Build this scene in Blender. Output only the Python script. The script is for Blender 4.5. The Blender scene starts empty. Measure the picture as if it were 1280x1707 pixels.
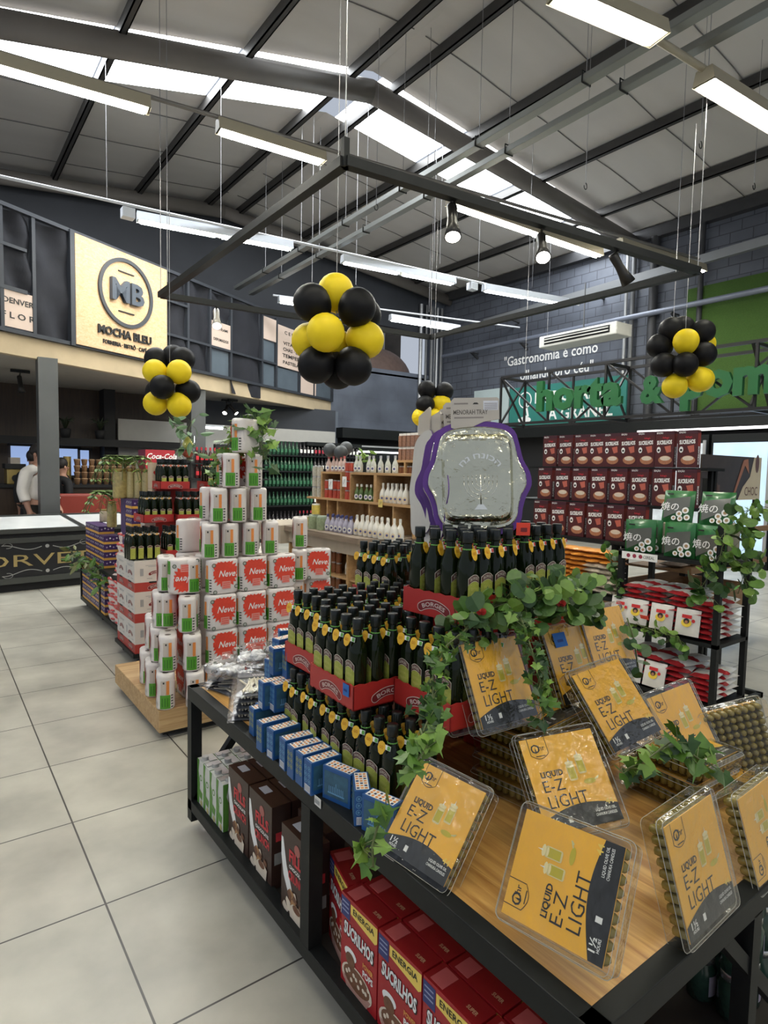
import bpy, math, random
from mathutils import Matrix, Vector, Euler
rnd = random.Random(7)
sc = bpy.context.scene
C = sc.collection
PI = math.pi

# ---------------------------------------------------------------- camera
RX = (0.80215579, 0.02470407, -0.59660354)
RY = (-0.59678021, 0.06661189, -0.79963507)
RZ = (0.01998665, 0.99747309, 0.06817602)
EYE = Vector((0.0, 0.0, 1.52))
FPX = 1026.3753
cam = bpy.data.cameras.new('camera')
cam_o = bpy.data.objects.new('camera', cam)
C.objects.link(cam_o)
cam.sensor_fit = 'HORIZONTAL'
cam.sensor_width = 36.0
cam.lens = FPX / 1280 * 36.0
cam.clip_start = 0.02
cam_o.matrix_world = Matrix(((RX[0], RX[1], RX[2], 0), (RY[0], RY[1], RY[2], 0), (RZ[0], RZ[1], RZ[2], EYE.z), (0, 0, 0, 1)))
sc.camera = cam_o

# ---------------------------------------------------------------- world, exposure, light levels
sc.view_settings.view_transform = 'Standard'
sc.view_settings.look = 'None'
sc.view_settings.gamma = 1
sc.view_settings.use_curve_mapping = False
sc.view_settings.exposure = 1.38
W = bpy.data.worlds.new('world')
sc.world = W
W.use_nodes = True
W.node_tree.nodes['Background'].inputs[0].default_value = (0.78, 0.86, 1.0, 1)
W.node_tree.nodes['Background'].inputs[1].default_value = 0.22
SKY_E = 7.0      # daylight through the roof panels
TUBE_E = 42.0    # lit fluorescent tubes
DIM_E = 7.0      # weaker tubes in the back rows

# the survey: where a line of sight meets a level, or an upright plane of the room
def ray(px, py):
    a = (px - 640.0, 853.5 - py, -FPX)
    return Vector([r[0] * a[0] + r[1] * a[1] + r[2] * a[2] for r in (RX, RY, RZ)])
def onz(px, py, z):
    r = ray(px, py); return EYE + r * ((z - EYE.z) / r.z)
def onx(px, py, x):
    r = ray(px, py); return EYE + r * (x / r.x)
def ony(px, py, y):
    r = ray(px, py); return EYE + r * (y / r.y)

# ---------------------------------------------------------------- materials
_m = {}
def mat(name, col, rough=0.5, metal=0.0, emit=0.0, var=0.0, scale=8.0, bump=0.0, spec=0.5, coat=0.0, trans=0.0, alpha=1.0, ecol=None, stretch=None):
    if name in _m: return _m[name]
    m = bpy.data.materials.new(name); m.use_nodes = True; _m[name] = m
    nt = m.node_tree; b = nt.nodes['Principled BSDF']
    c = (col[0], col[1], col[2], 1)
    b.inputs['Base Color'].default_value = c
    b.inputs['Roughness'].default_value = rough
    b.inputs['Metallic'].default_value = metal
    b.inputs['Specular IOR Level'].default_value = spec
    b.inputs['Coat Weight'].default_value = coat
    b.inputs['Coat Roughness'].default_value = 0.08
    b.inputs['Transmission Weight'].default_value = trans
    b.inputs['Alpha'].default_value = alpha
    if emit:
        b.inputs['Emission Color'].default_value = ((ecol or col) + (1,))[:4] if len(ecol or col) == 3 else (ecol or col)
        b.inputs['Emission Strength'].default_value = emit
    tc = nt.nodes.new('ShaderNodeTexCoord')
    mp = nt.nodes.new('ShaderNodeMapping')
    nt.links.new(tc.outputs['Object'], mp.inputs[0])
    if stretch: mp.inputs['Scale'].default_value = stretch
    nz = nt.nodes.new('ShaderNodeTexNoise'); nz.inputs['Scale'].default_value = scale; nz.inputs['Detail'].default_value = 4
    nt.links.new(mp.outputs[0], nz.inputs['Vector'])
    v = var if var else 0.06
    mx = nt.nodes.new('ShaderNodeMix'); mx.data_type = 'RGBA'
    mx.inputs[6].default_value = tuple(max(0, x * (1 - v)) for x in col[:3]) + (1,)
    mx.inputs[7].default_value = tuple(min(1, x * (1 + v)) for x in col[:3]) + (1,)
    nt.links.new(nz.outputs['Fac'], mx.inputs[0])
    nt.links.new(mx.outputs[2], b.inputs['Base Color'])
    if bump:
        bp = nt.nodes.new('ShaderNodeBump'); bp.inputs['Strength'].default_value = bump; bp.inputs['Distance'].default_value = 0.02
        nt.links.new(nz.outputs['Fac'], bp.inputs['Height']); nt.links.new(bp.outputs[0], b.inputs['Normal'])
    return m

def film(name, tint=(1, 1, 1), gloss=0.3, rough=0.08, bump=0.5, scale=25.0):
    # clear wrinkled plastic film: see-through with a fresnel sheen
    if name in _m: return _m[name]
    m = bpy.data.materials.new(name); m.use_nodes = True; _m[name] = m
    nt = m.node_tree; nt.nodes.clear()
    out = nt.nodes.new('ShaderNodeOutputMaterial')
    tr = nt.nodes.new('ShaderNodeBsdfTransparent'); tr.inputs[0].default_value = (*tint, 1)
    gl = nt.nodes.new('ShaderNodeBsdfGlossy'); gl.inputs['Roughness'].default_value = rough
    lw = nt.nodes.new('ShaderNodeLayerWeight'); lw.inputs[0].default_value = gloss
    mx = nt.nodes.new('ShaderNodeMixShader')
    tc = nt.nodes.new('ShaderNodeTexCoord')
    nz = nt.nodes.new('ShaderNodeTexNoise'); nz.inputs['Scale'].default_value = scale; nz.inputs['Detail'].default_value = 3
    bp = nt.nodes.new('ShaderNodeBump'); bp.inputs['Strength'].default_value = bump; bp.inputs['Distance'].default_value = 0.01
    nt.links.new(tc.outputs['Object'], nz.inputs[0]); nt.links.new(nz.outputs['Fac'], bp.inputs['Height'])
    nt.links.new(bp.outputs[0], gl.inputs['Normal']); nt.links.new(bp.outputs[0], lw.inputs['Normal'])
    nt.links.new(lw.outputs['Facing'], mx.inputs[0]); nt.links.new(tr.outputs[0], mx.inputs[1]); nt.links.new(gl.outputs[0], mx.inputs[2])
    nt.links.new(mx.outputs[0], out.inputs[0])
    return m

def brickmat(name, c1, c2, cm, bw, rh, ms, off, axes, shift, rough=0.5, bump=0.3, stain=0.12, nscale=1.3):
    m = bpy.data.materials.new(name); m.use_nodes = True; _m[name] = m
    nt = m.node_tree; b = nt.nodes['Principled BSDF']; b.inputs['Roughness'].default_value = rough
    g = nt.nodes.new('ShaderNodeNewGeometry'); s = nt.nodes.new('ShaderNodeSeparateXYZ'); cb = nt.nodes.new('ShaderNodeCombineXYZ')
    nt.links.new(g.outputs['Position'], s.inputs[0])
    for i, ax in enumerate(axes):
        ad = nt.nodes.new('ShaderNodeMath'); ad.operation = 'SUBTRACT'; ad.inputs[1].default_value = shift[i]
        nt.links.new(s.outputs[ax], ad.inputs[0]); nt.links.new(ad.outputs[0], cb.inputs[i])
    br = nt.nodes.new('ShaderNodeTexBrick'); br.offset = off; br.inputs['Scale'].default_value = 1
    br.inputs['Color1'].default_value = (*c1, 1); br.inputs['Color2'].default_value = (*c2, 1); br.inputs['Mortar'].default_value = (*cm, 1)
    br.inputs['Mortar Size'].default_value = ms; br.inputs['Brick Width'].default_value = bw; br.inputs['Row Height'].default_value = rh
    br.inputs['Mortar Smooth'].default_value = 0.1
    nt.links.new(cb.outputs[0], br.inputs['Vector'])
    nz = nt.nodes.new('ShaderNodeTexNoise'); nz.inputs['Scale'].default_value = nscale; nz.inputs['Detail'].default_value = 6
    nt.links.new(cb.outputs[0], nz.inputs['Vector'])
    mr = nt.nodes.new('ShaderNodeMapRange'); mr.inputs[1].default_value = 0.3; mr.inputs[2].default_value = 0.7
    mr.inputs[3].default_value = 1 - stain; mr.inputs[4].default_value = 1 + stain
    nt.links.new(nz.outputs['Fac'], mr.inputs[0])
    mu = nt.nodes.new('ShaderNodeVectorMath'); mu.operation = 'SCALE'
    nt.links.new(br.outputs['Color'], mu.inputs[0]); nt.links.new(mr.outputs[0], mu.inputs['Scale'])
    nt.links.new(mu.outputs[0], b.inputs['Base Color'])
    bp = nt.nodes.new('ShaderNodeBump'); bp.inputs['Strength'].default_value = bump; bp.inputs['Distance'].default_value = 0.004; bp.invert = True
    nt.links.new(br.outputs['Fac'], bp.inputs['Height']); nt.links.new(bp.outputs[0], b.inputs['Normal'])
    return m

def woodmat(name, c1, c2, scale=3.0, axis=0, rough=0.45):
    if name in _m: return _m[name]
    m = bpy.data.materials.new(name); m.use_nodes = True; _m[name] = m
    nt = m.node_tree; b = nt.nodes['Principled BSDF']; b.inputs['Roughness'].default_value = rough
    tc = nt.nodes.new('ShaderNodeTexCoord'); mp = nt.nodes.new('ShaderNodeMapping')
    sv = [14.0, 14.0, 14.0]; sv[axis] = 0.9
    mp.inputs['Scale'].default_value = [x * scale / 3 for x in sv]
    nt.links.new(tc.outputs['Object'], mp.inputs[0])
    nz = nt.nodes.new('ShaderNodeTexNoise'); nz.inputs['Scale'].default_value = 2.2; nz.inputs['Detail'].default_value = 7; nz.inputs['Distortion'].default_value = 1.2
    nt.links.new(mp.outputs[0], nz.inputs[0])
    cr = nt.nodes.new('ShaderNodeValToRGB'); cr.color_ramp.elements[0].position = 0.3; cr.color_ramp.elements[1].position = 0.7
    cr.color_ramp.elements[0].color = (*c1, 1); cr.color_ramp.elements[1].color = (*c2, 1)
    nt.links.new(nz.outputs['Fac'], cr.inputs[0]); nt.links.new(cr.outputs[0], b.inputs['Base Color'])
    bp = nt.nodes.new('ShaderNodeBump'); bp.inputs['Strength'].default_value = 0.15; bp.inputs['Distance'].default_value = 0.005
    nt.links.new(nz.outputs['Fac'], bp.inputs['Height']); nt.links.new(bp.outputs[0], b.inputs['Normal'])
    return m

BLACK = mat('black_steel', (0.011, 0.0125, 0.0125), 0.5, 0.2, var=0.3, scale=30, spec=0.3)
WHITE = mat('white_paint', (0.8, 0.8, 0.78), 0.5)
INK = mat('black_ink', (0.012, 0.012, 0.012), 0.5)
WINK = mat('white_ink', (0.85, 0.85, 0.83), 0.5)
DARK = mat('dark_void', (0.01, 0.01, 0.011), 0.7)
GREY = mat('grey_steel', (0.16, 0.165, 0.17), 0.45, 0.4)
LGREY = mat('pale_steel', (0.45, 0.46, 0.47), 0.4, 0.5)

# ---------------------------------------------------------------- mesh builder
def F(o, u, v):
    o = Vector(o); u = Vector(u).normalized(); v = Vector(v); v = (v - u * v.dot(u)).normalized(); n = u.cross(v)
    return Matrix(((u.x, v.x, n.x, o.x), (u.y, v.y, n.y, o.y), (u.z, v.z, n.z, o.z), (0, 0, 0, 1)))
def T(x, y, z, rz=0.0): return Matrix.Translation((x, y, z)) @ Matrix.Rotation(rz, 4, 'Z')
_txt = {}
def text_geo(s, size, ex, bold):
    k = (s, size, ex, bold)
    if k not in _txt:
        cu = bpy.data.curves.new('t', 'FONT'); cu.body = s; cu.size = size; cu.extrude = ex; cu.offset = bold; cu.resolution_u = 2
        o = bpy.data.objects.new('t', cu); C.objects.link(o)
        dg = bpy.context.evaluated_depsgraph_get(); dg.update()
        me = bpy.data.meshes.new_from_object(o.evaluated_get(dg))
        vs = [tuple(v.co) for v in me.vertices]; fs = [tuple(p.vertices) for p in me.polygons]
        bpy.data.objects.remove(o); bpy.data.curves.remove(cu); bpy.data.meshes.remove(me)
        _txt[k] = (vs, fs)
    return _txt[k]

class B:
    def __init__(s): s.v = []; s.f = []; s.mi = []; s.sm = []; s.ms = []; s.M = Matrix()
    def add(s, vs, fs, m, smooth=False, M=None):
        M = s.M @ M if M is not None else s.M
        if m not in s.ms: s.ms.append(m)
        k = s.ms.index(m); n = len(s.v)
        s.v += [tuple(M @ Vector(v)) for v in vs]
        for f in fs: s.f.append(tuple(i + n for i in f)); s.mi.append(k); s.sm.append(smooth)
        return s
    def box(s, c, d, m, M=None):
        x, y, z = c; a, b, e = d[0] / 2, d[1] / 2, d[2] / 2
        vs = [(x + i * a, y + j * b, z + k * e) for k in (-1, 1) for j in (-1, 1) for i in (-1, 1)]
        return s.add(vs, [(0, 2, 3, 1), (4, 5, 7, 6), (0, 1, 5, 4), (2, 6, 7, 3), (0, 4, 6, 2), (1, 3, 7, 5)], m, False, M)
    def b2(s, p, q, m, M=None):
        return s.box([(p[i] + q[i]) / 2 for i in range(3)], [abs(q[i] - p[i]) for i in range(3)], m, M)
    def poly(s, pts, m, M=None, z=0.0):
        return s.add([(p[0], p[1], p[2] if len(p) > 2 else z) for p in pts], [tuple(range(len(pts)))], m, False, M)
    def rect(s, x0, y0, x1, y1, m, M=None, z=0.0): return s.poly([(x0, y0), (x1, y0), (x1, y1), (x0, y1)], m, M, z)
    def disc(s, x, y, r, m, M=None, z=0.0, n=16, ry=None, a0=0, a1=2 * PI):
        ry = ry or r
        return s.poly([(x + r * math.cos(a0 + (a1 - a0) * i / n), y + ry * math.sin(a0 + (a1 - a0) * i / n)) for i in range(n + (a1 - a0 < 6.28))], m, M, z)
    def ring(s, x, y, r, w, m, M=None, z=0.0, n=32, ry=None, a0=0, a1=2 * PI, th=0):
        ry = ry or r; vs = []; fs = []
        for i in range(n + 1):
            a = a0 + (a1 - a0) * i / n
            for q, h in ((r, ry), (r - w, ry - w)): vs.append((x + q * math.cos(a), y + h * math.sin(a), z + th))
        for i in range(n): fs.append((2 * i, 2 * i + 2, 2 * i + 3, 2 * i + 1))
        if th:
            k = len(vs); vs += [(p[0], p[1], z) for p in vs]
            for i in range(n):
                fs.append((k + 2 * i, k + 2 * i + 2, 2 * i + 2, 2 * i)); fs.append((2 * i + 1, 2 * i + 3, k + 2 * i + 3, k + 2 * i + 1))
        return s.add(vs, fs, m, False, M)
    def line(s, pts, w, m, M=None, z=0.0):
        # flat stroke in the local plane
        vs = []; fs = []
        for i, p in enumerate(pts):
            a = Vector(pts[max(i - 1, 0)][:2]); b = Vector(pts[min(i + 1, len(pts) - 1)][:2]); d = (b - a).normalized(); n = Vector((-d.y, d.x)) * w / 2
            vs += [(p[0] + n.x, p[1] + n.y, z), (p[0] - n.x, p[1] - n.y, z)]
        for i in range(len(pts) - 1): fs.append((2 * i, 2 * i + 1, 2 * i + 3, 2 * i + 2))
        return s.add(vs, fs, m, False, M)
    def prism(s, pts, z0, z1, m, M=None, side=None, smooth=False):
        n = len(pts)
        s.add([(p[0], p[1], z) for z in (z0, z1) for p in pts], [tuple(range(n - 1, -1, -1)), tuple(range(n, 2 * n))], m, False, M)
        return s.add([(p[0], p[1], z) for z in (z0, z1) for p in pts], [(i, (i + 1) % n, n + (i + 1) % n, n + i) for i in range(n)], side or m, smooth, M)
    def cyl(s, a, b, r, m, r1=None, n=12, M=None, caps=True):
        a = Vector(a); b = Vector(b); r1 = r if r1 is None else r1
        d = (b - a).normalized(); u = d.orthogonal().normalized(); w = d.cross(u); vs = []
        for p, q in ((a, r), (b, r1)):
            for i in range(n):
                t = 2 * PI * i / n; vs.append(tuple(p + (u * math.cos(t) + w * math.sin(t)) * q))
        s.add(vs, [(i, (i + 1) % n, n + (i + 1) % n, n + i) for i in range(n)], m, n > 6, M)
        if caps: s.add(vs, [tuple(range(n - 1, -1, -1)), tuple(range(n, 2 * n))], m, False, M)
        return s
    def bar(s, a, b, w, m, h=None, M=None, up=(0, 0, 1)):
        a = Vector(a); b = Vector(b); d = (b - a); L = d.length; d.normalize(); up = Vector(up)
        if abs(d.dot(up)) > 0.98: up = Vector((0, 1, 0))
        u = d.cross(up).normalized(); v = u.cross(d); h = h or w
        X = Matrix(((d.x, u.x, v.x, a.x), (d.y, u.y, v.y, a.y), (d.z, u.z, v.z, a.z), (0, 0, 0, 1)))
        return s.box((L / 2, 0, 0), (L, w, h), m, X if M is None else M @ X)
    def tube(s, pts, r, m, n=6, M=None):
        vs = []; fs = []; N = len(pts); P = [Vector(p) for p in pts]; u = None
        for i, p in enumerate(P):
            d = (P[min(i + 1, N - 1)] - P[max(i - 1, 0)]).normalized()
            u = d.orthogonal().normalized() if u is None else (u - d * u.dot(d)).normalized()
            w = d.cross(u); q = r[i] if isinstance(r, (list, tuple)) else r
            for k in range(n):
                t = 2 * PI * k / n; vs.append(tuple(p + (u * math.cos(t) + w * math.sin(t)) * q))
        for i in range(N - 1):
            for k in range(n): fs.append((i * n + k, i * n + (k + 1) % n, (i + 1) * n + (k + 1) % n, (i + 1) * n + k))
        fs += [tuple(range(n - 1, -1, -1)), tuple((N - 1) * n + k for k in range(n))]
        return s.add(vs, fs, m, True, M)
    def lathe(s, prof, m, n=16, M=None, sx=1.0, sy=1.0, smooth=True):
        vs = []; fs = []; N = len(prof)
        for r, z in prof:
            for k in range(n):
                t = 2 * PI * k / n; vs.append((r * math.cos(t) * sx, r * math.sin(t) * sy, z))
        for i in range(N - 1):
            for k in range(n): fs.append((i * n + k, i * n + (k + 1) % n, (i + 1) * n + (k + 1) % n, (i + 1) * n + k))
        fs += [tuple(range(n - 1, -1, -1)), tuple((N - 1) * n + k for k in range(n))]
        return s.add(vs, fs, m, smooth, M)
    def loft(s, rings, m, M=None, smooth=True, caps=True):
        vs = []; fs = []; n = len(rings[0]); N = len(rings)
        for R in rings: vs += [tuple(p) for p in R]
        for i in range(N - 1):
            for k in range(n): fs.append((i * n + k, i * n + (k + 1) % n, (i + 1) * n + (k + 1) % n, (i + 1) * n + k))
        if caps: fs += [tuple(range(n - 1, -1, -1)), tuple((N - 1) * n + k for k in range(n))]
        return s.add(vs, fs, m, smooth, M)
    def text(s, st, size, m, M=None, x=0.0, y=0.0, z=0.0, ex=0.0, bold=0.0, al='c', warp=None, sx=1.0, fit=None, rot=0.0, shear=0.0):
        vs, fs = text_geo(st, 1.0, ex / size if ex else 0.0, bold)
        if not vs: return s
        x0 = min(v[0] for v in vs); x1 = max(v[0] for v in vs)
        k = size * sx
        if fit: k = fit / (x1 - x0)
        o = {'c': (x0 + x1) / 2, 'l': x0, 'r': x1}[al]; out = []
        cr, sr = math.cos(rot), math.sin(rot)
        for v in vs:
            a = (v[0] - o) * k + v[1] * shear * size; b = v[1] * size; c = v[2] * size + z + ex
            a, b = x + a * cr - b * sr, y + a * sr + b * cr
            out.append(warp(a, b, c) if warp else (a, b, c))
        return s.add(out, fs, m, False, M)
    def blob(s, c, r, m, M=None, n=10, k=6, jit=0.0):
        vs = []; fs = []
        R = r if isinstance(r, (tuple, list)) else (r, r, r)
        for i in range(1, k):
            a = PI * i / k
            for j in range(n):
                t = 2 * PI * j / n; q = 1 + rnd.uniform(-jit, jit)
                vs.append((c[0] + R[0] * math.sin(a) * math.cos(t) * q, c[1] + R[1] * math.sin(a) * math.sin(t) * q, c[2] + R[2] * math.cos(a) * q))
        for i in range(k - 2):
            for j in range(n): fs.append((i * n + j, (i + 1) * n + j, (i + 1) * n + (j + 1) % n, i * n + (j + 1) % n))
        t = len(vs); vs += [(c[0], c[1], c[2] + R[2]), (c[0], c[1], c[2] - R[2])]
        for j in range(n): fs.append((j, (j + 1) % n, t)); fs.append(((k - 2) * n + (j + 1) % n, (k - 2) * n + j, t + 1))
        return s.add(vs, fs, m, True, M)
    def ob(s, name, parent=None, M=None, bev=0.0, seg=2):
        me = bpy.data.meshes.new(name); me.from_pydata(s.v, [], s.f)
        for m in s.ms: me.materials.append(m)
        me.polygons.foreach_set('material_index', s.mi); me.polygons.foreach_set('use_smooth', s.sm); me.update()
        o = bpy.data.objects.new(name, me); C.objects.link(o)
        if parent: o.parent = parent
        if M is not None: o.matrix_local = M
        if bev:
            d = o.modifiers.new('bevel', 'BEVEL'); d.width = bev; d.segments = seg; d.limit_method = 'ANGLE'; d.angle_limit = 0.7
        return o

def tag(o, label, cat, group=None, kind=None):
    o['label'] = label; o['category'] = cat
    if group: o['group'] = group
    if kind: o['kind'] = kind
    return o
def thing(name, label, cat, M=None, group=None):
    o = bpy.data.objects.new(name, None); C.objects.link(o); o.empty_display_size = 0.05
    if M is not None: o.matrix_world = M
    return tag(o, label, cat, group)
def struct(o):
    o['kind'] = 'structure'; return o
KIDS = {}
def dup(root, label, M, group=None):
    r = root.copy(); C.objects.link(r); r.matrix_world = M; r['label'] = label
    if group: r['group'] = group
    if root.name not in KIDS: KIDS[root.name] = [(c, list(c.children)) for c in root.children]
    for ch, gs in KIDS[root.name]:
        c = ch.copy(); C.objects.link(c); c.parent = r
        for g in gs:
            d = g.copy(); C.objects.link(d); d.parent = c
    return r
class Kit:
    # first use hands out the original, later uses hand out copies
    def __init__(s, make): s.make = make; s.o = None
    def put(s, label, M, group=None):
        if s.o is None:
            s.o = s.make(); s.o.matrix_world = M; s.o['label'] = label
            if group: s.o['group'] = group
            return s.o
        return dup(s.o, label, M, group)
ORD = ['first', 'second', 'third', 'fourth', 'fifth', 'sixth', 'seventh', 'eighth', 'ninth', 'tenth', 'eleventh', 'twelfth', 'thirteenth', 'fourteenth', 'fifteenth', 'sixteenth', 'seventeenth', 'eighteenth', 'nineteenth', 'twentieth', 'twenty-first', 'twenty-second', 'twenty-third', 'twenty-fourth', 'twenty-fifth', 'twenty-sixth', 'twenty-seventh', 'twenty-eighth', 'twenty-ninth', 'thirtieth']
def arc_warp(R, cx=0.0, cy=0.0):
    # bends a baseline upward in the middle on a circle of radius R
    def w(a, b, c):
        t = a / R; return (cx + (R + b) * math.sin(t), cy - R + (R + b) * math.cos(t), c)
    return w
def oval(x, y, rx, ry, n=16): return [(x + rx * math.cos(2 * PI * i / n), y + ry * math.sin(2 * PI * i / n)) for i in range(n)]
def rrect(w, h, r, n=4):
    P = []
    for sx, sy, a0 in ((1, 1, 0), (-1, 1, 90), (-1, -1, 180), (1, -1, 270)):
        for i in range(n + 1):
            a = math.radians(a0 + 90 * i / n); P.append((sx * (w / 2 - r) + r * math.cos(a), sy * (h / 2 - r) + r * math.sin(a)))
    return P
# ================================================================ THE SETTING
XR, YB, RIDGE, ZR, ZE = 12.0, 13.4, 5.33, 7.25, 6.52
SL = (ZR - ZE) / (XR - RIDGE)
def rz(x): return ZR - SL * abs(x - RIDGE)
FLOOR = brickmat('floor_tiles', (0.445, 0.43, 0.37), (0.42, 0.40, 0.345), (0.05, 0.045, 0.04), 0.6, 0.6, 0.0035, 0.0, ('X', 'Y'), (0.466 - 0.6 * 30, 0.392 - 0.6 * 30), rough=0.36, stain=0.22, nscale=3.0, bump=0.2)
struct(B().box((4, 5, -0.05), (26, 24, 0.1), FLOOR).ob('floor'))
WBLK = brickmat('painted_blocks', (0.11, 0.122, 0.152), (0.10, 0.112, 0.14), (0.05, 0.056, 0.07), 0.40, 0.20, 0.009, 0.5, ('Y', 'Z'), (-40, -2), rough=0.6, stain=0.2, bump=0.6)
WBACK = brickmat('painted_render', (0.10, 0.115, 0.148), (0.098, 0.112, 0.144), (0.088, 0.1, 0.128), 1.2, 0.6, 0.006, 0.5, ('X', 'Z'), (-40, -2), rough=0.6, stain=0.28, nscale=1.2, bump=0.15)
struct(B().b2((XR, -4, 0), (XR + 0.2, YB + 0.2, 6.6), WBLK).ob('wall_right'))
w = B()
w.b2((-1.4, YB, 0), (9.25, YB + 0.2, 2.9), WBACK); w.b2((9.25, YB, 0), (XR, YB + 0.2, 4.2), WBACK); w.b2((11.55, YB, 4.2), (XR, YB + 0.2, 6.6), WBACK)
w.b2((8.2, YB, 2.9), (9.25, YB + 0.2, 4.2), WBACK)
UPW = mat('upper_wall_paint', (0.033, 0.037, 0.046), 0.65, var=0.4, scale=1.2, bump=0.2)
w.b2((-1.4, YB + 0.02, 2.9), (8.2, YB + 0.2, 6.0), UPW); w.b2((8.2, YB + 0.02, 5.35), (11.55, YB + 0.2, 6.0), UPW)
w.add([(-1.4, YB + .02, 6.0), (XR, YB + .02, 6.0), (XR, YB + .02, 6.5), (RIDGE, YB + .02, 7.25), (-1.4, YB + .02, 6.5)], [(0, 1, 2, 3, 4)], UPW)
struct(w.ob('wall_back'))
INS = mat('roof_insulation', (0.56, 0.54, 0.52), 0.55, var=0.12, scale=1.3, bump=0.6, stretch=(0.35, 1.6, 1))
def roofband(y0, y1, xa, xb, m, b):
    b.add([(xa, y0, rz(xa)), (xb, y0, rz(xb)), (xb, y1, rz(xb)), (xa, y1, rz(xa))], [(0, 1, 2, 3)], m)
def sky0(x): return 7.62 + .24 * max(0, RIDGE - x)
def sky1(x): return 8.92 + .24 * max(0, RIDGE - x)
r = B()
for xa, xb in ((-1.6, RIDGE), (RIDGE, XR + 0.1)):
    for e0, e1 in ((lambda x: -5, sky0), (sky1, lambda x: YB + .2)):
        r.add([(xa, e0(xa), rz(xa)), (xb, e0(xb), rz(xb)), (xb, e1(xb), rz(xb)), (xa, e1(xa), rz(xa))], [(0, 1, 2, 3)], INS)
    if xa < 0: r.add([(xa, sky0(xa), rz(xa)), (.3, sky0(.3), rz(.3)), (.3, sky1(.3), rz(.3)), (xa, sky1(xa), rz(xa))], [(0, 1, 2, 3)], INS)
roof = struct(r.ob('ceiling'))
SKY = mat('daylit_polycarbonate', (0.9, 0.95, 1.0), 0.4, emit=SKY_E, ecol=(0.93, 0.97, 1.0))
for xa, xb in ((0.3, 2.0), (2.1, 3.5), (3.6, 5.2), (5.5, 7.2), (7.3, 8.9), (9.0, 10.6), (10.7, 11.9)):
    s = B(); s.add([(xa, sky0(xa), rz(xa)), (xb, sky0(xb), rz(xb)), (xb, sky1(xb), rz(xb)), (xa, sky1(xa), rz(xa))], [(0, 1, 2, 3)], SKY)
    s.ob('skylight_panel', roof)
STEEL = mat('roof_steel', (0.06, 0.058, 0.056), 0.5, 0.3, var=0.3, scale=3)
for x in (0.3, 2.05, 3.55, 4.98, 5.68, 7.25, 8.95, 10.65, 11.9):
    s = B(); z = rz(x) - 0.02
    s.b2((x - 0.035, -5, z - 0.15), (x - 0.02, YB, z), STEEL); s.b2((x - 0.035, -5, z - 0.15), (x + 0.045, YB, z - 0.135), STEEL); s.b2((x + 0.03, -5, z - 0.15), (x + 0.045, YB, z - 0.10), STEEL)
    s.ob('purlin', roof)
RAF = mat('rafter_paint', (0.17, 0.155, 0.14), 0.55, 0.1, var=0.25, scale=2)
for ys_, rr in (((9.05, 7.66, 7.46), 0.145), ((13.2, 13.15, 13.15), 0.12), ((-1.8, -2.5, -2.7), 0.14)):
    s = B(); n = 14
    for xa, xb, ya, yb in ((-1.5, RIDGE, ys_[0], ys_[1]), (RIDGE, XR - 0.02, ys_[1], ys_[2])):
        R = []
        for x, y in ((xa, ya), (xb, yb)):
            zc = rz(x) - 0.09 - rr * 1.15
            R.append([(x, y + rr * 0.8 * math.cos(2 * PI * k / n), zc + rr * 1.15 * math.sin(2 * PI * k / n)) for k in range(n)])
        s.loft(R, RAF)
    s.ob('rafter', roof)
# foil sheet laps and sag lines of the roof lining
SEAM = mat('lining_seam', (0.16, 0.155, 0.15), 0.6)
s = B()
for i in range(14):
    y = -3.2 + i * 1.22
    if 7.5 < y < 10.2: continue
    for xa, xb in ((-1.4, RIDGE - .1), (RIDGE + .1, XR - 0.1)):
        n = 14; pts = []
        for k in range(n + 1):
            x = xa + (xb - xa) * k / n; pts.append((x, y + 0.012 * math.sin(k * 1.7 + i), rz(x) - 0.012))
        s.tube(pts, 0.007, SEAM, 4)
s.ob('lining_seam', roof)
# gable end: eaves beam and the boxed strip of the right wall
BEAM = mat('eaves_beam_paint', (0.045, 0.046, 0.05), 0.5, 0.2, var=0.3)
struct(B().b2((XR - 0.16, -4, 6.28), (XR, YB, 6.5), BEAM).ob('trim_1'))
# column stubs and conduits climbing the right wall
s = B()
for y, m, r_ in ((7.0, BEAM, .09), (7.45, GREY, .05), (7.6, LGREY, .035), (6.05, BEAM, .05)):
    s.cyl((XR - .1, y, 0), (XR - .1, y, 6.3), r_, m)
struct(s.ob('trim_2'))
s = B()
for i, x in enumerate((11.1, 11.3, 11.5, 11.7, 11.86)):
    s.cyl((x, YB - .06, 2.4), (x, YB - .06, 6.1), 0.035 if i % 2 else 0.05, (LGREY if i % 3 == 0 else GREY))
struct(s.ob('trim_3'))
# dado beam along the right wall and the horizontal pipe on brackets
s = B(); s.cyl((XR - .28, 2.0, 4.78), (XR - .28, YB - .3, 4.72), .055, mat('painted_pipe', (0.16, 0.18, 0.23), .4, .2), n=12)
pr = tag(s.ob('wall_pipe'), 'thick blue-grey pipe running level along the right block wall on brackets', 'pipe')
for y in (6.5, 8.6, 10.3, 12.0):
    b_ = B(); b_.bar((XR - .28, y, 4.7), (XR, y, 4.55), .05, BEAM); b_.bar((XR - .3, y, 4.68), (XR, y, 4.68), .03, BEAM); b_.ob('bracket', pr)
s = B(); s.bar((XR - .5, 1.2, 5.62), (XR - .5, 11.3, 5.30), .10, mat('light_rail_paint', (0.2, 0.21, 0.22), .4, .2), h=.16)
bm = tag(s.ob('wall_beam'), 'long dark steel beam crossing high in front of the block wall above the pipe', 'beam')
for y, z in ((4.5, 5.53), (8.2, 5.4), (10.6, 5.32)):
    b_ = B(); b_.bar((XR - .5, y, z), (XR, y, z - .05), .05, BEAM); b_.ob('bracket', bm)
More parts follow.
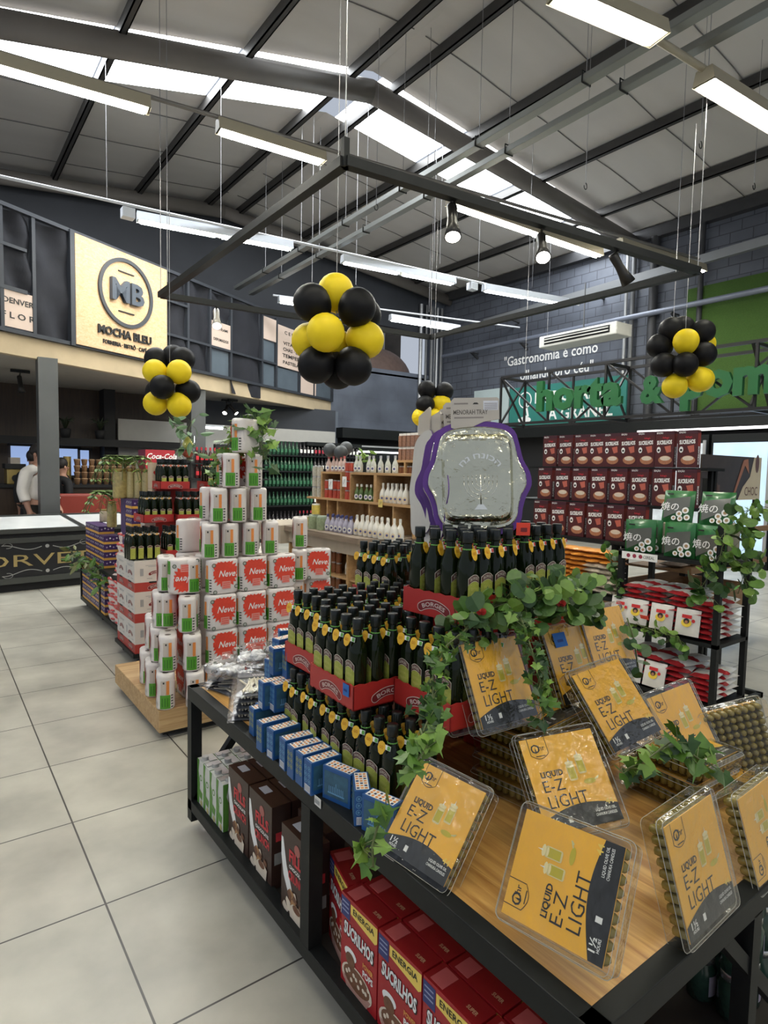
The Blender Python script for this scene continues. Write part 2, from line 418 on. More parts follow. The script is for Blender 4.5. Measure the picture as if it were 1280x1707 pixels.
# opening in the back wall with the round oven seen through it
s = B(); s.b2((9.15, YB + 1.6, 4.1), (11.7, YB + 1.65, 5.6), mat('store_dim', (0.09, 0.075, 0.06), .8, var=.5, scale=3)); s.b2((9.15, YB, 4.05), (11.6, YB + 1.6, 4.1), UPW)
struct(s.ob('trim_4'))
ov = thing('clay_oven', 'large brown domed oven seen through the opening high in the back wall', 'oven')
s = B(); pr_ = [(1.15 * math.cos(a), 0.85 * math.sin(a)) for a in [PI / 2 * i / 8 for i in range(9)]]
pr_[-1] = (0.02, .85)
OV = mat('oven_clay', (0.13, 0.085, 0.07), .75, var=.35, scale=9, bump=.3)
s.lathe(pr_, OV, 24, T(10.35, YB + 0.95, 4.1), sy=.55); s.ob('dome', ov)
B().cyl((10.5, YB + 1.0, 4.9), (10.5, YB + 1.0, 5.7), .12, mat('steel_flue', (.35, .33, .3), .35, .9), n=14).ob('flue', ov)
# green turf panel and frames on the right wall
TURF = mat('artificial_turf', (0.055, 0.12, 0.018), .9, var=.45, scale=90, bump=.9)
tp = B(); tp.b2((XR - .07, 1.0, 2.75), (XR - .005, 6.32, 5.12), TURF)
tag(tp.ob('turf_panel'), 'big rectangle of artificial green turf fixed on the right wall', 'turf panel')
# lettering on the right wall (faces -X)
def wallM(y, z, x=XR - .004): return F((x, y, z), (0, -1, 0), (0, 0, 1))
wl = thing('wall_lettering', 'white lettering painted on the block wall beneath the air conditioner', 'lettering'); Mw = wallM(9.55, 4.0)
B().text('"Gastronomia é como', .34, WINK, Mw, x=-1.5, y=.22, al='l', bold=.012, fit=2.75).ob('text_line', wl)
B().text('olhando pro céu"', .34, WINK, Mw, x=-.95, y=-.18, al='l', bold=.012, fit=2.1).ob('text_line', wl)
B().text('VÍTOR FERNANDES', .19, WINK, Mw, x=-.1, y=-.52, al='l', bold=.01, fit=1.35).ob('text_line', wl)
# mercearia sign
GSG = mat('green_sign', (0.03, 0.19, 0.16), .5)
s = B(); Mw = wallM(9.0, 3.1, XR - .25)
s.box((0, 0, -.02), (3.2, 1.0, .04), GSG, Mw)
s.text('MERCEARIA', .36, WINK, Mw, x=.25, y=.08, z=.004, bold=.02, fit=2.1); s.text('A GRANEL', .36, WINK, Mw, x=.45, y=-.32, z=.004, bold=.02, fit=1.7)
s.ring(-1.1, .18, .2, .03, WINK, Mw, .004); s.line([(-1.1, .18), (-1.0, -.2), (-1.3, -.3)], .07, WINK, Mw, .004); s.disc(-1.1, -.3, .2, WINK, Mw, .005, ry=.08)
tag(s.ob('grocery_sign'), 'green sign with white MERCEARIA A GRANEL lettering on the right wall', 'sign')
s = B(); s.box((0, 0, -.02), (1.2, 1.0, .04), mat('pale_mint', (.42, .5, .5), .6), wallM(11.25, 3.15, XR - .25))
tag(s.ob('pale_panel'), 'pale mint blank panel beside the green grocery sign', 'panel')
# dark shop band under the signs on both far walls
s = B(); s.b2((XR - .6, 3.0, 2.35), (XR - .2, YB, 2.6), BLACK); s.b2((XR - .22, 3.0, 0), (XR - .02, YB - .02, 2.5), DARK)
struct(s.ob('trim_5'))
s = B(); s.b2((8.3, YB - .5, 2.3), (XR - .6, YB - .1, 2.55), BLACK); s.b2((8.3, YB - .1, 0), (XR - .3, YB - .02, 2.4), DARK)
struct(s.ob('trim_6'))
# AC unit
ac = thing('air_conditioner', 'wide white split air conditioner hung high before the right wall', 'air conditioner')
MA = F((10.9, 7.9, 4.32), (-.03, -1, 0), (0, 0, 1))
PLW = mat('ivory_plastic', (.62, .61, .57), .4)
B().box((0, 0, 0), (1.9, .24, .5), PLW, MA).ob('housing', ac, bev=.02)
s = B(); s.box((0, 0, .255), (1.6, .14, .01), DARK, MA)
for k in range(2): s.box((0, -.03 + .06 * k, .27), (1.55, .018, .03), PLW, MA)
s.ob('louvre', ac)
B().bar((10.9, 7.9, 4.44), (10.9, 7.9, 5.4), .02, GREY).ob('hanger', ac)
# ================================================================ HUNG FROM THE ROOF
LAMPW = mat('lamp_housing', (.30, .27, .20), .5)
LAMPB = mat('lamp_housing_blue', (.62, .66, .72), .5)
TUBE = mat('lit_tube', (1, 1, .95), .4, emit=TUBE_E, ecol=(1.0, .97, .84))
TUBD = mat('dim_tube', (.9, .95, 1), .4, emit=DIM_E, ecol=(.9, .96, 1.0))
REF = mat('reflector', (.22, .21, .16), .5)
WIRE = mat('hanging_wire', (.3, .3, .31), .4, .5)
def lamp(p, q, label, group, hous=LAMPW, tube=TUBE, w=.15, h=.12, shine=False):
    p = Vector(p); q = Vector(q); d = (q - p); L = d.length; M = F(p, d, Vector((0, 0, 1)).cross(d)); M = Matrix.Translation((0, 0, 0)) @ M
    t = thing('fluorescent_lamp', label, 'lamp', M, group)
    B().add([(0, -w / 2, 0), (L, -w / 2, 0), (L, w / 2, 0), (0, w / 2, 0), (0, -w * .36, h), (L, -w * .36, h), (L, w * .36, h), (0, w * .36, h)],
            [(4, 5, 6, 7), (0, 1, 5, 4), (2, 3, 7, 6), (1, 2, 6, 5), (3, 0, 4, 7)], hous).ob('housing', t)
    s = B(); s.add([(.02, -w * .46, .001), (L - .02, -w * .46, .001), (L - .02, w * .46, .001), (.02, w * .46, .001), (.04, 0, .03), (L - .04, 0, .03)], [(0, 1, 5, 4), (2, 3, 4, 5), (0, 4, 3), (1, 2, 5)], REF); s.ob('reflector', t)
    n = max(1, round(L / 1.25))
    for k in range(n):
        for sy in (-1, 1): B().cyl((L * k / n + .05, sy * w * .24, -.008), (L * (k + 1) / n - .05, sy * w * .24, -.008), .014, tube, n=8).ob('tube', t)
    return t
def hanger(p, top, nm='hanging wire'):
    pass
G1 = 'fluorescent lamps in the nearest row overhead'
def seg(a, b, z): return onz(a[0], a[1], z), onz(b[0], b[1], z)
lamp(*seg((-25, 108), (250, 186), 4.86), 'lit twin-tube fluorescent lamp at the upper left corner, nearest the left edge', 'fluorescent lamps')
lamp(*seg((362, 218), (540, 272), 4.86), 'lit twin-tube fluorescent lamp just left of the top corner of the hanging black frame', 'fluorescent lamps')
lamp(*seg((748, 341), (1000, 428), 4.86), 'long fluorescent lamp seen edge-on right above the black frame between the two spotlights', 'fluorescent lamps')
lamp(*seg((1032, 410), (1172, 454), 4.86), 'fluorescent lamp ending at the right tip of the black frame', 'fluorescent lamps')
lamp(*seg((925, -8), (1100, 68), 4.86), 'brightest yellow-white twin-tube lamp at the top edge of the view', 'fluorescent lamps', w=.2)
lamp(*seg((1172, 138), (1330, 235), 4.86), 'bright twin-tube lamp cut by the right edge near the top', 'fluorescent lamps', w=.2)
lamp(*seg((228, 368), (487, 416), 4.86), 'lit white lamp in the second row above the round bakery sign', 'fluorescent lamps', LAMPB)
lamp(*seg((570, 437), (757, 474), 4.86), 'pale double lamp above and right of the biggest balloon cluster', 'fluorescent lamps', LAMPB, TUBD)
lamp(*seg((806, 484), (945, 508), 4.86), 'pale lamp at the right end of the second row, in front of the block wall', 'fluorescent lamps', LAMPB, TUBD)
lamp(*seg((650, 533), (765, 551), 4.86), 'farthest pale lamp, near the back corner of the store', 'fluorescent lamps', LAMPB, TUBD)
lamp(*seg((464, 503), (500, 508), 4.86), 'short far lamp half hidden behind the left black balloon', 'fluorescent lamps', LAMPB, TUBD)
# unseen lamps added along the rows over and behind the viewer, lighting the table
for i, (x, y) in enumerate(((1.6, -.4), (3.4, -.4), (-.3, -.4), (0.2, 2.9), (2.0, 2.9), (1.5, -3.4), (-2.4, 3), (-2.2, 6.3), (6.4, -.6))):
    t = lamp((x - .62, y, 4.86), (x + .62, y, 4.86), 'added twin-tube fluorescent lamp outside the view, %s counted from above the viewer' % ORD[i], 'fluorescent lamps')
# rails carrying the lamps
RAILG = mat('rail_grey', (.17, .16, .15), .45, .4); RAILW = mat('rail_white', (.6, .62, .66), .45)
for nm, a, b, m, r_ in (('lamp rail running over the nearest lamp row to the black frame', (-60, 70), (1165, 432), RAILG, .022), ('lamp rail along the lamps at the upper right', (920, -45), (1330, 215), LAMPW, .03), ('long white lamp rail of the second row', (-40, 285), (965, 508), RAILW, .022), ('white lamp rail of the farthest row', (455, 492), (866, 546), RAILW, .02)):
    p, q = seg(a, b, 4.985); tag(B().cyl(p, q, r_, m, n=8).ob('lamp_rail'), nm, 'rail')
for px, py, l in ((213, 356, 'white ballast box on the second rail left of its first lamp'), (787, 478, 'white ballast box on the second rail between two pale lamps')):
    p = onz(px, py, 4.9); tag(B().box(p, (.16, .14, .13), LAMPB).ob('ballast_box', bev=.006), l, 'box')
# cable trays
TRAY = mat('galvanised_tray', (.24, .25, .24), .4, .5)
for a, b, l in (((1245, -20), (394, 483), 'left one of the two long galvanised cable trays under the roof'), ((1330, -8), (418, 492), 'right one of the two long galvanised cable trays under the roof')):
    p, q = seg(a, b, 5.1); t = thing('cable_tray', l, 'cable tray', None, 'cable trays')
    d = (q - p).normalized(); u = Vector((-d.y, d.x, 0)); s = B()
    s.bar(p, q, .1, TRAY, h=.006); s.bar(p + u * .05 + Vector((0, 0, .03)), q + u * .05 + Vector((0, 0, .03)), .006, TRAY, h=.06); s.bar(p - u * .05 + Vector((0, 0, .03)), q - u * .05 + Vector((0, 0, .03)), .006, TRAY, h=.06); s.ob('channel', t)
    for k in range(1, 7):
        c = p + (q - p) * (k / 7); s = B(); s.tube([c + u * .06 + Vector((0, 0, -.01)), c + u * .06 + Vector((0, 0, .09)), c - u * .06 + Vector((0, 0, .09)), c - u * .06 + Vector((0, 0, -.01)), c + u * .06 + Vector((0, 0, -.01))], .008, BLACK, 5); s.ob('clamp', t)
        B().cyl(c + Vector((0, 0, .09)), (c.x, c.y, rz(c.x)), .0035, WIRE, n=5).ob('hanging_wire', t)
# free wires: image x of the wire, level of its foot
def wire(px, py, z, label, hook=False, r=.0035):
    p = onz(px, py, z); s = B(); top = Vector((p.x, p.y, rz(p.x))); s.cyl(p, top, r, WIRE, n=5)
    if hook: s.tube([p + Vector((.03 * math.sin(a), 0, -.04 + .04 * math.cos(a))) for a in [k * .6 for k in range(9)]], .006, BLACK, 5)
    tag(s.ob('hanging_wire'), label, 'wire')
for px, py, z, l, h in ((279, 470, 3.6, 'thin wire hanging straight down left of the round sign lamp', 0), (178, 330, 4.99, 'wire holding the second lamp rail over the black-curtained panels', 0), (368, 372, 4.99, 'pair-like wire holding the second lamp rail near its first lamp', 0),
        (723, 437, 4.99, 'left one of two close wires holding the second rail', 0), (733, 440, 4.99, 'right one of two close wires holding the second rail', 0), (797, 462, 4.99, 'wire above the second ballast box', 0), (887, 478, 4.99, 'wire holding the second rail near the block wall', 0),
        (976, 305, 5.2, 'loose wire with a coiled end near the skylight', 1), (1168, 235, 5.2, 'loose wire with a hook under the bright lamps', 1), (1257, 305, 5.2, 'loose wire with a weight near the right edge', 1), (627, 340, 5.0, 'short wire with hook above the black frame corner', 1),
        (593, 475, 4.6, 'wire beside the biggest balloon cluster', 1), (912, 560, 4.3, 'wire hanging before the block wall above the air conditioner', 0), (715, 520, 4.99, 'wire holding the farthest lamp rail', 0), (520, 470, 4.6, 'thin wire left of the biggest balloon cluster', 0)):
    wire(px, py, z, l, h)
# black rectangular frame hung under the lamps
ZF = 3.4
P1 = onz(575, 270, ZF); P2 = onz(1163, 452, ZF); P3 = onz(268, 492, ZF); P4 = P2 + (P3 - P1)
fr = thing('lighting_rig', 'large black steel rectangle hung level over the aisles', 'lighting rig')
for a, b in ((P1, P2), (P1, P3), (P3, P4), (P2, P4)):
    B().bar(a, b, .07, BLACK, h=.06).ob('bar', fr)
B().bar(P1 + Vector((0, 0, -.03)), P1 + Vector((0, 0, .14)), .04, BLACK).ob('corner_lug', fr)
for p in (P1, P2, P3, P4):
    B().cyl(p, (p.x, p.y, rz(p.x)), .004, WIRE, n=5).ob('hanging_wire', fr)
# spotlights on the frame
SPG = mat('spot_lens', (1, 1, .95), .3, emit=9, ecol=(1, .96, .85)); SPB = mat('spot_body', (.03, .028, .026), .35, .5)
def spot(name, p, aim, label, body=SPB, lit=True, s=1.0, group=None):
    p = Vector(p); aim = Vector(aim).normalized(); u = aim.orthogonal().normalized()
    t = thing(name, label, 'spotlight', None, group)
    v = aim.cross(u); M = Matrix(((u.x, v.x, aim.x, p.x), (u.y, v.y, aim.y, p.y), (u.z, v.z, aim.z, p.z), (0, 0, 0, 1)))
    hd_ = B().lathe([(.028 * s, -.12 * s), (.034 * s, -.1 * s), (.03 * s, -.02 * s), (.036 * s, .04 * s), (.052 * s, .12 * s), (.046 * s, .12 * s)], body, 16, M).ob('lamp_head', t)
    if lit: B().lathe([(.045 * s, .1 * s), (.044 * s, .122 * s)], SPG, 16, M).ob('lens', hd_)
    else: B().lathe([(.045 * s, .1 * s), (.044 * s, .122 * s)], DARK, 16, M).ob('lens', hd_)
    top = p - aim * .1 * s; B().cyl(top, (p.x, p.y, p.z + .16 * s), .01 * s, SPB, n=6).ob('bracket', t)
    return t
def onframe(px, z):
    # point of the front bar of the hanging frame seen in column px
    best = min((abs(px - proj(P1 + (P2 - P1) * k / 400)[0]), k) for k in range(401)); return P1 + (P2 - P1) * best[1] / 400 + Vector((0, 0, z - ZF))
def proj(P):
    a = Vector(P) - EYE; x = a.x * RX[0] + a.y * RY[0] + a.z * RZ[0]; y = a.x * RX[1] + a.y * RY[1] + a.z * RZ[1]; zz = -(a.x * RX[2] + a.y * RY[2] + a.z * RZ[2])
    return 640 + FPX * x / zz, 853.5 - FPX * y / zz
spot('spotlight', onframe(755, ZF - .17), (-.25, -.35, -1), 'lit black spotlight under the middle of the hanging black frame', s=1.15)
spot('spotlight', onframe(905, ZF - .17), (-.45, -.5, -.9), 'lit black spotlight under the frame, nearer its right end', s=1.15)
spot('spotlight', onframe(1036, ZF - .17), (.5, -.2, -.7), 'unlit black spotlight right beside the white junction on the frame', s=1.15, lit=False)
pj_ = P3 + (P4 - P3) * .17
spot('spotlight', (pj_.x, pj_.y, ZF - .16), (-.2, -.6, -.9), 'lit pale spotlight on the far bar of the frame before the black curtains', mat('spot_pale', (.4, .38, .34), .4, .4), s=1.1)
# balloons
BY = mat('yellow_latex', (.80, .60, .015), .5, var=.04, spec=.25); BK = mat('black_latex', (.006, .006, .007), .5, spec=.18); BG = mat('dusty_black_latex', (.06, .066, .072), .5)
def balloon(parent, c, ctr, r, yellow, m=None):
    c = Vector(c); d = (Vector(c) - Vector(ctr)).normalized(); u = d.orthogonal().normalized(); v = d.cross(u)
    M = Matrix(((u.x, v.x, d.x, c.x), (u.y, v.y, d.y, c.y), (u.z, v.z, d.z, c.z), (0, 0, 0, 1)))
    pf = [(.0, 0)]; pf = []
    for i in range(13):
        a = PI * i / 12; z = -math.cos(a); rr = math.sin(a) ** 0.92 * (1 - .10 * max(0, -z) ** 1.0)
        pf.append((max(rr, .008) * r, (z * 1.12 if z < 0 else z) * r))
    pf = [(r * .05, -1.22 * r), (r * .03, -1.17 * r)] + pf
    mm = m or (BY if yellow else BK); s = B(); s.lathe(pf, mm, 22, M); o = s.ob('balloon', parent)
    if not m: o['label'] = 'yellow balloon' if yellow else 'black balloon'
    return o
def cluster(px, py, dep, bl, label, r, wire_top=None, m=None):
    rr = ray(px, py); ctr = EYE + rr * (dep / FPX)
    t = thing('balloon_cluster', label, 'balloons', None, 'balloon clusters')
    f = Vector((.597, .80, 0)); rt = Vector((.80, -.597, 0)); up = Vector((0, 0, 1))
    for dx, dy, dz, y in bl:
        c = ctr + rt * (dx * dep / FPX) + up * (-dy * dep / FPX) + f * dz * r
        balloon(t, c, ctr + (c - ctr) * .1, r, y, m)
    if wire_top: B().cyl(ctr, (ctr.x, ctr.y, wire_top), .003, WIRE, n=5).ob('hanging_wire', t)
    return t
cluster(560, 552, 4.3, [(-2, -66, .3, 1), (-37, -38, -.9, 0), (36, -33, -.9, 0), (44, -34, 1.0, 0), (-12, 14, -1.7, 1), (50, 14, -.1, 1), (-44, 16, .2, 1), (0, 20, 1.2, 1), (-30, 59, -.6, 0), (31, 61, -.6, 0), (2, 62, .8, 0)], 'biggest yellow and black balloon cluster, hanging in the middle', .128, 5.05)
cluster(283, 636, 6.1, [(-25, -37, .4, 0), (20, -38, .3, 0), (0, -44, 1.0, 0), (-20, -14, -.6, 1), (20, -14, -.7, 1), (-2, 13, -1.5, 0), (-24, 16, .5, 0), (30, 15, .2, 0), (-21, 37, -.4, 1), (19, 40, -.5, 1)], 'balloon cluster hanging over the left olive oil display, black pair on top', .118, 4.0)
cluster(1140, 600, 6.0, [(-22, -50, .2, 0), (4, -56, 1, 0), (28, -46, 0, 0), (-8, -26, -1.0, 1), (-38, -24, .5, 0), (36, -28, .6, 1), (27, -8, -.5, 0), (-36, 10, -.3, 0), (-10, 12, -1.3, 0), (-16, 44, -.3, 1), (22, 34, -.6, 1), (36, 30, .5, 1)], 'yellow and black balloon cluster before the green turf panel', .118, 4.86)
cluster(722, 672, 8.4, [(-11, -22, 0, 0), (18, -20, .1, 0), (-14, 4, -.7, 0), (14, 0, 0, 1), (14, 20, .6, 0), (-20, 24, -.5, 1), (2, 26, -.6, 1)], 'small far balloon cluster partly hidden by the silver foil tray packages', .125, 5.0)

# ================================================================ MEZZANINE ON THE LEFT
A0 = Vector((.813, 9.40, 0)); D0 = Vector((.8818, .4715, 0)); N0 = Vector((.4715, -.8818, 0))
def MZ(t, z, off=0.0): return A0 + D0 * t + N0 * off + Vector((0, 0, z))
LT = 8.42
CONC = mat('worn_plywood_fascia', (.50, .40, .26), .7, var=.3, scale=2.2); SLAB = mat('slab_soffit', (.34, .32, .28), .8, var=.1)
mz = B(); M0 = F(MZ(0, 0), D0, (0, 0, 1))   # local x along, y up, z outward
mz.box((LT / 2 - 1.2, 3.065, -.06), (LT + 2.4, .27, .12), CONC, M0)
mz.add([tuple(MZ(-2.4, 2.94)), tuple(MZ(LT, 2.94)), tuple(MZ(LT, 2.94) - N0 * 4.2), tuple(MZ(-2.4, 2.94) - N0 * 4.2)], [(0, 1, 2, 3)], SLAB)
struct(mz.ob('trim_7'))
FR = mat('mezzanine_steel', (.04, .045, .055), .5, .3); CLOTH = mat('black_cloth', (.012, .013, .019), .85, var=.4, scale=4, bump=.5)
GLS = mat('grey_pane', (.10, .125, .15), .25, var=.2, scale=3)
mf = thing('mezzanine_screen', 'black steel framework with dark fabric infill along the mezzanine edge', 'screen')
def curtain(t0, t1, z0, z1, seed, off=.0):
    s = B(); nx, nz = 14, 8; vs = []; q = random.Random(seed)
    ph = q.uniform(0, 6)
    for j in range(nz + 1):
        for i in range(nx + 1):
            u = i / nx; v = j / nz; d = .03 * math.sin(u * 7 + ph + 3 * v) + .025 * math.sin(v * 11 + 5 * u + ph)
            vs.append(tuple(MZ(t0 + (t1 - t0) * u, z0 + (z1 - z0) * v, off + d)))
    s.add(vs, [(j * (nx + 1) + i, j * (nx + 1) + i + 1, (j + 1) * (nx + 1) + i + 1, (j + 1) * (nx + 1) + i) for j in range(nz) for i in range(nx)], CLOTH, True)
    return s
def tx(px, py):
    # distance along the mezzanine edge of an image point
    r = ray(px, py); t = (N0.dot(A0 - Vector((0, 0, 0))) ) / N0.dot(r); P = r * t; return (P - A0).dot(D0), EYE.z + P.z
tc = [tx(*p)[0] for p in ((-60, 450), (-2, 450), (52, 450), (117, 450), (272, 530), (310, 530), (347, 560), (382, 560), (434, 580), (458, 580), (497, 600), (520, 660), (551, 680))]
for i, (z0, z1) in {1: (3.78, 4.75), 2: (3.24, 4.75), 4: (3.22, 4.76), 5: (3.22, 4.78), 6: (4.24, 4.76), 7: (2.95, 4.76)}.items():
    curtain(tc[i] + .02, tc[i + 1] - .02, z0, z1, i).ob('cloth_infill', mf)
curtain(-2.3, tc[1], 3.24, 4.75, 9).ob('cloth_infill', mf)
for i in range(1, 13):
    if i in (3,): continue
    top = 4.79 if i < 9 else (4.72 if i < 11 else 4.2); B().box((tc[i], (3.2 + top) / 2, .03), (.05, top - 3.2, .06), FR, M0).ob('post', mf)
B().box((tc[3] - .03, 4.0, .05), (.07, 1.6, .08), FR, M0).ob('post', mf)
B().box((LT / 2 - 1.2, 3.225, .03), (LT + 2.4, .05, .08), FR, M0).ob('bottom_rail', mf)
B().box((tc[9] / 2 - 1.2, 4.79, .03), (tc[9] + 2.4, .05, .08), FR, M0).ob('top_rail', mf)
B().box(((tc[4] + tc[9]) / 2, 3.74, .035), (tc[9] - tc[4], .04, .06), FR, M0).ob('middle_rail', mf)
B().box((-.2, 3.76, .035), (2 * (tc[2] + .1), .05, .06), FR, M0).ob('middle_rail', mf)
B().box((-.2, 4.3, .035), (2 * (tc[2] + .1), .04, .06), FR, M0).ob('middle_rail', mf)
B().box(((tc[4] + tc[5]) / 2, 4.3, .035), (tc[5] - tc[4], .04, .06), FR, M0).ob('middle_rail', mf)
for a, b, z0, z1 in ((6, 7, 3.25, 3.7), (8, 9, 3.75, 4.18), (9, 10, 3.26, 3.7), (11, 12, 3.24, 3.68), (8, 9, 3.26, 3.7)):
    B().box(((tc[a] + tc[b]) / 2, (z0 + z1) / 2, .0), (tc[b] - tc[a] - .06, z1 - z0, .015), GLS, M0).ob('pane', mf)
struct(B().box((LT / 2, 4.0, -4.1), (LT + 6, 2.4, .1), UPW, M0).ob('wall_left'))
OSB = woodmat('stained_osb', (.72, .52, .33), (.60, .38, .19), 3.0, 0, .6)
MENU = mat('menu_board', (.62, .49, .41), .6, var=.04, scale=5)
mb = thing('bakery_sign', 'big square wooden sign with round MB emblem and MOCHA BLEU lettering', 'sign')
w_ = tc[4] - tc[3]; cx = (tc[4] + tc[3]) / 2; Mb = F(MZ(cx, 4.0, .07), D0, (0, 0, 1))
B().box((0, 0, 0), (w_ - .02, 1.54, .05), OSB, Mb).ob('board', mb)
s = B(); s.ring(.02, .16, .52, .055, mat('sign_grey', (.045, .05, .06), .5), Mb, .026, n=48, th=.03); s.ob('emblem_ring', mb)
s = B(); SG = mat('sign_blue_grey', (.06, .075, .1), .5)
s.text('MB', .44, SG, Mb, x=.02, y=.02, z=.03, ex=.03, bold=.03, fit=.62)
s.box((.02, .47, .03), (.3, .018, .02), INK, Mb); s.box((.02, -.13, .03), (.3, .018, .02), INK, Mb); s.ob('monogram', mb)
s = B(); s.text('MOCHA BLEU', .17, INK, Mb, x=.0, y=-.53, z=.026, ex=.012, bold=.03, fit=1.02)
s.text('FORNERIA · BISTRÔ · CAFÉ', .085, INK, Mb, x=.0, y=-.67, z=.026, ex=.006, bold=.02, fit=.84); s.ob('lettering', mb)
def menu(t0, t1, z0, z1, lines, label):
    Mm = F(MZ((t0 + t1) / 2, (z0 + z1) / 2, .05), D0, (0, 0, 1)); s = B(); s.box((0, 0, -.015), (t1 - t0, z1 - z0, .03), MENU, Mm)
    for tx_, sz, y, ft in lines: s.text(tx_, sz, INK, Mm, y=y, z=.004, bold=.02, fit=ft)
    tag(s.ob('menu_board'), label, 'sign')
menu(tc[1] + .02, tc[2] - .02, 3.27, 3.74, [('DENVER', .1, .07, .42), ('F L O R', .11, -.12, .46)], 'pale board lettered VER and O R at the left edge of the mezzanine')
menu(tc[6] + .02, tc[7] - .02, 3.76, 4.22, [('PASTRAMI', .07, .08, .38), ('DEFUMADOS', .07, -.12, .42)], 'small pale board with two lines of letters between black curtains')
menu(tc[8] + .03, tc[9] - .02, 4.2, 4.66, [], 'small blank pale board right of the black curtains')
menu(tc[9] + .02, tc[9] + 1.35, 3.72, 4.6, [('C E B O L A', .1, .28, .8), ('VITAMINAS', .1, .05, .9), ('CHÁS · ERVAS', .1, -.08, .9), ('TEMPEROS', .11, -.22, .95), ('PASTELARIA', .1, -.36, .9)], 'tall pale menu board behind the left balloons of the big cluster')
menu(tc[10] + .02, tc[11] + .1, 3.25, 3.72, [], 'blank pale board low at the right end of the mezzanine')
# posts of the mezzanine
COLM = mat('column_paint', (.10, .105, .105), .4, .2)
struct(B().b2((1.26, 9.55, 0), (1.50, 9.78, 2.95), COLM).ob('trim_8'))
cp = ony(327, 700, 11.3); struct(B().b2((cp.x - .11, 11.25, 0), (cp.x + .16, 11.5, 2.95), COLM).ob('trim_9'))
struct(B().b2((8.1, 13.2, 0), (8.35, 13.4, 2.95), mat('post_blue_grey', (.12, .14, .17), .5)).ob('trim_10'))
# track spots under the slab
for px, py, l, ax in ((34, 640, 'leftmost black track spotlight under the mezzanine', (.1, -.2, -1)), (89, 668, 'black track spotlight just right of the grey column', (.1, -.2, -1)), (138, 680, 'black track spotlight tilted left, third from the left under the mezzanine', (-.5, -.3, -.9)), (188, 690, 'black track spotlight tilted right, fourth from the left under the mezzanine', (.6, -.2, -.8)), (226, 700, 'black track spotlight right beside the left balloon cluster', (.1, -.3, -1))):
    p = onz(px, py, 2.72); t = spot('track_spotlight', p, ax, l, lit=False, s=1.05, group='track spotlights under the mezzanine')
    B().box((p.x, p.y, 2.91), (.26, .05, .04), BLACK).ob('track', t)
for k, l in ((0, 'left one of the twin lit spots under the mezzanine by the top paper pack'), (1, 'right one of the twin lit spots under the mezzanine by the top paper pack')):
    p = onz(377 + 11 * k, 682, 2.72); t = spot('track_spotlight', p, (-.5 + k, -.5, -.8), l, s=1.0, group='track spotlights under the mezzanine')
    B().box((p.x, p.y, 2.9), (.2, .05, .04), BLACK).ob('track', t)

# ================================================================ ICE CREAM CHEST AND CAFE
FRZ = mat('freezer_black', (.013, .014, .016), .35, var=.2); FTR = mat('freezer_trim', (.09, .095, .09), .35, .6)
fz = thing('ice_cream_freezer', 'long black chest freezer lettered SORVETES with glass top', 'freezer', T(-1.2, 8.08, 0, math.radians(6.5)))
s = B(); s.b2((-.6, 0, .1), (3.55, .95, .6), FRZ); s.b2((-.6, .05, .0), (3.55, .9, .1), DARK); s.ob('body', fz)
s = B(); s.b2((-.62, -.03, .58), (3.57, .98, .64), FTR); s.b2((-.62, -.02, .10), (3.57, .0, .17), FTR); s.b2((-.6, .02, .64), (3.55, .93, .69), DARK); s.ob('trim_band', fz)
s = B(); s.b2((-.62, -.02, .69), (3.57, .06, .74), FTR); s.b2((-.62, .88, .76), (3.57, .96, .84), FTR)
for x in (.2, 1.5, 2.8): s.add([(x - .03, .02, .745), (x + .03, .02, .745), (x + .03, .92, .835), (x - .03, .92, .835)], [(0, 1, 2, 3)], FTR)
s.ob('lid_frame', fz)
FGL = mat('lit_freezer_glass', (.85, .88, .88), .12, var=.15, scale=3)  # lit look of the lid put into its whitish colour
B().add([(-.6, .05, .735), (3.55, .05, .735), (3.55, .9, .825), (-.6, .9, .825)], [(0, 1, 2, 3)], FGL).ob('glass_lid', fz)
GOLD = mat('gold_letters', (.42, .32, .13), .4, .3); SIL = mat('scroll_silver', (.35, .35, .34), .4)
s = B(); Mf = F((0, -.002, 0), (1, 0, 0), (0, 0, 1)) 
s.text('SORVETES', .20, GOLD, Mf, x=2.38, y=.30, z=.001, bold=.0, fit=1.75)
cxm = 2.38
for sg in (1, -1):
    yy = .375 + sg * .15
    s.disc(cxm + .0, yy, .022, SIL, Mf, .002)
    for sx_ in (1, -1):
        s.line([(cxm + sx_ * (.06 + .42 * k / 14), yy - sg * .03 * math.sin(k / 14 * 5)) for k in range(15)], .008, SIL, Mf, .002)
        s.line([(cxm + sx_ * (.42 + .05 * math.cos(a)), yy + sg * (.025 + .03 * math.sin(a))) for a in [k * .45 for k in range(12)]], .006, SIL, Mf, .002)
s.ob('front_lettering', fz)
WD = woodmat('cafe_brown', (.05, .028, .014), (.028, .016, .009), 3, 2, .5)
struct(B().b2((-4, 13.0, 0), (4.6, 13.1, 2.95), WD).ob('wall_front'))
struct(B().b2((2.75, 12.6, 0), (2.95, 13.2, 2.95), DARK).ob('trim_11'))
WINB = mat('dusk_window', (.1, .14, .22), .4, emit=.30, ecol=(.36, .5, .85))
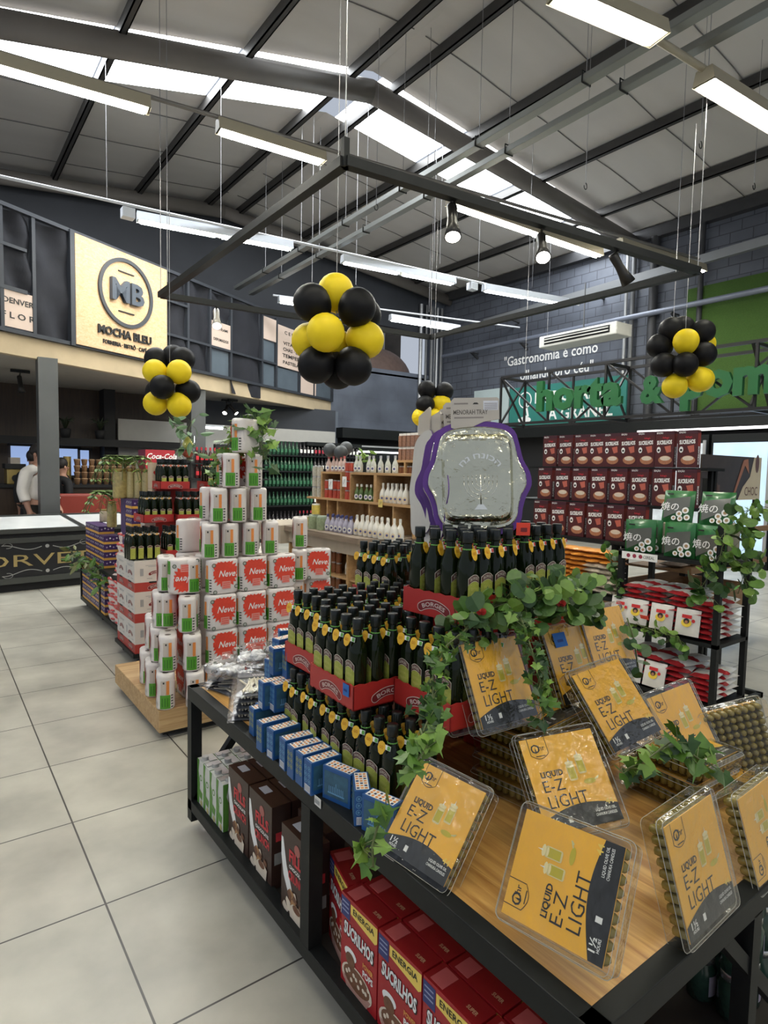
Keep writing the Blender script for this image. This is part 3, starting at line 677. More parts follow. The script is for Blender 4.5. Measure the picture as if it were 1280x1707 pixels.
for i, (a, b, z0, z1) in enumerate((((18, 0), (66, 0), 1.35, 1.82), ((92, 0), (129, 0), 1.3, 1.8), ((134, 0), (148, 0), 1.45, 1.78), ((199, 0), (208, 0), 1.35, 1.8))):
    x0 = ony(a[0], 760, 12.96).x; x1 = ony(b[0], 760, 12.96).x
    wn = struct(B().b2((x0, 12.95, z0), (x1, 12.97, z1), WINB).ob('window_%d' % (i + 1)))
    s = B(); s.b2((x0 - .05, 12.9, z1), (x1 + .05, 12.99, z1 + .05), DARK); s.b2((x0 - .05, 12.9, z0 - .05), (x1 + .05, 12.99, z0), DARK); s.ob('window_frame', wn)
# back counter with machine, cups, cylinder
bc = thing('cafe_counter', 'dark brown back counter of the cafe with a black top', 'counter')
B().b2((.6, 11.4, 0), (4.4, 12.0, 1.12), WD).ob('body', bc); B().b2((.55, 11.35, 1.12), (4.45, 12.05, 1.17), DARK).ob('worktop', bc)
BRS = mat('brass', (.45, .33, .12), .35, .8)
cm = thing('coffee_machine', 'brass-fronted coffee machine on the cafe counter at far left', 'coffee machine')
px0 = ony(12, 780, 11.3).x; px1 = ony(42, 780, 11.3).x
s = B(); s.b2((px0, 11.4, 1.17), (px1, 11.8, 1.42), BRS); s.cyl(((px0 + px1) / 2, 11.4, 1.27), ((px0 + px1) / 2, 11.38, 1.27), .055, DARK, n=20); s.ob('body', cm, bev=.02)
B().b2((px0 - .02, 11.38, 1.42), (px1 + .02, 11.85, 1.5), DARK).ob('top_tray', cm); B().b2((px0 + .06, 11.45, 1.5), (px1 - .05, 11.8, 1.6), mat('cup_warmer', (.4, .35, .3), .4)).ob('cup_stack', cm)
p = ony(116, 790, 11.4); tag(B().cyl((p.x, 11.6, 1.17), (p.x, 11.6, 1.64), .06, BRS, n=18).ob('brass_cylinder'), 'tall brass cylinder beside the stacked brown cups', 'container')
CUP = mat('kraft_cup', (.33, .19, .10), .7); CUPL = mat('kraft_lid', (.42, .27, .15), .6)
def mk_cup():
    s = B(); s.lathe([(.035, 0), (.05, .09), (.053, .095), (.04, .1)], CUP, 10); s.lathe([(.052, .09), (.052, .103), (.03, .108)], CUPL, 10)
    return tag(s.ob('paper_cup'), 'x', 'cup', 'brown paper cups stacked on the cafe counter')
k_ = Kit(mk_cup); xa = ony(122, 790, 11.5).x
for j in range(4):
    for i in range(9): k_.put('brown paper cup on the cafe counter, %s column, %s layer' % (ORD[i], ORD[j]), T(xa + .06 + i * .115, 11.5, 1.17 + j * .108), 'brown paper cups stacked on the cafe counter')
RED = mat('red_leather', (.26, .035, .022), .45, var=.1)
rb = thing('red_booth', 'low red upholstered booth back beyond the freezer', 'booth')
xa = ony(97, 840, 10.4).x
B().b2((xa, 10.4, .35), (2.55, 10.55, 1.06), RED).ob('backrest', rb, bev=.04, seg=3); B().b2((xa, 10.56, 0), (2.55, 10.78, .42), RED).ob('seat', rb, bev=.03)
# chalk plants standing on the cafe lintel and the lintel
struct(B().b2((-4, 12.3, 1.85), (4.2, 12.5, 1.98), DARK).ob('trim_12'))
for px, l in ((109, 'small dark potted plant on the cafe lintel, left'), (167, 'taller dark potted plant on the cafe lintel, right')):
    p = ony(px, 722, 12.4); t = thing('potted_plant', l, 'plant', T(p.x, 12.4, 1.98)); B().lathe([(.07, 0), (.1, .16), (.08, .17)], DARK, 12).ob('pot', t); s = B()
    for k in range(14):
        a = k * 2.4; e = Vector((math.cos(a) * .16, math.sin(a) * .16, .34 + .06 * math.sin(k))); s.tube([(0, 0, .15), (e.x * .4, e.y * .4, .32), tuple(e)], [.012, .02, .004], mat('dark_leaf', (.02, .03, .012), .6), 4)
    s.ob('foliage', t)
# ================================================================ NEAR DISPLAY TABLE
ZT = .608
TX0, TX1, TY0, TY1 = .855, 2.30, .535, 2.49
PINE = woodmat('pine_board', (.72, .42, .13), (.38, .17, .035), 3.6, 1, .38)
tb = thing('display_table', 'low black steel table with pine top carrying the olive oil and candle packs', 'table')
B().b2((TX0 + .04, TY0 + .04, ZT - .03), (TX1 - .04, TY1 - .04, ZT - .002), PINE).ob('tabletop', tb)
s = B()
for a, b in (((TX0, TY0), (TX0 + .042, TY1)), ((TX1 - .042, TY0), (TX1, TY1))): s.b2((a[0], a[1], ZT - .055), (b[0], b[1], ZT + .001), BLACK)
for a, b in (((TX0, TY0), (TX1, TY0 + .042)), ((TX0, TY1 - .042), (TX1, TY1))): s.b2((a[0] + .001, a[1], ZT - .055), (b[0] - .001, b[1], ZT + .001), BLACK)
s.ob('top_frame', tb, bev=.002)
s = B()
for a, b in (((TX0, TY0), (TX0 + .045, TY1)), ((TX1 - .045, TY0), (TX1, TY1))): s.b2((a[0], a[1], .085), (b[0], b[1], .13), BLACK)
for a, b in (((TX0, TY0), (TX1, TY0 + .045)), ((TX0, TY1 - .045), (TX1, TY1))): s.b2((a[0] + .001, a[1], .085), (b[0] - .001, b[1], .13), BLACK)
s.ob('lower_frame', tb, bev=.002)
B().b2((TX0 + .045, TY0 + .045, .10), (TX1 - .045, TY1 - .045, .115), mat('dark_shelf_board', (.03, .026, .022), .6)).ob('lower_shelf', tb)
for x in (TX0, TX1 - .045):
    for y in (TY0, 1.47, TY1 - .045):
        if y == 1.47: B().b2((x, y, .13), (x + .045, y + .05, ZT - .055), BLACK).ob('leg', tb)
        else: B().b2((x, y, .04), (x + .045, y + .045, ZT - .055), BLACK).ob('leg', tb)
for x in (TX0 + .1, TX1 - .1):
    for y in (TY0 + .1, TY1 - .1): B().cyl((x, y, .03), (x + .03, y, .03), .03, DARK, n=14).ob('caster', tb)
B().bar((TX0 + .9, TY0 + .02, .13), (TX0 + .46, TY0 + .02, ZT - .05), .03, BLACK).ob('brace', tb)
B().bar((TX0 + .60, TY0 + .02, .13), (TX0 + .60, TY0 + .02, ZT - .05), .04, BLACK).ob('leg', tb)
B().bar((TX0 + .02, TY1 - .03, .13), (TX0 + .35, TY1 - .03, ZT - .05), .03, BLACK).ob('brace', tb)
s = B(); PM = F(onx(531, 1336, TX0) + Vector((-.002, 0, 0)), (0, -1, .0), (0, .1, 1)); s.box((0, 0, .001), (.034, .026, .001), mat('price_tag_paper', (.75, .74, .7), .6), PM); s.rect(-.012, -.006, .012, .006, mat('tag_grey', (.35, .35, .35), .6), PM, .003)
tag(s.ob('price_tag'), 'small white price tag stuck on the front rail of the near table', 'price tag')

# ---------------------------------------------------------------- candle packs
CARDY = mat('card_amber', (.88, .46, .035), .42, var=.1, scale=9); CARDK = mat('card_black', (.012, .012, .012), .45); GOLDI = mat('card_gold_text', (.85, .6, .1), .5)
CLEAR = film('clear_blister', (.96, .96, .93), .15, .1, .55, 30); OIL = mat('amber_oil', (.22, .165, .03), .18, var=.4, scale=40, spec=.7); CUPG = mat('cup_glass_print', (.66, .62, .3), .3); OILP = mat('printed_oil', (.55, .45, .03), .4)
PW, PH, PD = .195, .213, .042
def card_art(s, M):
    w, h = PW / 2, PH / 2
    s.rect(-w, -h, w, h, CARDY, M, 0)
    n = 18; pts = []
    for k in range(n + 1):
        u = k / n; pts.append((-w + PW * u, -h + .028 + .018 * math.sin(PI * u) + .010 * u))
    s.poly(pts + [(w, -h), (-w, -h)], CARDK, M, .0004)
    # tab logo
    a = [(-.078, h), (-.078, h - .040)] + [(-.078 + .046 * k / 8, h - .040 - .010 * math.sin(PI * k / 8)) for k in range(9)] + [(-.032, h)]
    s.line(a, .0014, INK, M, .0006)
    s.text('O', .030, INK, M, x=-.063, y=h - .036, z=.0006, bold=.01); s.text('hr', .018, INK, M, x=-.046, y=h - .031, z=.0006, bold=.005)
    s.poly([(-.0645, h - .034), (-.0605, h - .034), (-.061, h - .028), (-.0625, h - .022), (-.0645, h - .029)], INK, M, .0008); s.rect(-.066, h - .0445, -.042, h - .0425, INK, M, .0006)
    s.rect(-.066, .024, -.02, .0265, mat('faint_brown', (.5, .28, .05), .5), M, .0005)
    s.text('LIQUID', .0185, INK, M, x=-.070, y=.013, z=.0006, bold=.03, al='l', fit=.058)
    s.text('E-Z', .038, INK, M, x=-.072, y=-.020, z=.0006, bold=-.004, al='l', fit=.054)
    s.text('LIGHT', .040, INK, M, x=-.070, y=-.056, z=.0006, bold=-.004, al='l', fit=.100)
    for cx, cy in ((.010, .014), (.038, .026)):
        s.poly(rrect(.021, .038, .004), mat('print_glass', (.72, .62, .30), .4), M @ Matrix.Translation((cx, cy, 0)), .0007)
        s.rect(cx - .0085, cy - .015, cx + .0085, cy + .013, OILP, M, .0009); s.disc(cx, cy + .013, .0085, mat('print_pale', (.86, .74, .40), .4), M, .0011, ry=.0025)
        s.disc(cx, cy + .022, .011, mat('print_pale', (.8, .7, .4), .4), M, .001, ry=.0045); s.poly([(cx - .0015, cy + .024), (cx + .0015, cy + .024), (cx, cy + .036)], WINK, M, .0012)
    s.disc(.048, -.012, .016, OILP, M, .0006, ry=.006); s.line([(.062, -.010), (.074, -.004), (.068, -.010)], .003, CUPG, M, .0006)
    s.text('1½', .018, WINK, M, x=-.082, y=-.088, z=.0008, bold=.02, al='l', fit=.023); s.text('HOURS', .008, WINK, M, x=-.080, y=-.096, z=.0008, bold=.02, al='l', fit=.022)
    s.rect(-.036, -.091, -.026, -.078, WINK, M, .0008)
    s.text('44', .018, GOLDI, M, x=.088, y=-.068, z=.0008, bold=.02, al='r', fit=.019)
    s.text('LIQUID OLIVE OIL', .0085, WINK, M, x=.088, y=-.079, z=.0008, bold=.01, al='r', fit=.052); s.text('CHANUKA CANDLES', .0085, WINK, M, x=.088, y=-.089, z=.0008, bold=.01, al='r', fit=.054)
def mk_pack():
    t = thing('candle_pack', 'x', 'candle pack')
    s = B(); card_art(s, Matrix.Translation((0, 0, .0012))); s.box((0, 0, .0), (PW, PH, .0022), CARDY); s.ob('card', t)
    s = B()
    for i in range(9):
        for j in range(10):
            x = -.0865 + i * .0216; y = -.096 + j * .0213
            s.lathe([(.004, -.038), (.0085, -.035), (.0103, -.028), (.0103, -.003)], OIL, 7, T(x, y, 0))
    s.ob('candle_cups', t)
    # clear clamshell around it
    s = B(); o = rrect(PW + .030, PH + .032, .014, 3); o2 = rrect(PW + .022, PH + .024, .012, 3); s.loft([[(p[0], p[1], -PD) for p in o2], [(p[0], p[1], -.006) for p in o], [(p[0], p[1], .004) for p in o2]], CLEAR, smooth=False)
    PE = mat('plastic_edge', (.42, .41, .36), .12, spec=.8)
    for oo, z_, r_ in ((o, -.006, .0008), (o2, .004, .0005), (o2, -PD, .0005)): s.tube([(p[0], p[1], z_) for p in oo] + [(oo[0][0], oo[0][1], z_)], r_, PE, 5)
    s.ob('clear_tray', t); return t
kp = Kit(mk_pack)
def I0(px, py, dep): return EYE + ray(px, py) * (dep / FPX)
def poseM(c, n, up):
    n = Vector(n).normalized(); up = Vector(up); up = (up - n * n.dot(up)).normalized(); x = up.cross(n)
    return Matrix(((x.x, up.x, n.x, c[0]), (x.y, up.y, n.y, c[1]), (x.z, up.z, n.z, c[2]), (0, 0, 0, 1)))
PACKS = [
    ('big candle pack standing sideways nearest the viewer on bare wood', (0.9472, 0.6849, 0.7503), (-0.866, -0.043, 0.498), (-0.098, 0.992, -0.084)),
    ('candle pack leaning behind the sideways nearest one, flame card upright', (1.2335, 0.8799, 0.7827), (-0.378, -0.676, 0.633), (0.193, 0.611, 0.768)),
    ('candle pack standing upright at the right front of the table', (1.2417, 0.5672, 0.7339), (0.01, -0.959, 0.282), (-0.034, 0.282, 0.959)),
    ('candle pack leaning at the near left edge beside hanging ivy', (0.9367, 1.0389, 0.7041), (-0.755, -0.108, 0.646), (0.644, 0.062, 0.763)),
    ('candle pack leaning on top beside the red trays, half wreathed in ivy', (1.2004, 1.0854, 0.9736), (-0.049, -0.893, 0.448), (0.031, 0.447, 0.894)),
    ('candle pack leaning in the middle right with glossy curled edge', (1.502, 0.9327, 0.8965), (-0.124, -0.766, 0.631), (-0.026, 0.638, 0.769)),
    ('candle pack behind the ivy sprig, right of the middle one', (1.7466, 0.8668, 0.7932), (-0.157, -0.862, 0.482), (-0.023, 0.491, 0.871)),
    ('candle pack with the blue price sticker, leaning in the back row', (1.5497, 1.0968, 0.9564), (-0.099, -0.893, 0.448), (0.031, 0.447, 0.894)),
    ('candle pack rightmost of the back row, leaning right behind the blue-stickered one', (1.7085, 1.0942, 0.9965), (-0.049, -0.893, 0.398), (0.031, 0.447, 0.894)),
    ('candle pack peeping out just behind the blue-stickered one', (1.6048, 1.1673, 0.9452), (-0.099, -0.893, 0.448), (0.031, 0.447, 0.894)),
    ('candle pack behind the ivy-wreathed one, only its left side seen', (1.2085, 1.1748, 0.9392), (-0.399, -0.893, 0.448), (0.031, 0.447, 0.894)),
    ('candle pack standing sideways, cut by the right edge of the view', (1.572, 0.5703, 0.6973), (0.01, -0.959, 0.282), (-0.999, -0.019, -0.03)),
]
for lb, c, n, up in PACKS: kp.put(lb, poseM(c, n, up))
def stack(x, y, n, z0, rz_, lbl, jit=.006, top=None, sd=0):
    q = random.Random(sd)
    for k in range(n):
        z = z0 + .048 * k + .046; l = lbl % ('topmost' if k == n - 1 else 'lowest' if k == 0 else '%s from below' % ORD[k])
        M = T(x + q.uniform(-jit, jit), y + q.uniform(-jit, jit), z, rz_ + q.uniform(-.04, .04)); kp.put(l, M)
stack(1.385, 1.13, 5, ZT, .12, 'candle pack lying flat under the leaning upper left pack, %s', sd=1)
stack(1.72, .86, 3, ZT, -.05, 'candle pack lying flat under the ivy sprig, %s', sd=2)
stack(1.66, 1.18, 4, ZT, .05, 'candle pack lying flat in the second row behind the ivy sprig, %s', sd=3)
stack(1.98, 1.12, 2, ZT, .03, 'candle pack lying flat by the far right table edge, %s', sd=4)
stack(1.93, .80, 1, ZT, .2, 'candle pack lying flat between the right leaning packs, %s', sd=5)
kp.put('candle pack standing with its amber cups towards the viewer, at the far right', poseM(I0(1222, 1238, 1.86), (.55, .80, -.15), (-.1, .25, .95)))
# blue price sticker on the pack with ivy above
BLUE = mat('blue_sticker', (.01, .13, .45), .5)

# ---------------------------------------------------------------- olive oil bottles
OLG = mat('olive_glass', (.006, .011, .003), .08, spec=.3, var=.2); CAPM = mat('black_cap', (.006, .009, .008), .28, spec=.4, coat=.15)
LABG = mat('oil_label_green', (.34, .37, .06), .5, var=.45, scale=60); LABB = mat('oil_banner', (.10, .035, .03), .5); LABR = mat('oil_banner_rim', (.55, .5, .42), .5); LTX = mat('oil_label_print', (.52, .52, .14), .5)
TAGY = mat('tag_yellow', (.80, .46, .03), .5); TAGO = mat('tag_orange', (.6, .24, .01), .5); TAGG = mat('tag_green', (.12, .35, .06), .5); TAGR = mat('tag_red', (.55, .06, .05), .5)
def sq(r, z, k=.30, n=16):
    # rounded-square bottle section
    P = []
    for i in range(n):
        a = 2 * PI * (i + .5) / n; c, s_ = math.cos(a), math.sin(a); m_ = max(abs(c), abs(s_)); q = r * ((1 - k) + k / m_ * 1.0); P.append((c * q, s_ * q, z))
    return P
def mk_bottle(red=False):
    t = thing('olive_oil_bottle', 'x', 'bottle')
    s = B(); s.loft([sq(.024, 0), sq(.0265, .004), sq(.0265, .148), sq(.025, .162, .25), sq(.020, .178, .15), sq(.0145, .194, 0), sq(.012, .205, 0), sq(.012, .222, 0)], OLG); gb = s.ob('glass_bottle', t)
    s = B(); s.lathe([(.0145, .214), (.0155, .216), (.0155, .243), (.0145, .245), (.002, .245)], CAPM, 16); s.ob('cap', t)
    L = B(); Mf = F((0, -.0274, .076), (1, 0, 0), (0, 0, 1))
    def bend(a, b, c): return (a, b, c - 6.0 * a * a)
    def P(pts, m, z): L.add([bend(p[0], p[1], z) for p in pts], [tuple(range(len(pts)))], m, False, Mf)
    nn = 6
    for k in range(nn):
        a = -.023 + .046 * k / nn; b = a + .046 / nn; P([(a, -.045), (b, -.045), (b, .036 - 20 * b * b), (a, .036 - 20 * a * a)], LABG, .0)
        P([(a, .036 - 20 * a * a), (b, .036 - 20 * b * b), (b, .055 - 20 * b * b), (a, .055 - 20 * a * a)], LABR, .0002)
        if 0 < k < nn - 1 or True: P([(a * .93, .038 - 20 * a * a), (b * .93, .038 - 20 * b * b), (b * .93, .053 - 20 * b * b), (a * .93, .053 - 20 * a * a)], LABB, .0005)
    wf = lambda a, b, c: bend(a, b - 20 * a * a, c)
    L.text('BORGES', .011, LABR, Mf, y=.0415, z=.0008, bold=.02, warp=wf, fit=.031)
    L.text('EXTRA', .010, LTX, Mf, y=.012, z=.0004, bold=.02, warp=bend, fit=.024); L.text('VIRGEN', .010, LTX, Mf, y=-.002, z=.0004, bold=.02, warp=bend, fit=.026)
    for yy in (.026, -.012, -.032): P([(-.014, yy), (.014, yy), (.014, yy + .002), (-.014, yy + .002)], LTX, .0004)
    L.ob('front_label', gb)
    s = B(); Mt = F((-.001, -.0262, .190), (1, .15, 0), (0, .25, 1))
    a = [(0, -.022), (.008, -.018), (.0135, -.006), (.012, .006), (.007, .011), (0, .013), (-.007, .011), (-.012, .006), (-.0135, -.006), (-.008, -.018)]
    s.prism(a, 0, .0008, TAGY, Mt @ Matrix.Translation((-.007, 0, .002))); s.text('GO', .011, TAGO, Mt, x=-.007, y=-.006, z=.0035, bold=.03, fit=.014)
    s.prism([(0, -.004), (.022, -.004), (.022, .008), (0, .008)], 0, .0006, WINK, Mt @ Matrix.Translation((.002, -.001, .001))); s.rect(.013, -.004, .023, .006, TAGR if red else TAGG, Mt, .0022)
    s.lathe([(.0140, .195), (.0145, .197), (.0138, .199)], TAGG, 12)
    s.ob('neck_tag', gb); return t
kb = Kit(lambda: mk_bottle(False)); kbr = Kit(lambda: mk_bottle(True))
ZL = [ZT, .858, 1.108]
GB = 'olive oil bottles on the near table'
for i in range(10):
    y = 1.245 + .0605 * i
    for j in range(3):
        if j == 2 and i in (2, 3, 4, 5, 6): pass
        lb = ('olive oil bottle in the front row on the near table, %s from the ivy' % ORD[i]) if j == 0 else 'oil bottle on the table, %s row back under the trays, %s from the ivy' % (ORD[j], ORD[i])
        kb.put(lb, T(.972 + .0605 * j + .004 * math.sin(i * 3), y, ZT, -PI / 2 + .12 * math.sin(i * 7 + j)))
TRED = mat('tray_red', (.42, .022, .018), .45, var=.08); LOGR = mat('logo_dark_red', (.19, .012, .015), .5)
def logo(s, M, w=.12, z=.0008):
    # arched ribbon with the name
    R = w * .9; h = w * .20; n = 14; th = w * .5 / R
    def band(hh, ww, m, zz):
        vs = []
        for k in range(n + 1):
            a = (-1 + 2 * k / n) * th * ww; vs += [((R + hh) * math.sin(a), (R + hh) * math.cos(a) - R, zz), ((R - hh) * math.sin(a), (R - hh) * math.cos(a) - R, zz)]
        s.add(vs, [(2 * i + 1, 2 * i + 3, 2 * i + 2, 2 * i) for i in range(n)], m, False, M)
        for sg in (-1, 1): s.disc(R * math.sin(sg * th * ww), R * math.cos(th * ww) - R, hh, m, M, zz - .00005)
    band(h * .62, 1.0, mat('logo_rim', (.62, .5, .45), .5), z); band(h * .52, 1.0, LOGR, z + .0003)
    s.text('BORGES', h * .82, mat('logo_rim', (.62, .5, .45), .5), M, y=0, z=z + .0006, bold=.02, fit=w * .86, warp=lambda a, b, c: ((R + b - h * .3) * math.sin(a / R), (R + b - h * .3) * math.cos(a / R) - R, c))
def mk_tray(W_=.245, D_=.245, h=.07):
    t = thing('cardboard_tray', 'x', 'tray'); s = B(); e = .003
    s.box((0, 0, .0015), (W_, D_, .003), TRED)
    def wall(M, L):
        n = 12; pts = [(-L / 2, 0), (L / 2, 0)] + [(L / 2 - L * k / n, h + (.0022 if k % 2 else -.0012)) for k in range(n + 1)]
        s.prism(pts, -e, 0, TRED, M); logo(s, M @ Matrix.Translation((0, h * .52, 0)), .105)
    wall(F((0, -D_ / 2, 0), (1, 0, 0), (0, 0, 1)), W_); wall(F((0, D_ / 2, 0), (-1, 0, 0), (0, 0, 1)), W_)
    wall(F((-W_ / 2, 0, 0), (0, -1, 0), (0, 0, 1)), D_); wall(F((W_ / 2, 0, 0), (0, 1, 0), (0, 0, 1)), D_)
    t2 = s.ob('cardboard_tray'); bpy.data.objects.remove(t); return tag(t2, 'x', 'tray')
kt = Kit(mk_tray)
def fill(cx, cy, z, a, lab, kit, face=-PI / 2, nx=4, ny=4, skip=()):
    ca, sa = math.cos(a), math.sin(a)
    for i in range(nx):
        for j in range(ny):
            if (i, j) in skip: continue
            x = (-.0905 + .0603 * i); y = (-.0905 + .0603 * j)
            kit.put('oil bottle in the %s, %s across, %s row' % (lab, ORD[i], ORD[j]), T(cx + x * ca - y * sa, cy + x * sa + y * ca, z + .004, face + a + .1 * math.sin(i * 5 + j * 3)))
def tray(cx, cy, z, a, lab): kt.put(lab, T(cx, cy, z, a))
# middle level
M1 = [(1.052, 1.485, ZL[1], -.02, 'middle left red tray')]
tray(1.0495, 1.483, ZL[1], -.02, 'red olive oil tray of the middle level nearest the aisle, with blue price tag')
fill(1.0495, 1.483, ZL[1], -.02, 'middle tray nearest the aisle', kb)
tray(1.180, 1.232, ZL[1], -.03, 'red olive oil tray of the middle level, set back beside the ivy')
fill(1.180, 1.232, ZL[1], -.03, 'middle tray beside the ivy', kb)
tray(1.36, 1.742, ZL[1], 0, 'red olive oil tray at the back of the middle level'); fill(1.36, 1.742, ZL[1], 0, 'back middle tray', kb)
tray(1.31, 1.485, ZL[1], 0, 'red olive oil tray of the middle level hidden behind the aisle one')
tray(1.10, 1.742, ZL[1], 0, 'red olive oil tray at the far left end of the middle level'); fill(1.10, 1.742, ZL[1], 0, 'far left middle tray', kb)
s = B(); PMm = F(onx(578, 1150, .925) + Vector((-.003, 0, 0)), (0, -1, 0), (0, 0, 1)); s.box((0, 0, 0), (.030, .034, .001), BLUE, PMm); s.rect(-.010, -.004, .006, .002, mat('tag_ink_blue', (.01, .04, .2), .6), PMm, .001)
tag(s.ob('price_sticker'), 'blue price sticker on the middle red tray nearest the aisle', 'price tag')
# top level
tray(1.262, 1.298, ZL[2], .10, 'red olive oil tray on top of the near display, lettered BORGES on two sides')
fill(1.262, 1.298, ZL[2], .10, 'top tray above the ivy', kbr, face=0)
tray(1.545, 1.342, ZL[2], .10, 'red olive oil tray on top of the near display, right one half covered by ivy')
fill(1.545, 1.342, ZL[2], .10, 'right top tray', kbr, face=0)
for i, (cx, cy) in enumerate(((1.56, 1.34), (1.56, 1.60))):
    s = B(); s.box((cx, cy, (ZT + ZL[2]) / 2), (.235, .235, ZL[2] - ZT - .002), TRED); tag(s.ob('carton', bev=.002), ['closed red carton under the right top tray', 'closed red carton at the back of the near display', 'closed red carton at the far left back of the near display'][i], 'box')
s = B(); PMm = F(onx(872, 882, 1.43) , (.9, -.55, 0), (0, 0, 1)); s.box((0, 0, 0), (.042, .038, .001), mat('red_orange_tag', (.75, .05, .02), .5), PMm); s.rect(-.008, -.008, .012, .004, LOGR, PMm, .001)
tag(s.ob('price_sticker'), 'red-orange price sticker on the top bottles right of the silver tray package', 'price tag')
# back left group
bx, by, bz = 1.50, 1.93, .985
s = B(); s.box((bx, by, (ZT + bz) / 2), (.24, .26, bz - ZT - .002), mat('white_carton', (.62, .6, .56), .6)); tag(s.ob('carton', bev=.003), 'white carton carrying the back left olive oil tray', 'box')
tray(bx, by, bz, 0, 'red olive oil tray at the back left, beside the grey package backs'); fill(bx, by, bz, 0, 'back left tray', kb)

# ---------------------------------------------------------------- blue candle boxes
BXB = mat('box_blue', (.012, .085, .27), .45, var=.08); BXL = mat('box_light_blue', (.12, .30, .50), .5); BXO = mat('box_orange', (.78, .28, .06), .5); BXG = mat('box_ring_green', (.30, .34, .14), .5); BXN = mat('box_navy', (.012, .03, .10), .5); BXP = mat('box_picture', (.03, .10, .16), .5, var=.7, scale=30)
bw, bd, bh = .042, .100, .094     # narrow face (local -Y) is bw wide; long face is bd
def mk_blue(green=False):
    s = B(); s.box((0, 0, bh / 2), (bw, bd, bh), BXB); e = .0006
    for sg in (-1, 1):
        M = F((0, sg * (bd / 2 + e), bh / 2), (-sg, 0, 0), (0, 0, 1)); c = BXG if green else BXL
        for i in (-1, 1):
            for j in range(3): s.ring(i * .0095, .026 - .018 * j, .0078, .002, c, M, 0, 12); s.disc(i * .0095, .026 - .018 * j, .0035, c, M, 0, 8)
        if not green: s.rect(-.015, -.043, .015, -.022, mat('barcode_paper', (.6, .62, .68), .5), M); [s.rect(-.013 + .0045 * k, -.040, -.0112 + .0045 * k, -.025, mat('tag_grey', (.35, .35, .35), .6), M, .0004) for k in range(6)]
        M = F((sg * (bw / 2 + e), 0, bh / 2), (0, sg, 0), (0, 0, 1)); s.rect(-.043, -.034, .043, .036, BXP, M); s.rect(-.030, -.025, .030, -.021, BXL, M, .0004)
        for k in range(9): s.rect(-.026 + .0062 * k, -.021, -.0235 + .0062 * k, -.003 + .010 * (k == 4), BXL, M, .0004)
    M = F((0, 0, bh + e), (1, 0, 0), (0, 1, 0)); s.rect(-.017, -.044, .017, .044, WINK, M)
    q = random.Random(4)
    for j in range(7):
        for i in range(3): s.rect(-.015 + .0105 * i, -.041 + .012 * j, -.0075 + .0105 * i, -.034 + .012 * j, BXO if (i + j) % 3 else BXN, M, .0005)
    return tag(s.ob('candle_box', bev=.0008), 'x', 'box')
kg = Kit(lambda: mk_blue(True)); kl = Kit(lambda: mk_blue(False))
H_ = bh
# px,py of the near bottom corner of the narrow face, level, heading, green?, label
BL = [((590, 1378), 0, -.01, 0, 'blue box standing nearest the viewer, showing rings and barcode'), ((583, 1350), 0, .80, 1, 'blue box turned to show its broad menorah face, second from the viewer'), ((506, 1317), 0, -1.05, 0, 'blue box with barcode at the white price tag'),
      ((492, 1303), 0, -1.05, 1, 'blue box with green rings beside the barcode box at the price tag'), ((478, 1291), 0, -1.1, 1, 'fourth blue box along the row counted from the viewer, green rings'), ((465, 1277), 0, -1.1, 0, 'blue box with pale rings in the middle of the row'),
      ((444, 1260), 0, -1.0, 0, 'blue box with pale rings just before the two-high pile'), ((427, 1247), 0, -1.05, 1, 'blue box with green rings left of the pale ringed ones'), ((415, 1221), 0, -1.1, 1, 'leftmost low blue box by the wick packets'), ((425, 1215), 0, -1.2, 0, 'low blue box behind the leftmost one'),
      ((655, 1408), 0, .80, 0, 'blue box half under the ivy sprig at the near end')]
for (px, py), lv, hd, g, lb in BL:
    p = onz(px, py, ZT + lv * H_); a = -PI / 2 + (hd + 1.05) ; 
    # corner to centre
    cx = bw / 2; cy = bd / 2; M0_ = T(p.x, p.y, ZT + lv * H_, a) @ Matrix.Translation((cx, cy, 0))
    (kg if g else kl).put(lb, M0_)
for (px, py), lv, g, lb in (((430, 1178), 1, 0, 'upper blue box of the two-high pile, left one'), ((449, 1182), 1, 0, 'upper blue box of the two-high pile, right one'), ((436, 1190), 0, 1, 'lower blue box of the two-high pile, left'), ((455, 1200), 0, 0, 'lower blue box of the two-high pile, right'),
        ((448, 1121), 2, 1, 'blue box topping the tall pile beside the clear packets'), ((470, 1127), 2, 1, 'dark broad-sided blue box next to the topping one'), ((452, 1128), 1, 0, 'blue box in the middle of the tall pile beside the clear packets'), ((478, 1120), 1, 1, 'blue box behind the middle of the tall pile')):
    p = onz(px, py, ZT + lv * H_); (kg if g else kl).put(lb, T(p.x, p.y, ZT + lv * H_, -PI / 2 - .05 * lv) @ Matrix.Translation((bw / 2, bd / 2, 0)))
for k, (x, y, z, a) in enumerate(((1.07, 2.03, ZT + 2 * H_, .2), (1.07, 2.09, ZT + H_, .1), (1.14, 2.12, ZT + 2 * H_, -.3), (1.12, 1.98, ZT + H_, 0), (1.08, 2.0, ZT, 0), (1.10, 2.1, ZT, .1), (1.17, 2.07, ZT + 2 * H_ , .5))):
    kl.put('blue box lying in the pile behind the tall one, %s' % ['upper left', 'middle', 'upper right with orange top', 'middle right', 'lowest left', 'lowest right', 'topmost far right'][k], T(x, y, z, a + PI / 2))

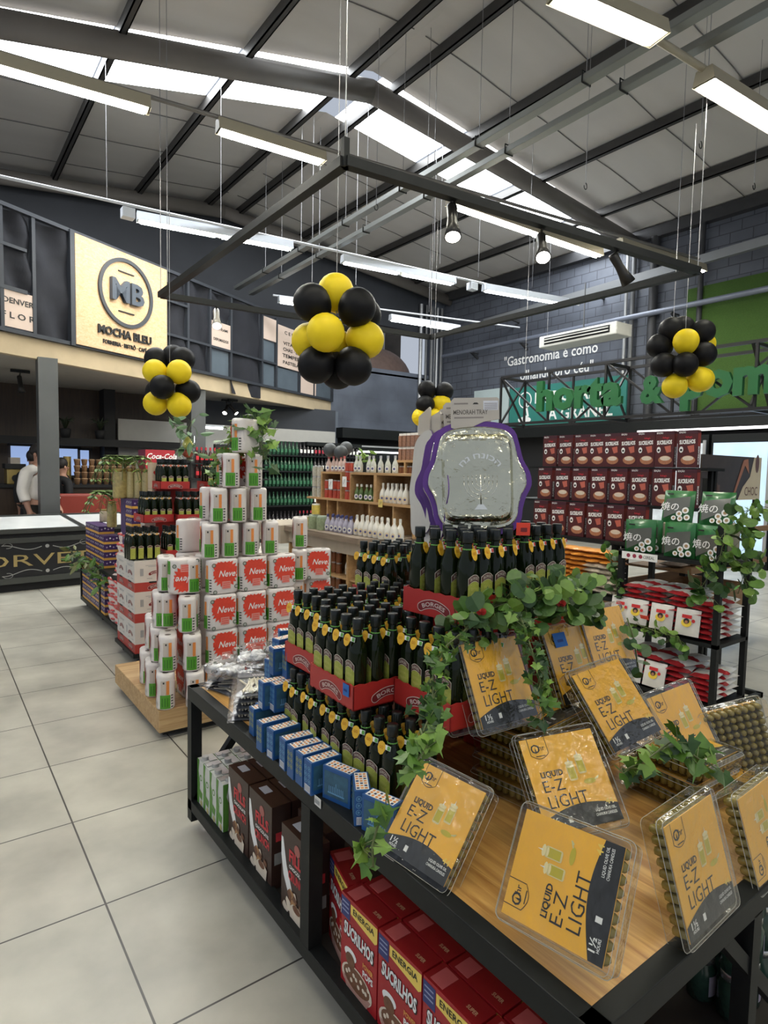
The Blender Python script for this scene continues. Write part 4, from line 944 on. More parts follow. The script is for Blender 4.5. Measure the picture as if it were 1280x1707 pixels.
# ---------------------------------------------------------------- wick packets in clear bags
BAG = film('clear_bag', (.97, .97, .98), .12, .15, .35, 45); HDR = mat('grey_header_card', (.10, .11, .13), .4); WICK = mat('cream_wicks', (.74, .68, .52), .6, var=.12, scale=60); FOILW = mat('crumpled_white', (.75, .75, .75), .35, .2, var=.3, scale=30, bump=.8)
def mk_wick():
    t = thing('wick_packet', 'x', 'packet'); s = B(); s.b2((-.07, .055, .002), (.07, .095, .006), HDR); s.text('WICKS', .02, WINK, None, y=.066, z=.0065, bold=.02, fit=.05); s.b2((-.07, -.10, .001), (.07, .055, .002), HDR); s.ob('header_card', t)
    s = B(); q = random.Random(3)
    for k in range(34):
        a = q.uniform(-.5, .5); x = q.uniform(-.04, .04); y = q.uniform(-.02, .0); L = .055; c, d = math.sin(a) * L, math.cos(a) * L
        s.cyl((x - c, y - d - .02, q.uniform(.005, .014)), (x + c, y + d - .02, q.uniform(.005, .014)), .0028, WICK, n=5)
    s.ob('wicks', t)
    s = B(); n = 8; vs = []
    for j in range(n + 1):
        for i in range(n + 1):
            u, v = i / n, j / n; h = .018 * math.sin(PI * u) ** .5 * math.sin(PI * v) ** .5 if 0 < i < n and 0 < j < n else 0
            vs.append((-.085 + .17 * u, -.115 + .225 * v, .001 + h + q.uniform(-.003, .003) * (0 < i < n)))
    s.add(vs, [(j * (n + 1) + i, j * (n + 1) + i + 1, (j + 1) * (n + 1) + i + 1, (j + 1) * (n + 1) + i) for j in range(n) for i in range(n)], BAG, True); s.ob('clear_bag', t)
    return t
kw = Kit(mk_wick)
for i in range(5): kw.put('clear packet of cream wicks in the front pile at the corner, %s' % ['bottom', 'second from the bottom', 'middle', 'second from the top', 'topmost'][i], T(.99 + .004 * i, 2.115, ZT + .003 + .021 * i, -.42 + .03 * math.sin(i * 4)) @ Matrix.Scale(1.22, 4))
for i in range(5): kw.put('clear packet of cream wicks in the pile behind the front one, %s' % ['bottom', 'second from the bottom', 'middle', 'second from the top', 'topmost'][i], T(1.215 + .003 * i, 2.27, ZT + .003 + .021 * i, -.40 + .04 * math.sin(i * 3 + 1)) @ Matrix.Scale(1.22, 4))
for g, (x, y, a, l) in enumerate(((.985, 2.37, .3, 'left corner post'), (1.20, 2.44, -.2, 'back rail, left'), (1.40, 2.40, .2, 'back rail, right'))):
    for i in range(3): kw.put('clear wick packet heaped by the %s, %s' % (l, ['lowest', 'middle', 'top'][i]), T(x + .01 * i, y - .02 * g, ZT + .003 + .021 * i, a + .3 * i) @ Matrix.Scale(1.15 if g else .9, 4))
def crumple(c, r, sd, n=14, k=9):
    q = random.Random(sd); s = B(); vs = []; fs = []
    for i in range(k + 1):
        a = PI * i / k
        for j in range(n):
            t = 2 * PI * j / n; f = 1 + q.uniform(-.25, .22); vs.append((c[0] + r[0] * math.sin(a) * math.cos(t) * f, c[1] + r[1] * math.sin(a) * math.sin(t) * f, c[2] + r[2] * math.cos(a) * f))
    for i in range(k):
        for j in range(n): fs.append((i * n + j, (i + 1) * n + j, (i + 1) * n + (j + 1) % n, i * n + (j + 1) % n))
    s.add(vs, fs, BAG); [s.blob((c[0] + q.uniform(-.5, .5) * r[0], c[1] + q.uniform(-.5, .5) * r[1], c[2] - r[2] * .3), (r[0] * .35, r[1] * .3, r[2] * .35), FOILW, jit=.4) for _ in range(5)]; return s
for i, (c, r) in enumerate((((.97, 2.35, ZT + .10), (.08, .08, .04)), ((1.12, 2.40, ZT + .12), (.10, .07, .05)), ((1.28, 2.42, ZT + .13), (.11, .06, .06)), ((1.42, 2.36, ZT + .12), (.07, .07, .06)), ((1.02, 2.27, ZT + .09), (.05, .05, .03)))):
    tag(crumple(c, r, i).ob('crumpled_bag'), ['crumpled clear bag at the left corner post of the table', 'crumpled clear bag behind the wick packets, left', 'crumpled clear bag in front of the red paper packs', 'crumpled clear bag at the right end of the clear bags', 'small crumpled clear bag beside the front packet pile'][i], 'bag')
# upright thin packets
for i in range(7):
    s = B(); s.box((0, 0, .075), (.004, .11, .15), mat('lilac_paper', (.55, .5, .55), .5)); s.box((-.003, 0, .075), (.003, .115, .155), BAG)
    p = onz(475, 1073, ZT + .16); o = s.ob('paper_packet', None, T(1.30 + .018 * i, 2.17 + .004 * i, ZT + .16, .15)); tag(o, 'thin upright white packet behind the blue boxes, %s from the left' % ORD[i], 'packet')
s = B(); s.box((1.36, 2.19, ZT + .078), (.2, .16, .155), mat('white_carton', (.62, .6, .56), .6)); tag(s.ob('carton'), 'low white carton under the thin upright packets', 'box')

# ---------------------------------------------------------------- silver tray packages
PUR = mat('purple_card', (.105, .03, .24), .38); CARDG = mat('card_back_grey', (.50, .49, .47), .6); HEAD = mat('header_taupe', (.46, .42, .37), .4, var=.1); FOIL = mat('aluminium_foil', (.60, .585, .46), .20, 1.0, var=.2, scale=9, bump=.9)
WRAP = film('shrink_wrap', (.98, .98, .97), .10, .05, 1.0, 9)
def out_shape(k=1.0, g=0.0):
    P = []
    pts = [(-.10, .215), (.0, .225), (.10, .215), (.15, .185), (.168, .13), (.182, .07), (.207, .02), (.212, -.03), (.19, -.075), (.176, -.12), (.165, -.175), (.12, -.215), (0, -.225), (-.12, -.215), (-.165, -.175), (-.176, -.12), (-.19, -.075), (-.212, -.03), (-.207, .02), (-.182, .07), (-.168, .13), (-.15, .185)]
    n = len(pts)
    for i in range(n):
        p0, p1, p2, p3 = (pts[(i + j - 1) % n] for j in range(4))
        for t in (0, .33, .67):
            P.append(tuple(k * .5 * (2 * p1[a] + (p2[a] - p0[a]) * t + (2 * p0[a] - 5 * p1[a] + 4 * p2[a] - p3[a]) * t * t + (3 * p1[a] - p0[a] - 3 * p2[a] + p3[a]) * t ** 3) for a in (0, 1)))
    return P
def mk_menorah():
    t = thing('foil_tray_package', 'x', 'foil tray'); s = B(); o = out_shape(); s.prism(o, -.004, 0, PUR); s.poly(list(reversed([(p[0], p[1], -.0045) for p in o])), CARDG); s.ob('purple_card', t)
    s = B(); hp = [(-.098, .20), (-.06, .188), (-.02, .20), (.03, .222), (.092, .232), (.092, .312)] + [(.085, .318), (-.085, .318), (-.098, .305)]
    s.prism(hp, -.003, .003, HEAD); M = Matrix.Translation((0, 0, .0035))
    s.text('MENORAH TRAY', .026, mat('header_ink', (.10, .085, .07), .5), M, x=-.088, y=.252, al='l', bold=.01, fit=.135); s.rect(-.085, .292, -.03, .298, mat('header_ink2', (.25, .22, .2), .5), M); s.rect(-.085, .236, .03, .242, mat('header_ink2', (.25, .22, .2), .5), M)
    s.rect(.03, .268, .088, .305, mat('barcode_paper', (.6, .62, .68), .5), M); [s.rect(.034, .272 + .007 * k, .084, .2745 + .007 * k, mat('header_ink2', (.25, .22, .2), .5), M, .0004) for k in range(4)]
    s.poly([(-.012, .292), (.012, .292), (.006, .298), (-.006, .298)], DARK, M, .0006); s.ob('header', t)
    # foil dish: rim, sloped walls, floor with raised menorah
    s = B(); o1 = out_shape(.90); o2 = out_shape(.84)
    def rr2(w, h, r, z):
        # resampled rounded rectangle with as many points as the outline
        P = []
        for p in o2:
            a = math.atan2(p[1] / h, p[0] / w); c_, s_ = math.cos(a), math.sin(a); e = .28
            P.append((w * math.copysign(abs(c_) ** e, c_), h * math.copysign(abs(s_) ** e, s_), z))
        return P
    s.loft([[(p[0], p[1], .001) for p in o1], [(p[0], p[1], .007) for p in o1], [(p[0] * .98, p[1] * .98, .010) for p in o1], [(p[0], p[1], .008) for p in o2], rr2(.138, .172, 0, .010), rr2(.126, .160, 0, .026), rr2(.118, .152, 0, .028), rr2(.110, .144, 0, .026)], FOIL, smooth=False)
    s.M = Matrix.Translation((0, .0, .024)); ME = mat('embossed_foil', (.9, .88, .8), .25, 1.0)
    for k in range(1, 5):
        s.tube([(.016 * k * math.cos(a), .0 + .016 * k * math.sin(a), .004) for a in [PI + PI * j / 10 for j in range(11)]] , .0014, ME, 4, Matrix.Translation((.01, -.02, 0)))
    s.tube([(.01, .01, .004), (.01, -.105, .004)], .0028, ME, 4)
    for k in range(-4, 5): s.tube([(.01 + .016 * k, -.02, .004), (.01 + .016 * k, .0 + .006 * (k == 0), .004)], .0014, ME, 4); s.blob((.01 + .016 * k, .006, .004), .003, ME, n=6, k=4)
    s.poly([(-.015, -.125), (.035, -.125), (.02, -.105), (0, -.105)], ME, None, .004)
    s.text('חג חנוכה', .03, ME, None, z=.004, bold=.02, warp=lambda a, b, c: (.01 + (.085 + b) * math.sin(a / .085), -.01 + (.085 + b) * math.cos(a / .085), c), fit=.16)
    for sx in (-1, 1):
        for sy in (-1, 1):
            q = random.Random(5)
            for k in range(9): a = k * 1.1; s.tube([(sx * .095 + .012 * math.cos(a) * k / 9, sy * .125 + .012 * math.sin(a) * k / 9, .004), (sx * .095 + .016 * math.cos(a + .6) * k / 9, sy * .125 + .016 * math.sin(a + .6) * k / 9, .005)], .0012, ME, 4)
    s.ob('foil_dish', t)
    s = B(); q = random.Random(9); n = 12; vs = []
    for j in range(n + 1):
        for i in range(n + 1): u, v = i / n, j / n; vs.append((-.185 + .37 * u, -.2 + .4 * v, .036 + q.uniform(-.003, .003) + .003 * math.sin(u * 9 + v * 6)))
    s.add([v for v in vs], [(j * (n + 1) + i, j * (n + 1) + i + 1, (j + 1) * (n + 1) + i + 1, (j + 1) * (n + 1) + i) for j in range(n) for i in range(n) if abs(i - 5.5) + abs(j - 5.5) < 9.0], WRAP, True); s.ob('shrink_wrap', t)
    return t
km = Kit(mk_menorah)
KM = .80
def mm(px, py, dep, n, up, lb):
    c = EYE + ray(px, py) * (dep / FPX); km.put(lb, poseM(c, n, up) @ Matrix.Scale(KM, 4))
mm(795, 797, 1.93, (-.62, -.78, .12), (.05, .12, 1), 'silver menorah foil tray in purple card, front one facing the viewer')
mm(784, 800, 1.98, (-.66, -.74, .12), (.02, .12, 1), 'purple-carded foil tray just behind the front one, only its left edge showing')
mm(776, 806, 2.04, (-.72, -.69, .10), (.0, .12, 1), 'third purple-carded foil tray of the pack, mostly hidden')
mm(718, 818, 2.06, (.93, -.37, -.05), (.10, .10, 1), 'package turned backwards showing its plain grey back, right one')
mm(704, 806, 2.14, (.90, -.43, -.05), (.12, .12, 1), 'package turned backwards showing its plain grey back, left one')

# ---------------------------------------------------------------- boxes and cartons on the lower shelf
CER = mat('cereal_red', (.38, .012, .018), .4, var=.08); CERT = mat('cereal_dark_red', (.26, .008, .012), .4); YEL = mat('yellow_band', (.85, .62, .12), .45); NAVY = mat('corner_navy', (.03, .04, .16), .5); CHO = mat('choc_print', (.17, .07, .035), .5, var=.5, scale=60); CRM = mat('cream_print', (.72, .62, .5), .5, var=.15, scale=40)
def mk_cereal():
    s = B(); w, d, h = .165, .062, .262; s.box((0, 0, h / 2), (w, d, h), CER); s.rect(-w / 2, -d / 2, w / 2, d / 2, CERT, None, h + .0006)
    s.box((-w * .28, 0, h + .001), (w * .25, d * .8, .001), mat('flap_pink', (.5, .10, .10), .5)); s.text('SUPER', .014, mat('flap_print', (.6, .35, .2), .5), None, x=.05, y=-.012, z=h + .0012, bold=.02, fit=.03)
    M = F((0, -d / 2 - .0006, h / 2), (1, 0, 0), (0, 0, 1))
    s.rect(-w / 2, h / 2 - .062, -w / 2 + .042, h / 2 - .008, NAVY, M); [s.rect(-w / 2 + .005, h / 2 - .022 - .012 * k, -w / 2 + .036, h / 2 - .018 - .012 * k, mat('navy_print', (.3, .33, .5), .5), M, .0004) for k in range(3)]
    s.poly([(-w / 2 + .045, h / 2 - .012), (w / 2, h / 2 - .006), (w / 2, h / 2 - .046), (w / 2 - .01, h / 2 - .054), (-w / 2 + .045, h / 2 - .040)], YEL, M); s.text('ENERGIA', .023, INK, M, x=.022, y=h / 2 - .033, z=.0006, bold=.02, fit=.095, rot=.0)
    s.text('SUCRILHOS', .050, mat('logo_black', (.02, .01, .01), .5), M, x=.0, y=.022, z=.0004, bold=.07, fit=.140, rot=-.06); s.text('SUCRILHOS', .048, WINK, M, x=.0, y=.024, z=.0009, bold=.035, fit=.134, rot=-.06)
    s.text('POWER', .018, mat('pop_orange', (.75, .35, .08), .5), M, x=.045, y=-.016, z=.0006, bold=.03, fit=.045); s.text('POPS', .024, WINK, M, x=.045, y=-.040, z=.0006, bold=.03, fit=.045)
    s.disc(-.035, -.02, .028, WINK, M, .0003, ry=.016); s.disc(-.035, -.036, .022, CHO, M, .0005, ry=.02)
    s.disc(-.005, -.082, .070, CRM, M, .0004, n=24, ry=.040); s.disc(-.005, -.076, .060, CHO, M, .0008, n=24, ry=.030); s.poly([(-.07, -.09), (.06, -.09), (.035, -.128), (-.045, -.128)], mat('bowl_print', (.45, .25, .2), .5), M, .0006)
    for k in range(10): s.disc(-.05 + .011 * k, -.074 + .012 * math.sin(k * 2.3), .006, CRM, M, .0011, n=8)
    return tag(s.ob('cereal_box', bev=.001), 'x', 'cereal box')
kc = Kit(mk_cereal)
for i in range(5):
    for j in range(3):
        y = 1.255 - .171 * i + (.0 if i else .13) * 0; lab = 'red SUCRILHOS box on the lower shelf, %s from the middle post, %s' % (ORD[i], ['front row', 'second row back', 'third row back'][j])
        kc.put(lab, T(.912 + .067 * j, y - .01 * j, .116, -PI / 2 + .02 * math.sin(i * 3 + j)))
kc.put('red SUCRILHOS box turned askew at the middle post', T(.955, 1.415, .116, -PI / 2 - .25))
BRN = mat('fills_brown', (.045, .02, .014), .4, var=.15); FRD = mat('fills_red', (.62, .04, .05), .5)
def mk_fills():
    s = B(); w, d, h = .175, .07, .285; s.box((0, 0, h / 2), (w, d, h), BRN); M = F((0, -d / 2 - .0006, h / 2), (1, 0, 0), (0, 0, 1))
    s.poly([(-w / 2, .10), (-w / 2 + .012, .10), (-w / 2 + .035, .02), (-w / 2 + .08, -.06), (-w / 2 + .05, -.07), (-w / 2 + .015, -.02), (-w / 2, .04)], WINK, M)
    s.text('FILLS', .052, FRD, M, x=.015, y=.045, z=.0005, bold=.04, fit=.10); s.text('CHOCOLATE', .016, WINK, M, x=.015, y=.022, z=.0005, bold=.03, fit=.10); s.text('CRUNCH', .040, FRD, M, x=.015, y=-.014, z=.0005, bold=.035, fit=.11)
    s.disc(.015, .098, .018, mat('fills_crest', (.4, .12, .1), .5), M, .0004)
    q = random.Random(2)
    for k in range(16): s.poly(rrect(q.uniform(.02, .035), q.uniform(.016, .026), .006), (CRM, CHO, mat('biscuit', (.42, .22, .09), .5, var=.2))[k % 3], M @ T(q.uniform(-.065, .07), q.uniform(-.125, -.055), 0, q.uniform(0, 3)), .0006 + .0001 * k)
    s.poly([(-.02, -.142), (.05, -.142), (.06, -.09), (.03, -.075), (-.005, -.08), (-.03, -.1)], CRM, M, .0026); s.disc(.018, -.088, .024, CHO, M, .003, ry=.012)
    s.box((-.03, 0, h + .0005), (.05, .03, .001), mat('barcode_paper', (.6, .62, .68), .5)); 
    M = F((w / 2 + .0006, 0, h / 2), (0, 1, 0), (0, 0, 1)); s.rect(-.02, .02, .02, .05, FRD, M); s.rect(-.025, -.06, .025, -.02, mat('panel_grey', (.3, .3, .28), .5), M)
    return tag(s.ob('biscuit_box', bev=.001), 'x', 'biscuit box')
kf = Kit(mk_fills)
for i, y in enumerate((2.05, 1.865)):
    for j in range(3): kf.put('brown FILLS chocolate crunch box, %s stack from the milk cartons, %s' % (ORD[i], ['front', 'second back', 'third back'][j]), T(.925 + .075 * j, y, .116, -PI / 2))
kf.put('brown FILLS chocolate crunch box set forward beside the middle post', T(.915, 1.60, .116, -PI / 2)); kf.put('brown FILLS chocolate crunch box behind the one beside the middle post', T(.995, 1.64, .116, -PI / 2))
MLK = mat('milk_white', (.62, .63, .58), .45); MGR = mat('milk_green', (.10, .26, .04), .45)
def mk_milk():
    t = thing('milk_carton', 'x', 'milk carton'); s = B(); w, h = .066, .20; s.box((0, 0, h / 2), (w, w, h), MLK)
    for k in range(4):
        M = Matrix.Rotation(k * PI / 2, 4, 'Z') @ F((0, -w / 2 - .0006, h / 2), (1, 0, 0), (0, 0, 1))
        s.poly([(-w / 2, -h / 2), (-w / 2 + .018, -h / 2), (-w / 2 + .03, 0), (-w / 2 + .014, .05), (-w / 2 + .024, h / 2), (-w / 2, h / 2)], MGR, M); s.disc(.008, .03, .013, MGR, M, .0003); s.disc(.01, .03, .008, MLK, M, .0006); s.poly([(-.01, -.02), (.026, -.03), (.02, -.06), (-.004, -.055)], MGR, M, .0004); s.disc(.012, -.075, .012, mat('milk_print', (.5, .45, .2), .5), M, .0003)
    s.ob('carton', t, bev=.002); s = B(); s.cyl((.012, 0, h), (.012, 0, h + .014), .014, mat('cap_grey', (.5, .5, .5), .3, .4), n=14); s.box((-.012, 0, h + .002), (.03, .06, .003), mat('foil_flap', (.55, .55, .55), .3, .6)); s.ob('cap', t); return t
kk = Kit(mk_milk)
for i in range(4):
    for j in range(3): kk.put('green and white milk carton, %s along the front, %s' % (['leftmost', 'second', 'third', 'fourth'][i], ['front row', 'middle row', 'back row'][j]), T(.91 + .069 * j, 2.40 - .069 * i, .116, -PI / 2 if (i + j) % 2 else PI))
# jars under the near right corner
JG = mat('jar_dark_green', (.03, .07, .05), .2, spec=.7, var=.5, scale=50)
def mk_jar():
    t = thing('preserve_jar', 'x', 'jar'); B().lathe([(.03, 0), (.036, .004), (.036, .085), (.028, .10), (.028, .105)], JG, 16).ob('glass', t); B().lathe([(.031, .103), (.031, .12), (.028, .123)], mat('jar_lid', (.6, .6, .58), .25, .8), 16).ob('lid', t)
    s = B()
    for k in range(6): a0 = -.6 + .2 * k; s.add([(.0364 * math.sin(a), -.0364 * math.cos(a), z) for a, z in ((a0, .02), (a0 + .2, .02), (a0 + .2, .075), (a0, .075))], [(0, 1, 2, 3)], mat('jar_label', (.45, .42, .5), .5, var=.3))
    s.ob('label', t); return t
kj = Kit(mk_jar)
for lv in range(3):
    for i in range(4):
        for j in range(2): kj.put('dark green jar under the near table corner, %s layer, %s along, %s row' % (['lowest', 'middle', 'upper'][lv], ORD[i], ORD[j]), T(1.66 + .078 * i, .66 + .08 * j, .116 + .125 * lv, .4 * i + .3 * lv))
# ================================================================ PAPER PACK ISLAND
BOXW = woodmat('crate_pine', (.56, .38, .19), (.36, .21, .08), 3.6, 0, .55)
pl = thing('wooden_plinth', 'low pine box plinth on castors under the paper pack pyramid', 'plinth')
B().b2((1.0, 3.37, .045), (2.35, 4.35, .17), BOXW).ob('box', pl, bev=.004)
B().b2((1.03, 3.40, .02), (2.32, 4.32, .045), DARK).ob('base', pl)
PWH = mat('paper_wrap', (.72, .67, .64), .38, var=.08, scale=14, bump=.25); PPK = mat('wrap_pink_shade', (.62, .45, .44), .4); SPL = mat('splash_red', (.72, .06, .03), .42, var=.15, scale=60); GRN = mat('label_green', (.08, .30, .02), .45, var=.2, scale=60); ORG = mat('label_orange', (.75, .26, .06), .45)
KW, KD, KH = .188, .100, .200
def mk_paper():
    s = B(); n = 10; o = []
    # two rolls side by side under one wrap: pinched stadium
    for k in range(n + 1): a = -PI / 2 + PI * k / n; o.append((KW / 2 - KD / 2 + KD / 2 * math.cos(a), KD / 2 * math.sin(a)))
    o.append((0, KD / 2 - .003))
    for k in range(n + 1): a = PI / 2 + PI * k / n; o.append((-KW / 2 + KD / 2 + KD / 2 * math.cos(a), KD / 2 * math.sin(a)))
    o.append((0, -KD / 2 + .003))
    def R(k, z): return [(p[0] * k, p[1] * k, z) for p in o]
    s.loft([R(.90, 0), R(.985, .008), R(1, .02), R(.995, .098), R(1, .18), R(.985, .192), R(.88, .20)], PWH)
    for sg in (-1, 1): s.disc(sg * .045, 0, .017, mat('roll_core', (.16, .13, .11), .7), None, .2008)
    M = F((0, -KD / 2 - .001, KH / 2), (1, 0, 0), (0, 0, 1))
    q = random.Random(11); sp = []
    for k in range(44):
        a = 2 * PI * k / 44; r = (.088 if k % 2 else .070) + q.uniform(-.008, .006); x = r * math.cos(a) * 1.02; y = .022 + r * math.sin(a) * .95; sp.append((max(-.072, min(.072, x)), max(-.094, min(.090, y))))
    s.poly(sp, SPL, M, .0003); s.text('Neve', .052, WINK, M, x=.010, y=.0, z=.001, bold=.012, fit=.098, shear=.30)
    s.rect(-.018, -.072, .034, -.028, mat('splash_pink', (.75, .28, .24), .45), M, .0008); [s.rect(-.012, -.040 - .012 * k, .028, -.036 - .012 * k, SPL, M, .0012) for k in range(3)]
    for x, y in ((-.068, .068), (-.06, -.088), (.068, -.062)): s.disc(x, y, .012, mat('seal_green', (.06, .09, .05), .5), M, .001); s.disc(x, y, .008, mat('seal_grey', (.4, .4, .36), .5), M, .0014)
    # curved ends with green square, orange stripe, small print
    for sg in (1, -1):
        def bend(a, b, c, sg=sg):
            t = a / (KD / 2); r = KD / 2 + c + .0012; return (sg * (KW / 2 - KD / 2 + r * math.cos(t)), sg * r * math.sin(t), b + KH / 2)
        def P(x0, y0, x1, y1, m, z):
            k = 5
            for i in range(k):
                a = x0 + (x1 - x0) * i / k; b = x0 + (x1 - x0) * (i + 1) / k; s.add([bend(a, y0, z), bend(b, y0, z), bend(b, y1, z), bend(a, y1, z)], [(0, 1, 2, 3)], m)
        P(-.030, -.090, .026, -.014, GRN, 0); P(.004, -.012, .020, .066, ORG, 0); P(-.026, -.012, .002, .066, mat('print_beige', (.55, .48, .42), .5), 0); P(-.014, .050, -.006, .060, INK, .0004)
        for k in range(5): P(.030, -.085 + .016 * k, .044, -.079 + .016 * k, INK, 0)
        for k in range(3): P(-.020 + .014 * k, -.078, -.014 + .014 * k, -.030, mat('label_green_dark', (.04, .18, .01), .5), .0004)
    return tag(s.ob('paper_pack'), 'x', 'paper pack')
kpp = Kit(mk_paper)
Z0, HK = .17, .205
def at(px, py, k): return onz(px, py, Z0 + HK * k)
GP = None
def front(x, y, k, lb, a=0): kpp.put(lb, T(x, y, Z0 + HK * k, a))     # Neve face to -Y
E_ = PI / 2   # end label towards -Y
# broad faces
for k, nm, xs in ((1, 'second tier from the plinth', (1.28, 1.47, 1.66)), (2, 'third tier', (1.272, 1.463, 1.658)), (3, 'fourth tier', (1.288, 1.476, 1.672))):
    for i, x in enumerate(xs): front(x + KW / 2, 3.36 + .05 + (.02 if k == 3 else 0), k, 'red-splashed Neve paper pack in the %s, %s from the left' % (nm, ORD[i]))
for i, x in enumerate((1.28, 1.47, 1.66)): front(x + KW / 2, 3.42, 0, 'red-splashed Neve paper pack in the lowest tier behind the wick packets, %s from the left' % ORD[i])
# end-on rows above
for k, nm, xs in ((4, 'first end-on tier above the red', (1.285, 1.405, 1.535, 1.665)), (5, 'second end-on tier', (1.335, 1.455, 1.585)), (6, 'third end-on tier', (1.41, 1.555))):
    for i, x in enumerate(xs): kpp.put('green-labelled paper pack in the %s, %s from the left' % (nm, ORD[i]), T(x + KD / 2, 3.39 + KW / 2, Z0 + HK * k, -E_ - .42))
kpp.put('topmost paper pack of the pyramid, draped with ivy, white side showing', T(1.54, 3.46, Z0 + HK * 7, -2.75))
# left wing columns
for px, py, k, a, lb in ((276, 1185, 0, -E_ - .30, 'paper pack standing at the near corner of the plinth, lowest'), (280, 1121, 1, -E_ - .30, 'paper pack second from the bottom at the near corner of the plinth'), (320, 1120, 1, -E_ - .34, 'paper pack second from the bottom, right of the corner column'), (325, 1182, 0, -E_ - .34, 'lowest paper pack right of the corner column, partly behind the table post'),
        (312, 1056, 2, -E_ - .36, 'paper pack third from the bottom in the left wing, front one'), (281, 1047, 2, -E_ - .26, 'paper pack third from the bottom in the left wing, left one'), (278, 987, 3, -E_ - .26, 'paper pack fourth from the bottom in the left wing, behind the upside-down one')):
    p = at(px, py, k); n_ = Vector((math.cos(a), math.sin(a), 0)); kpp.put(lb, T(p.x - n_.x * KW / 2, p.y - n_.y * KW / 2, Z0 + HK * k, a))
up = at(308, 991, 3); kpp.put('upside-down Neve paper pack topping the left wing', T(up.x + .02, up.y + .06, Z0 + HK * 4 - .004, -.12) @ Matrix.Rotation(PI, 4, 'Y'))
for px, py, k, lb in ((246, 1142, 0, 'leftmost lowest paper pack at the back of the plinth'), (256, 1164, 0, 'lowest paper pack between the corner one and the leftmost'), (255, 1084, 1, 'leftmost paper pack of the second tier'), (264, 1105, 1, 'second tier paper pack just behind the corner column'), (268, 1047, 2, 'leftmost paper pack of the third tier')):
    p = at(px, py, k); a = -E_ - .26; kpp.put(lb, T(p.x + .03, p.y + KW / 2, Z0 + HK * k, a))
for k in range(3): kpp.put('paper pack in the column between left wing and red front, %s from the bottom' % ORD[k], T(1.225, 3.55, Z0 + HK * k, -E_))
kpp.put('top paper pack in the column between left wing and red front', T(1.235, 3.56, Z0 + HK * 3, -E_))
kpp.put('white-topped paper pack lying back behind the left wing', T(1.33, 3.80, Z0 + HK * 4, PI + .1)); [kpp.put('paper pack under the white-topped one behind the left wing, %s tier' % ORD[k], T(1.33, 3.80, Z0 + HK * k, PI + .1)) for k in range(4)]
# right wing
for px, py, k, a, lb in ((505, 912, 4, -E_ - .5, 'green-labelled paper pack alone on top of the right wing'), (504, 966, 3, -E_ - .5, 'green-labelled paper pack under the lone one on the right wing')):
    p = at(px, py, k); kpp.put(lb, T(p.x, p.y + KW / 2 - .05, Z0 + HK * k, a))
for px, py, k, lb in ((531, 966, 3, 'red Neve paper pack with lettering turned sideways at the right wing'),): 
    p = at(px, py, k); kpp.put(lb, T(p.x + .02, p.y + .06, Z0 + HK * k, -.35))
for k in range(3):
    kpp.put('paper pack in the right wing, %s from the plinth, front face red' % ORD[k], T(2.13, 3.60, Z0 + HK * k, -.1)); kpp.put('paper pack in the right wing, %s from the plinth, beside the red-faced one' % ORD[k], T(1.965, 3.64, Z0 + HK * k, -E_))
# inner packs that carry the pyramid
for k in range(7):
    for i, x in enumerate((1.40, 1.60)):
        if k < 6: kpp.put('paper pack inside the pyramid, %s tier, %s' % (ORD[k], ['left', 'right'][i]), T(x + .03 * (k > 3), 3.66, Z0 + HK * k, PI))
kpp.put('paper pack under the topmost one', T(1.52, 3.62, Z0 + HK * 6, 0))

# ================================================================ LEFT OLIVE OIL ISLAND
CTW = mat('carton_white', (.64, .60, .55), .6, var=.06); CTR = mat('carton_red', (.42, .045, .035), .5)
def mk_case():
    s = B(); w, d, h = .30, .26, .233; s.box((0, 0, .035), (w, d, .07), CTR); s.box((0, 0, .07 + (h - .07) / 2), (w, d, h - .07), CTW)
    for M in (F((0, -d / 2 - .001, 0), (1, 0, 0), (0, 0, 1)), F((-w / 2 - .001, 0, 0), (0, -1, 0), (0, 0, 1))):
        logo(s, M @ Matrix.Translation((.01, .04, 0)), .11); logo(s, M @ Matrix.Translation((.01, .145, 0)), .10); s.rect(-.045, .062, .045, .074, INK, M, .0005)
        s.rect(-.11, .12, -.085, .175, mat('tag_grey', (.35, .35, .35), .6), M); s.rect(-.07, .195, .09, .199, mat('tag_grey', (.35, .35, .35), .6), M); s.rect(-.05, .186, .07, .190, mat('tag_grey', (.35, .35, .35), .6), M)
        s.rect(-.06, .095, -.02, .100, mat('tag_grey', (.35, .35, .35), .6), M); s.rect(.04, .095, .09, .100, mat('tag_grey', (.35, .35, .35), .6), M)
    return tag(s.ob('carton', bev=.003), 'x', 'box')
kcs = Kit(mk_case)
tr_ = thing('trolley_base', 'low black wheeled base under the white BORGES cartons', 'trolley'); B().b2((1.22, 4.74, .07), (2.45, 5.30, .10), BLACK).ob('deck', tr_)
for x in (1.27, 2.4):
    for y in (4.8, 5.25): B().cyl((x, y, .035), (x + .03, y, .035), .035, DARK, n=12).ob('caster', tr_)
for k in range(3):
    for i in range(4):
        for j in range(2): kcs.put('white and red BORGES carton, %s layer, %s from the left, %s row' % (['lowest', 'middle', 'top'][k], ORD[i], ['front', 'back'][j]), T(1.385 + .302 * i, 4.88 + .262 * j, .10 + .234 * k))
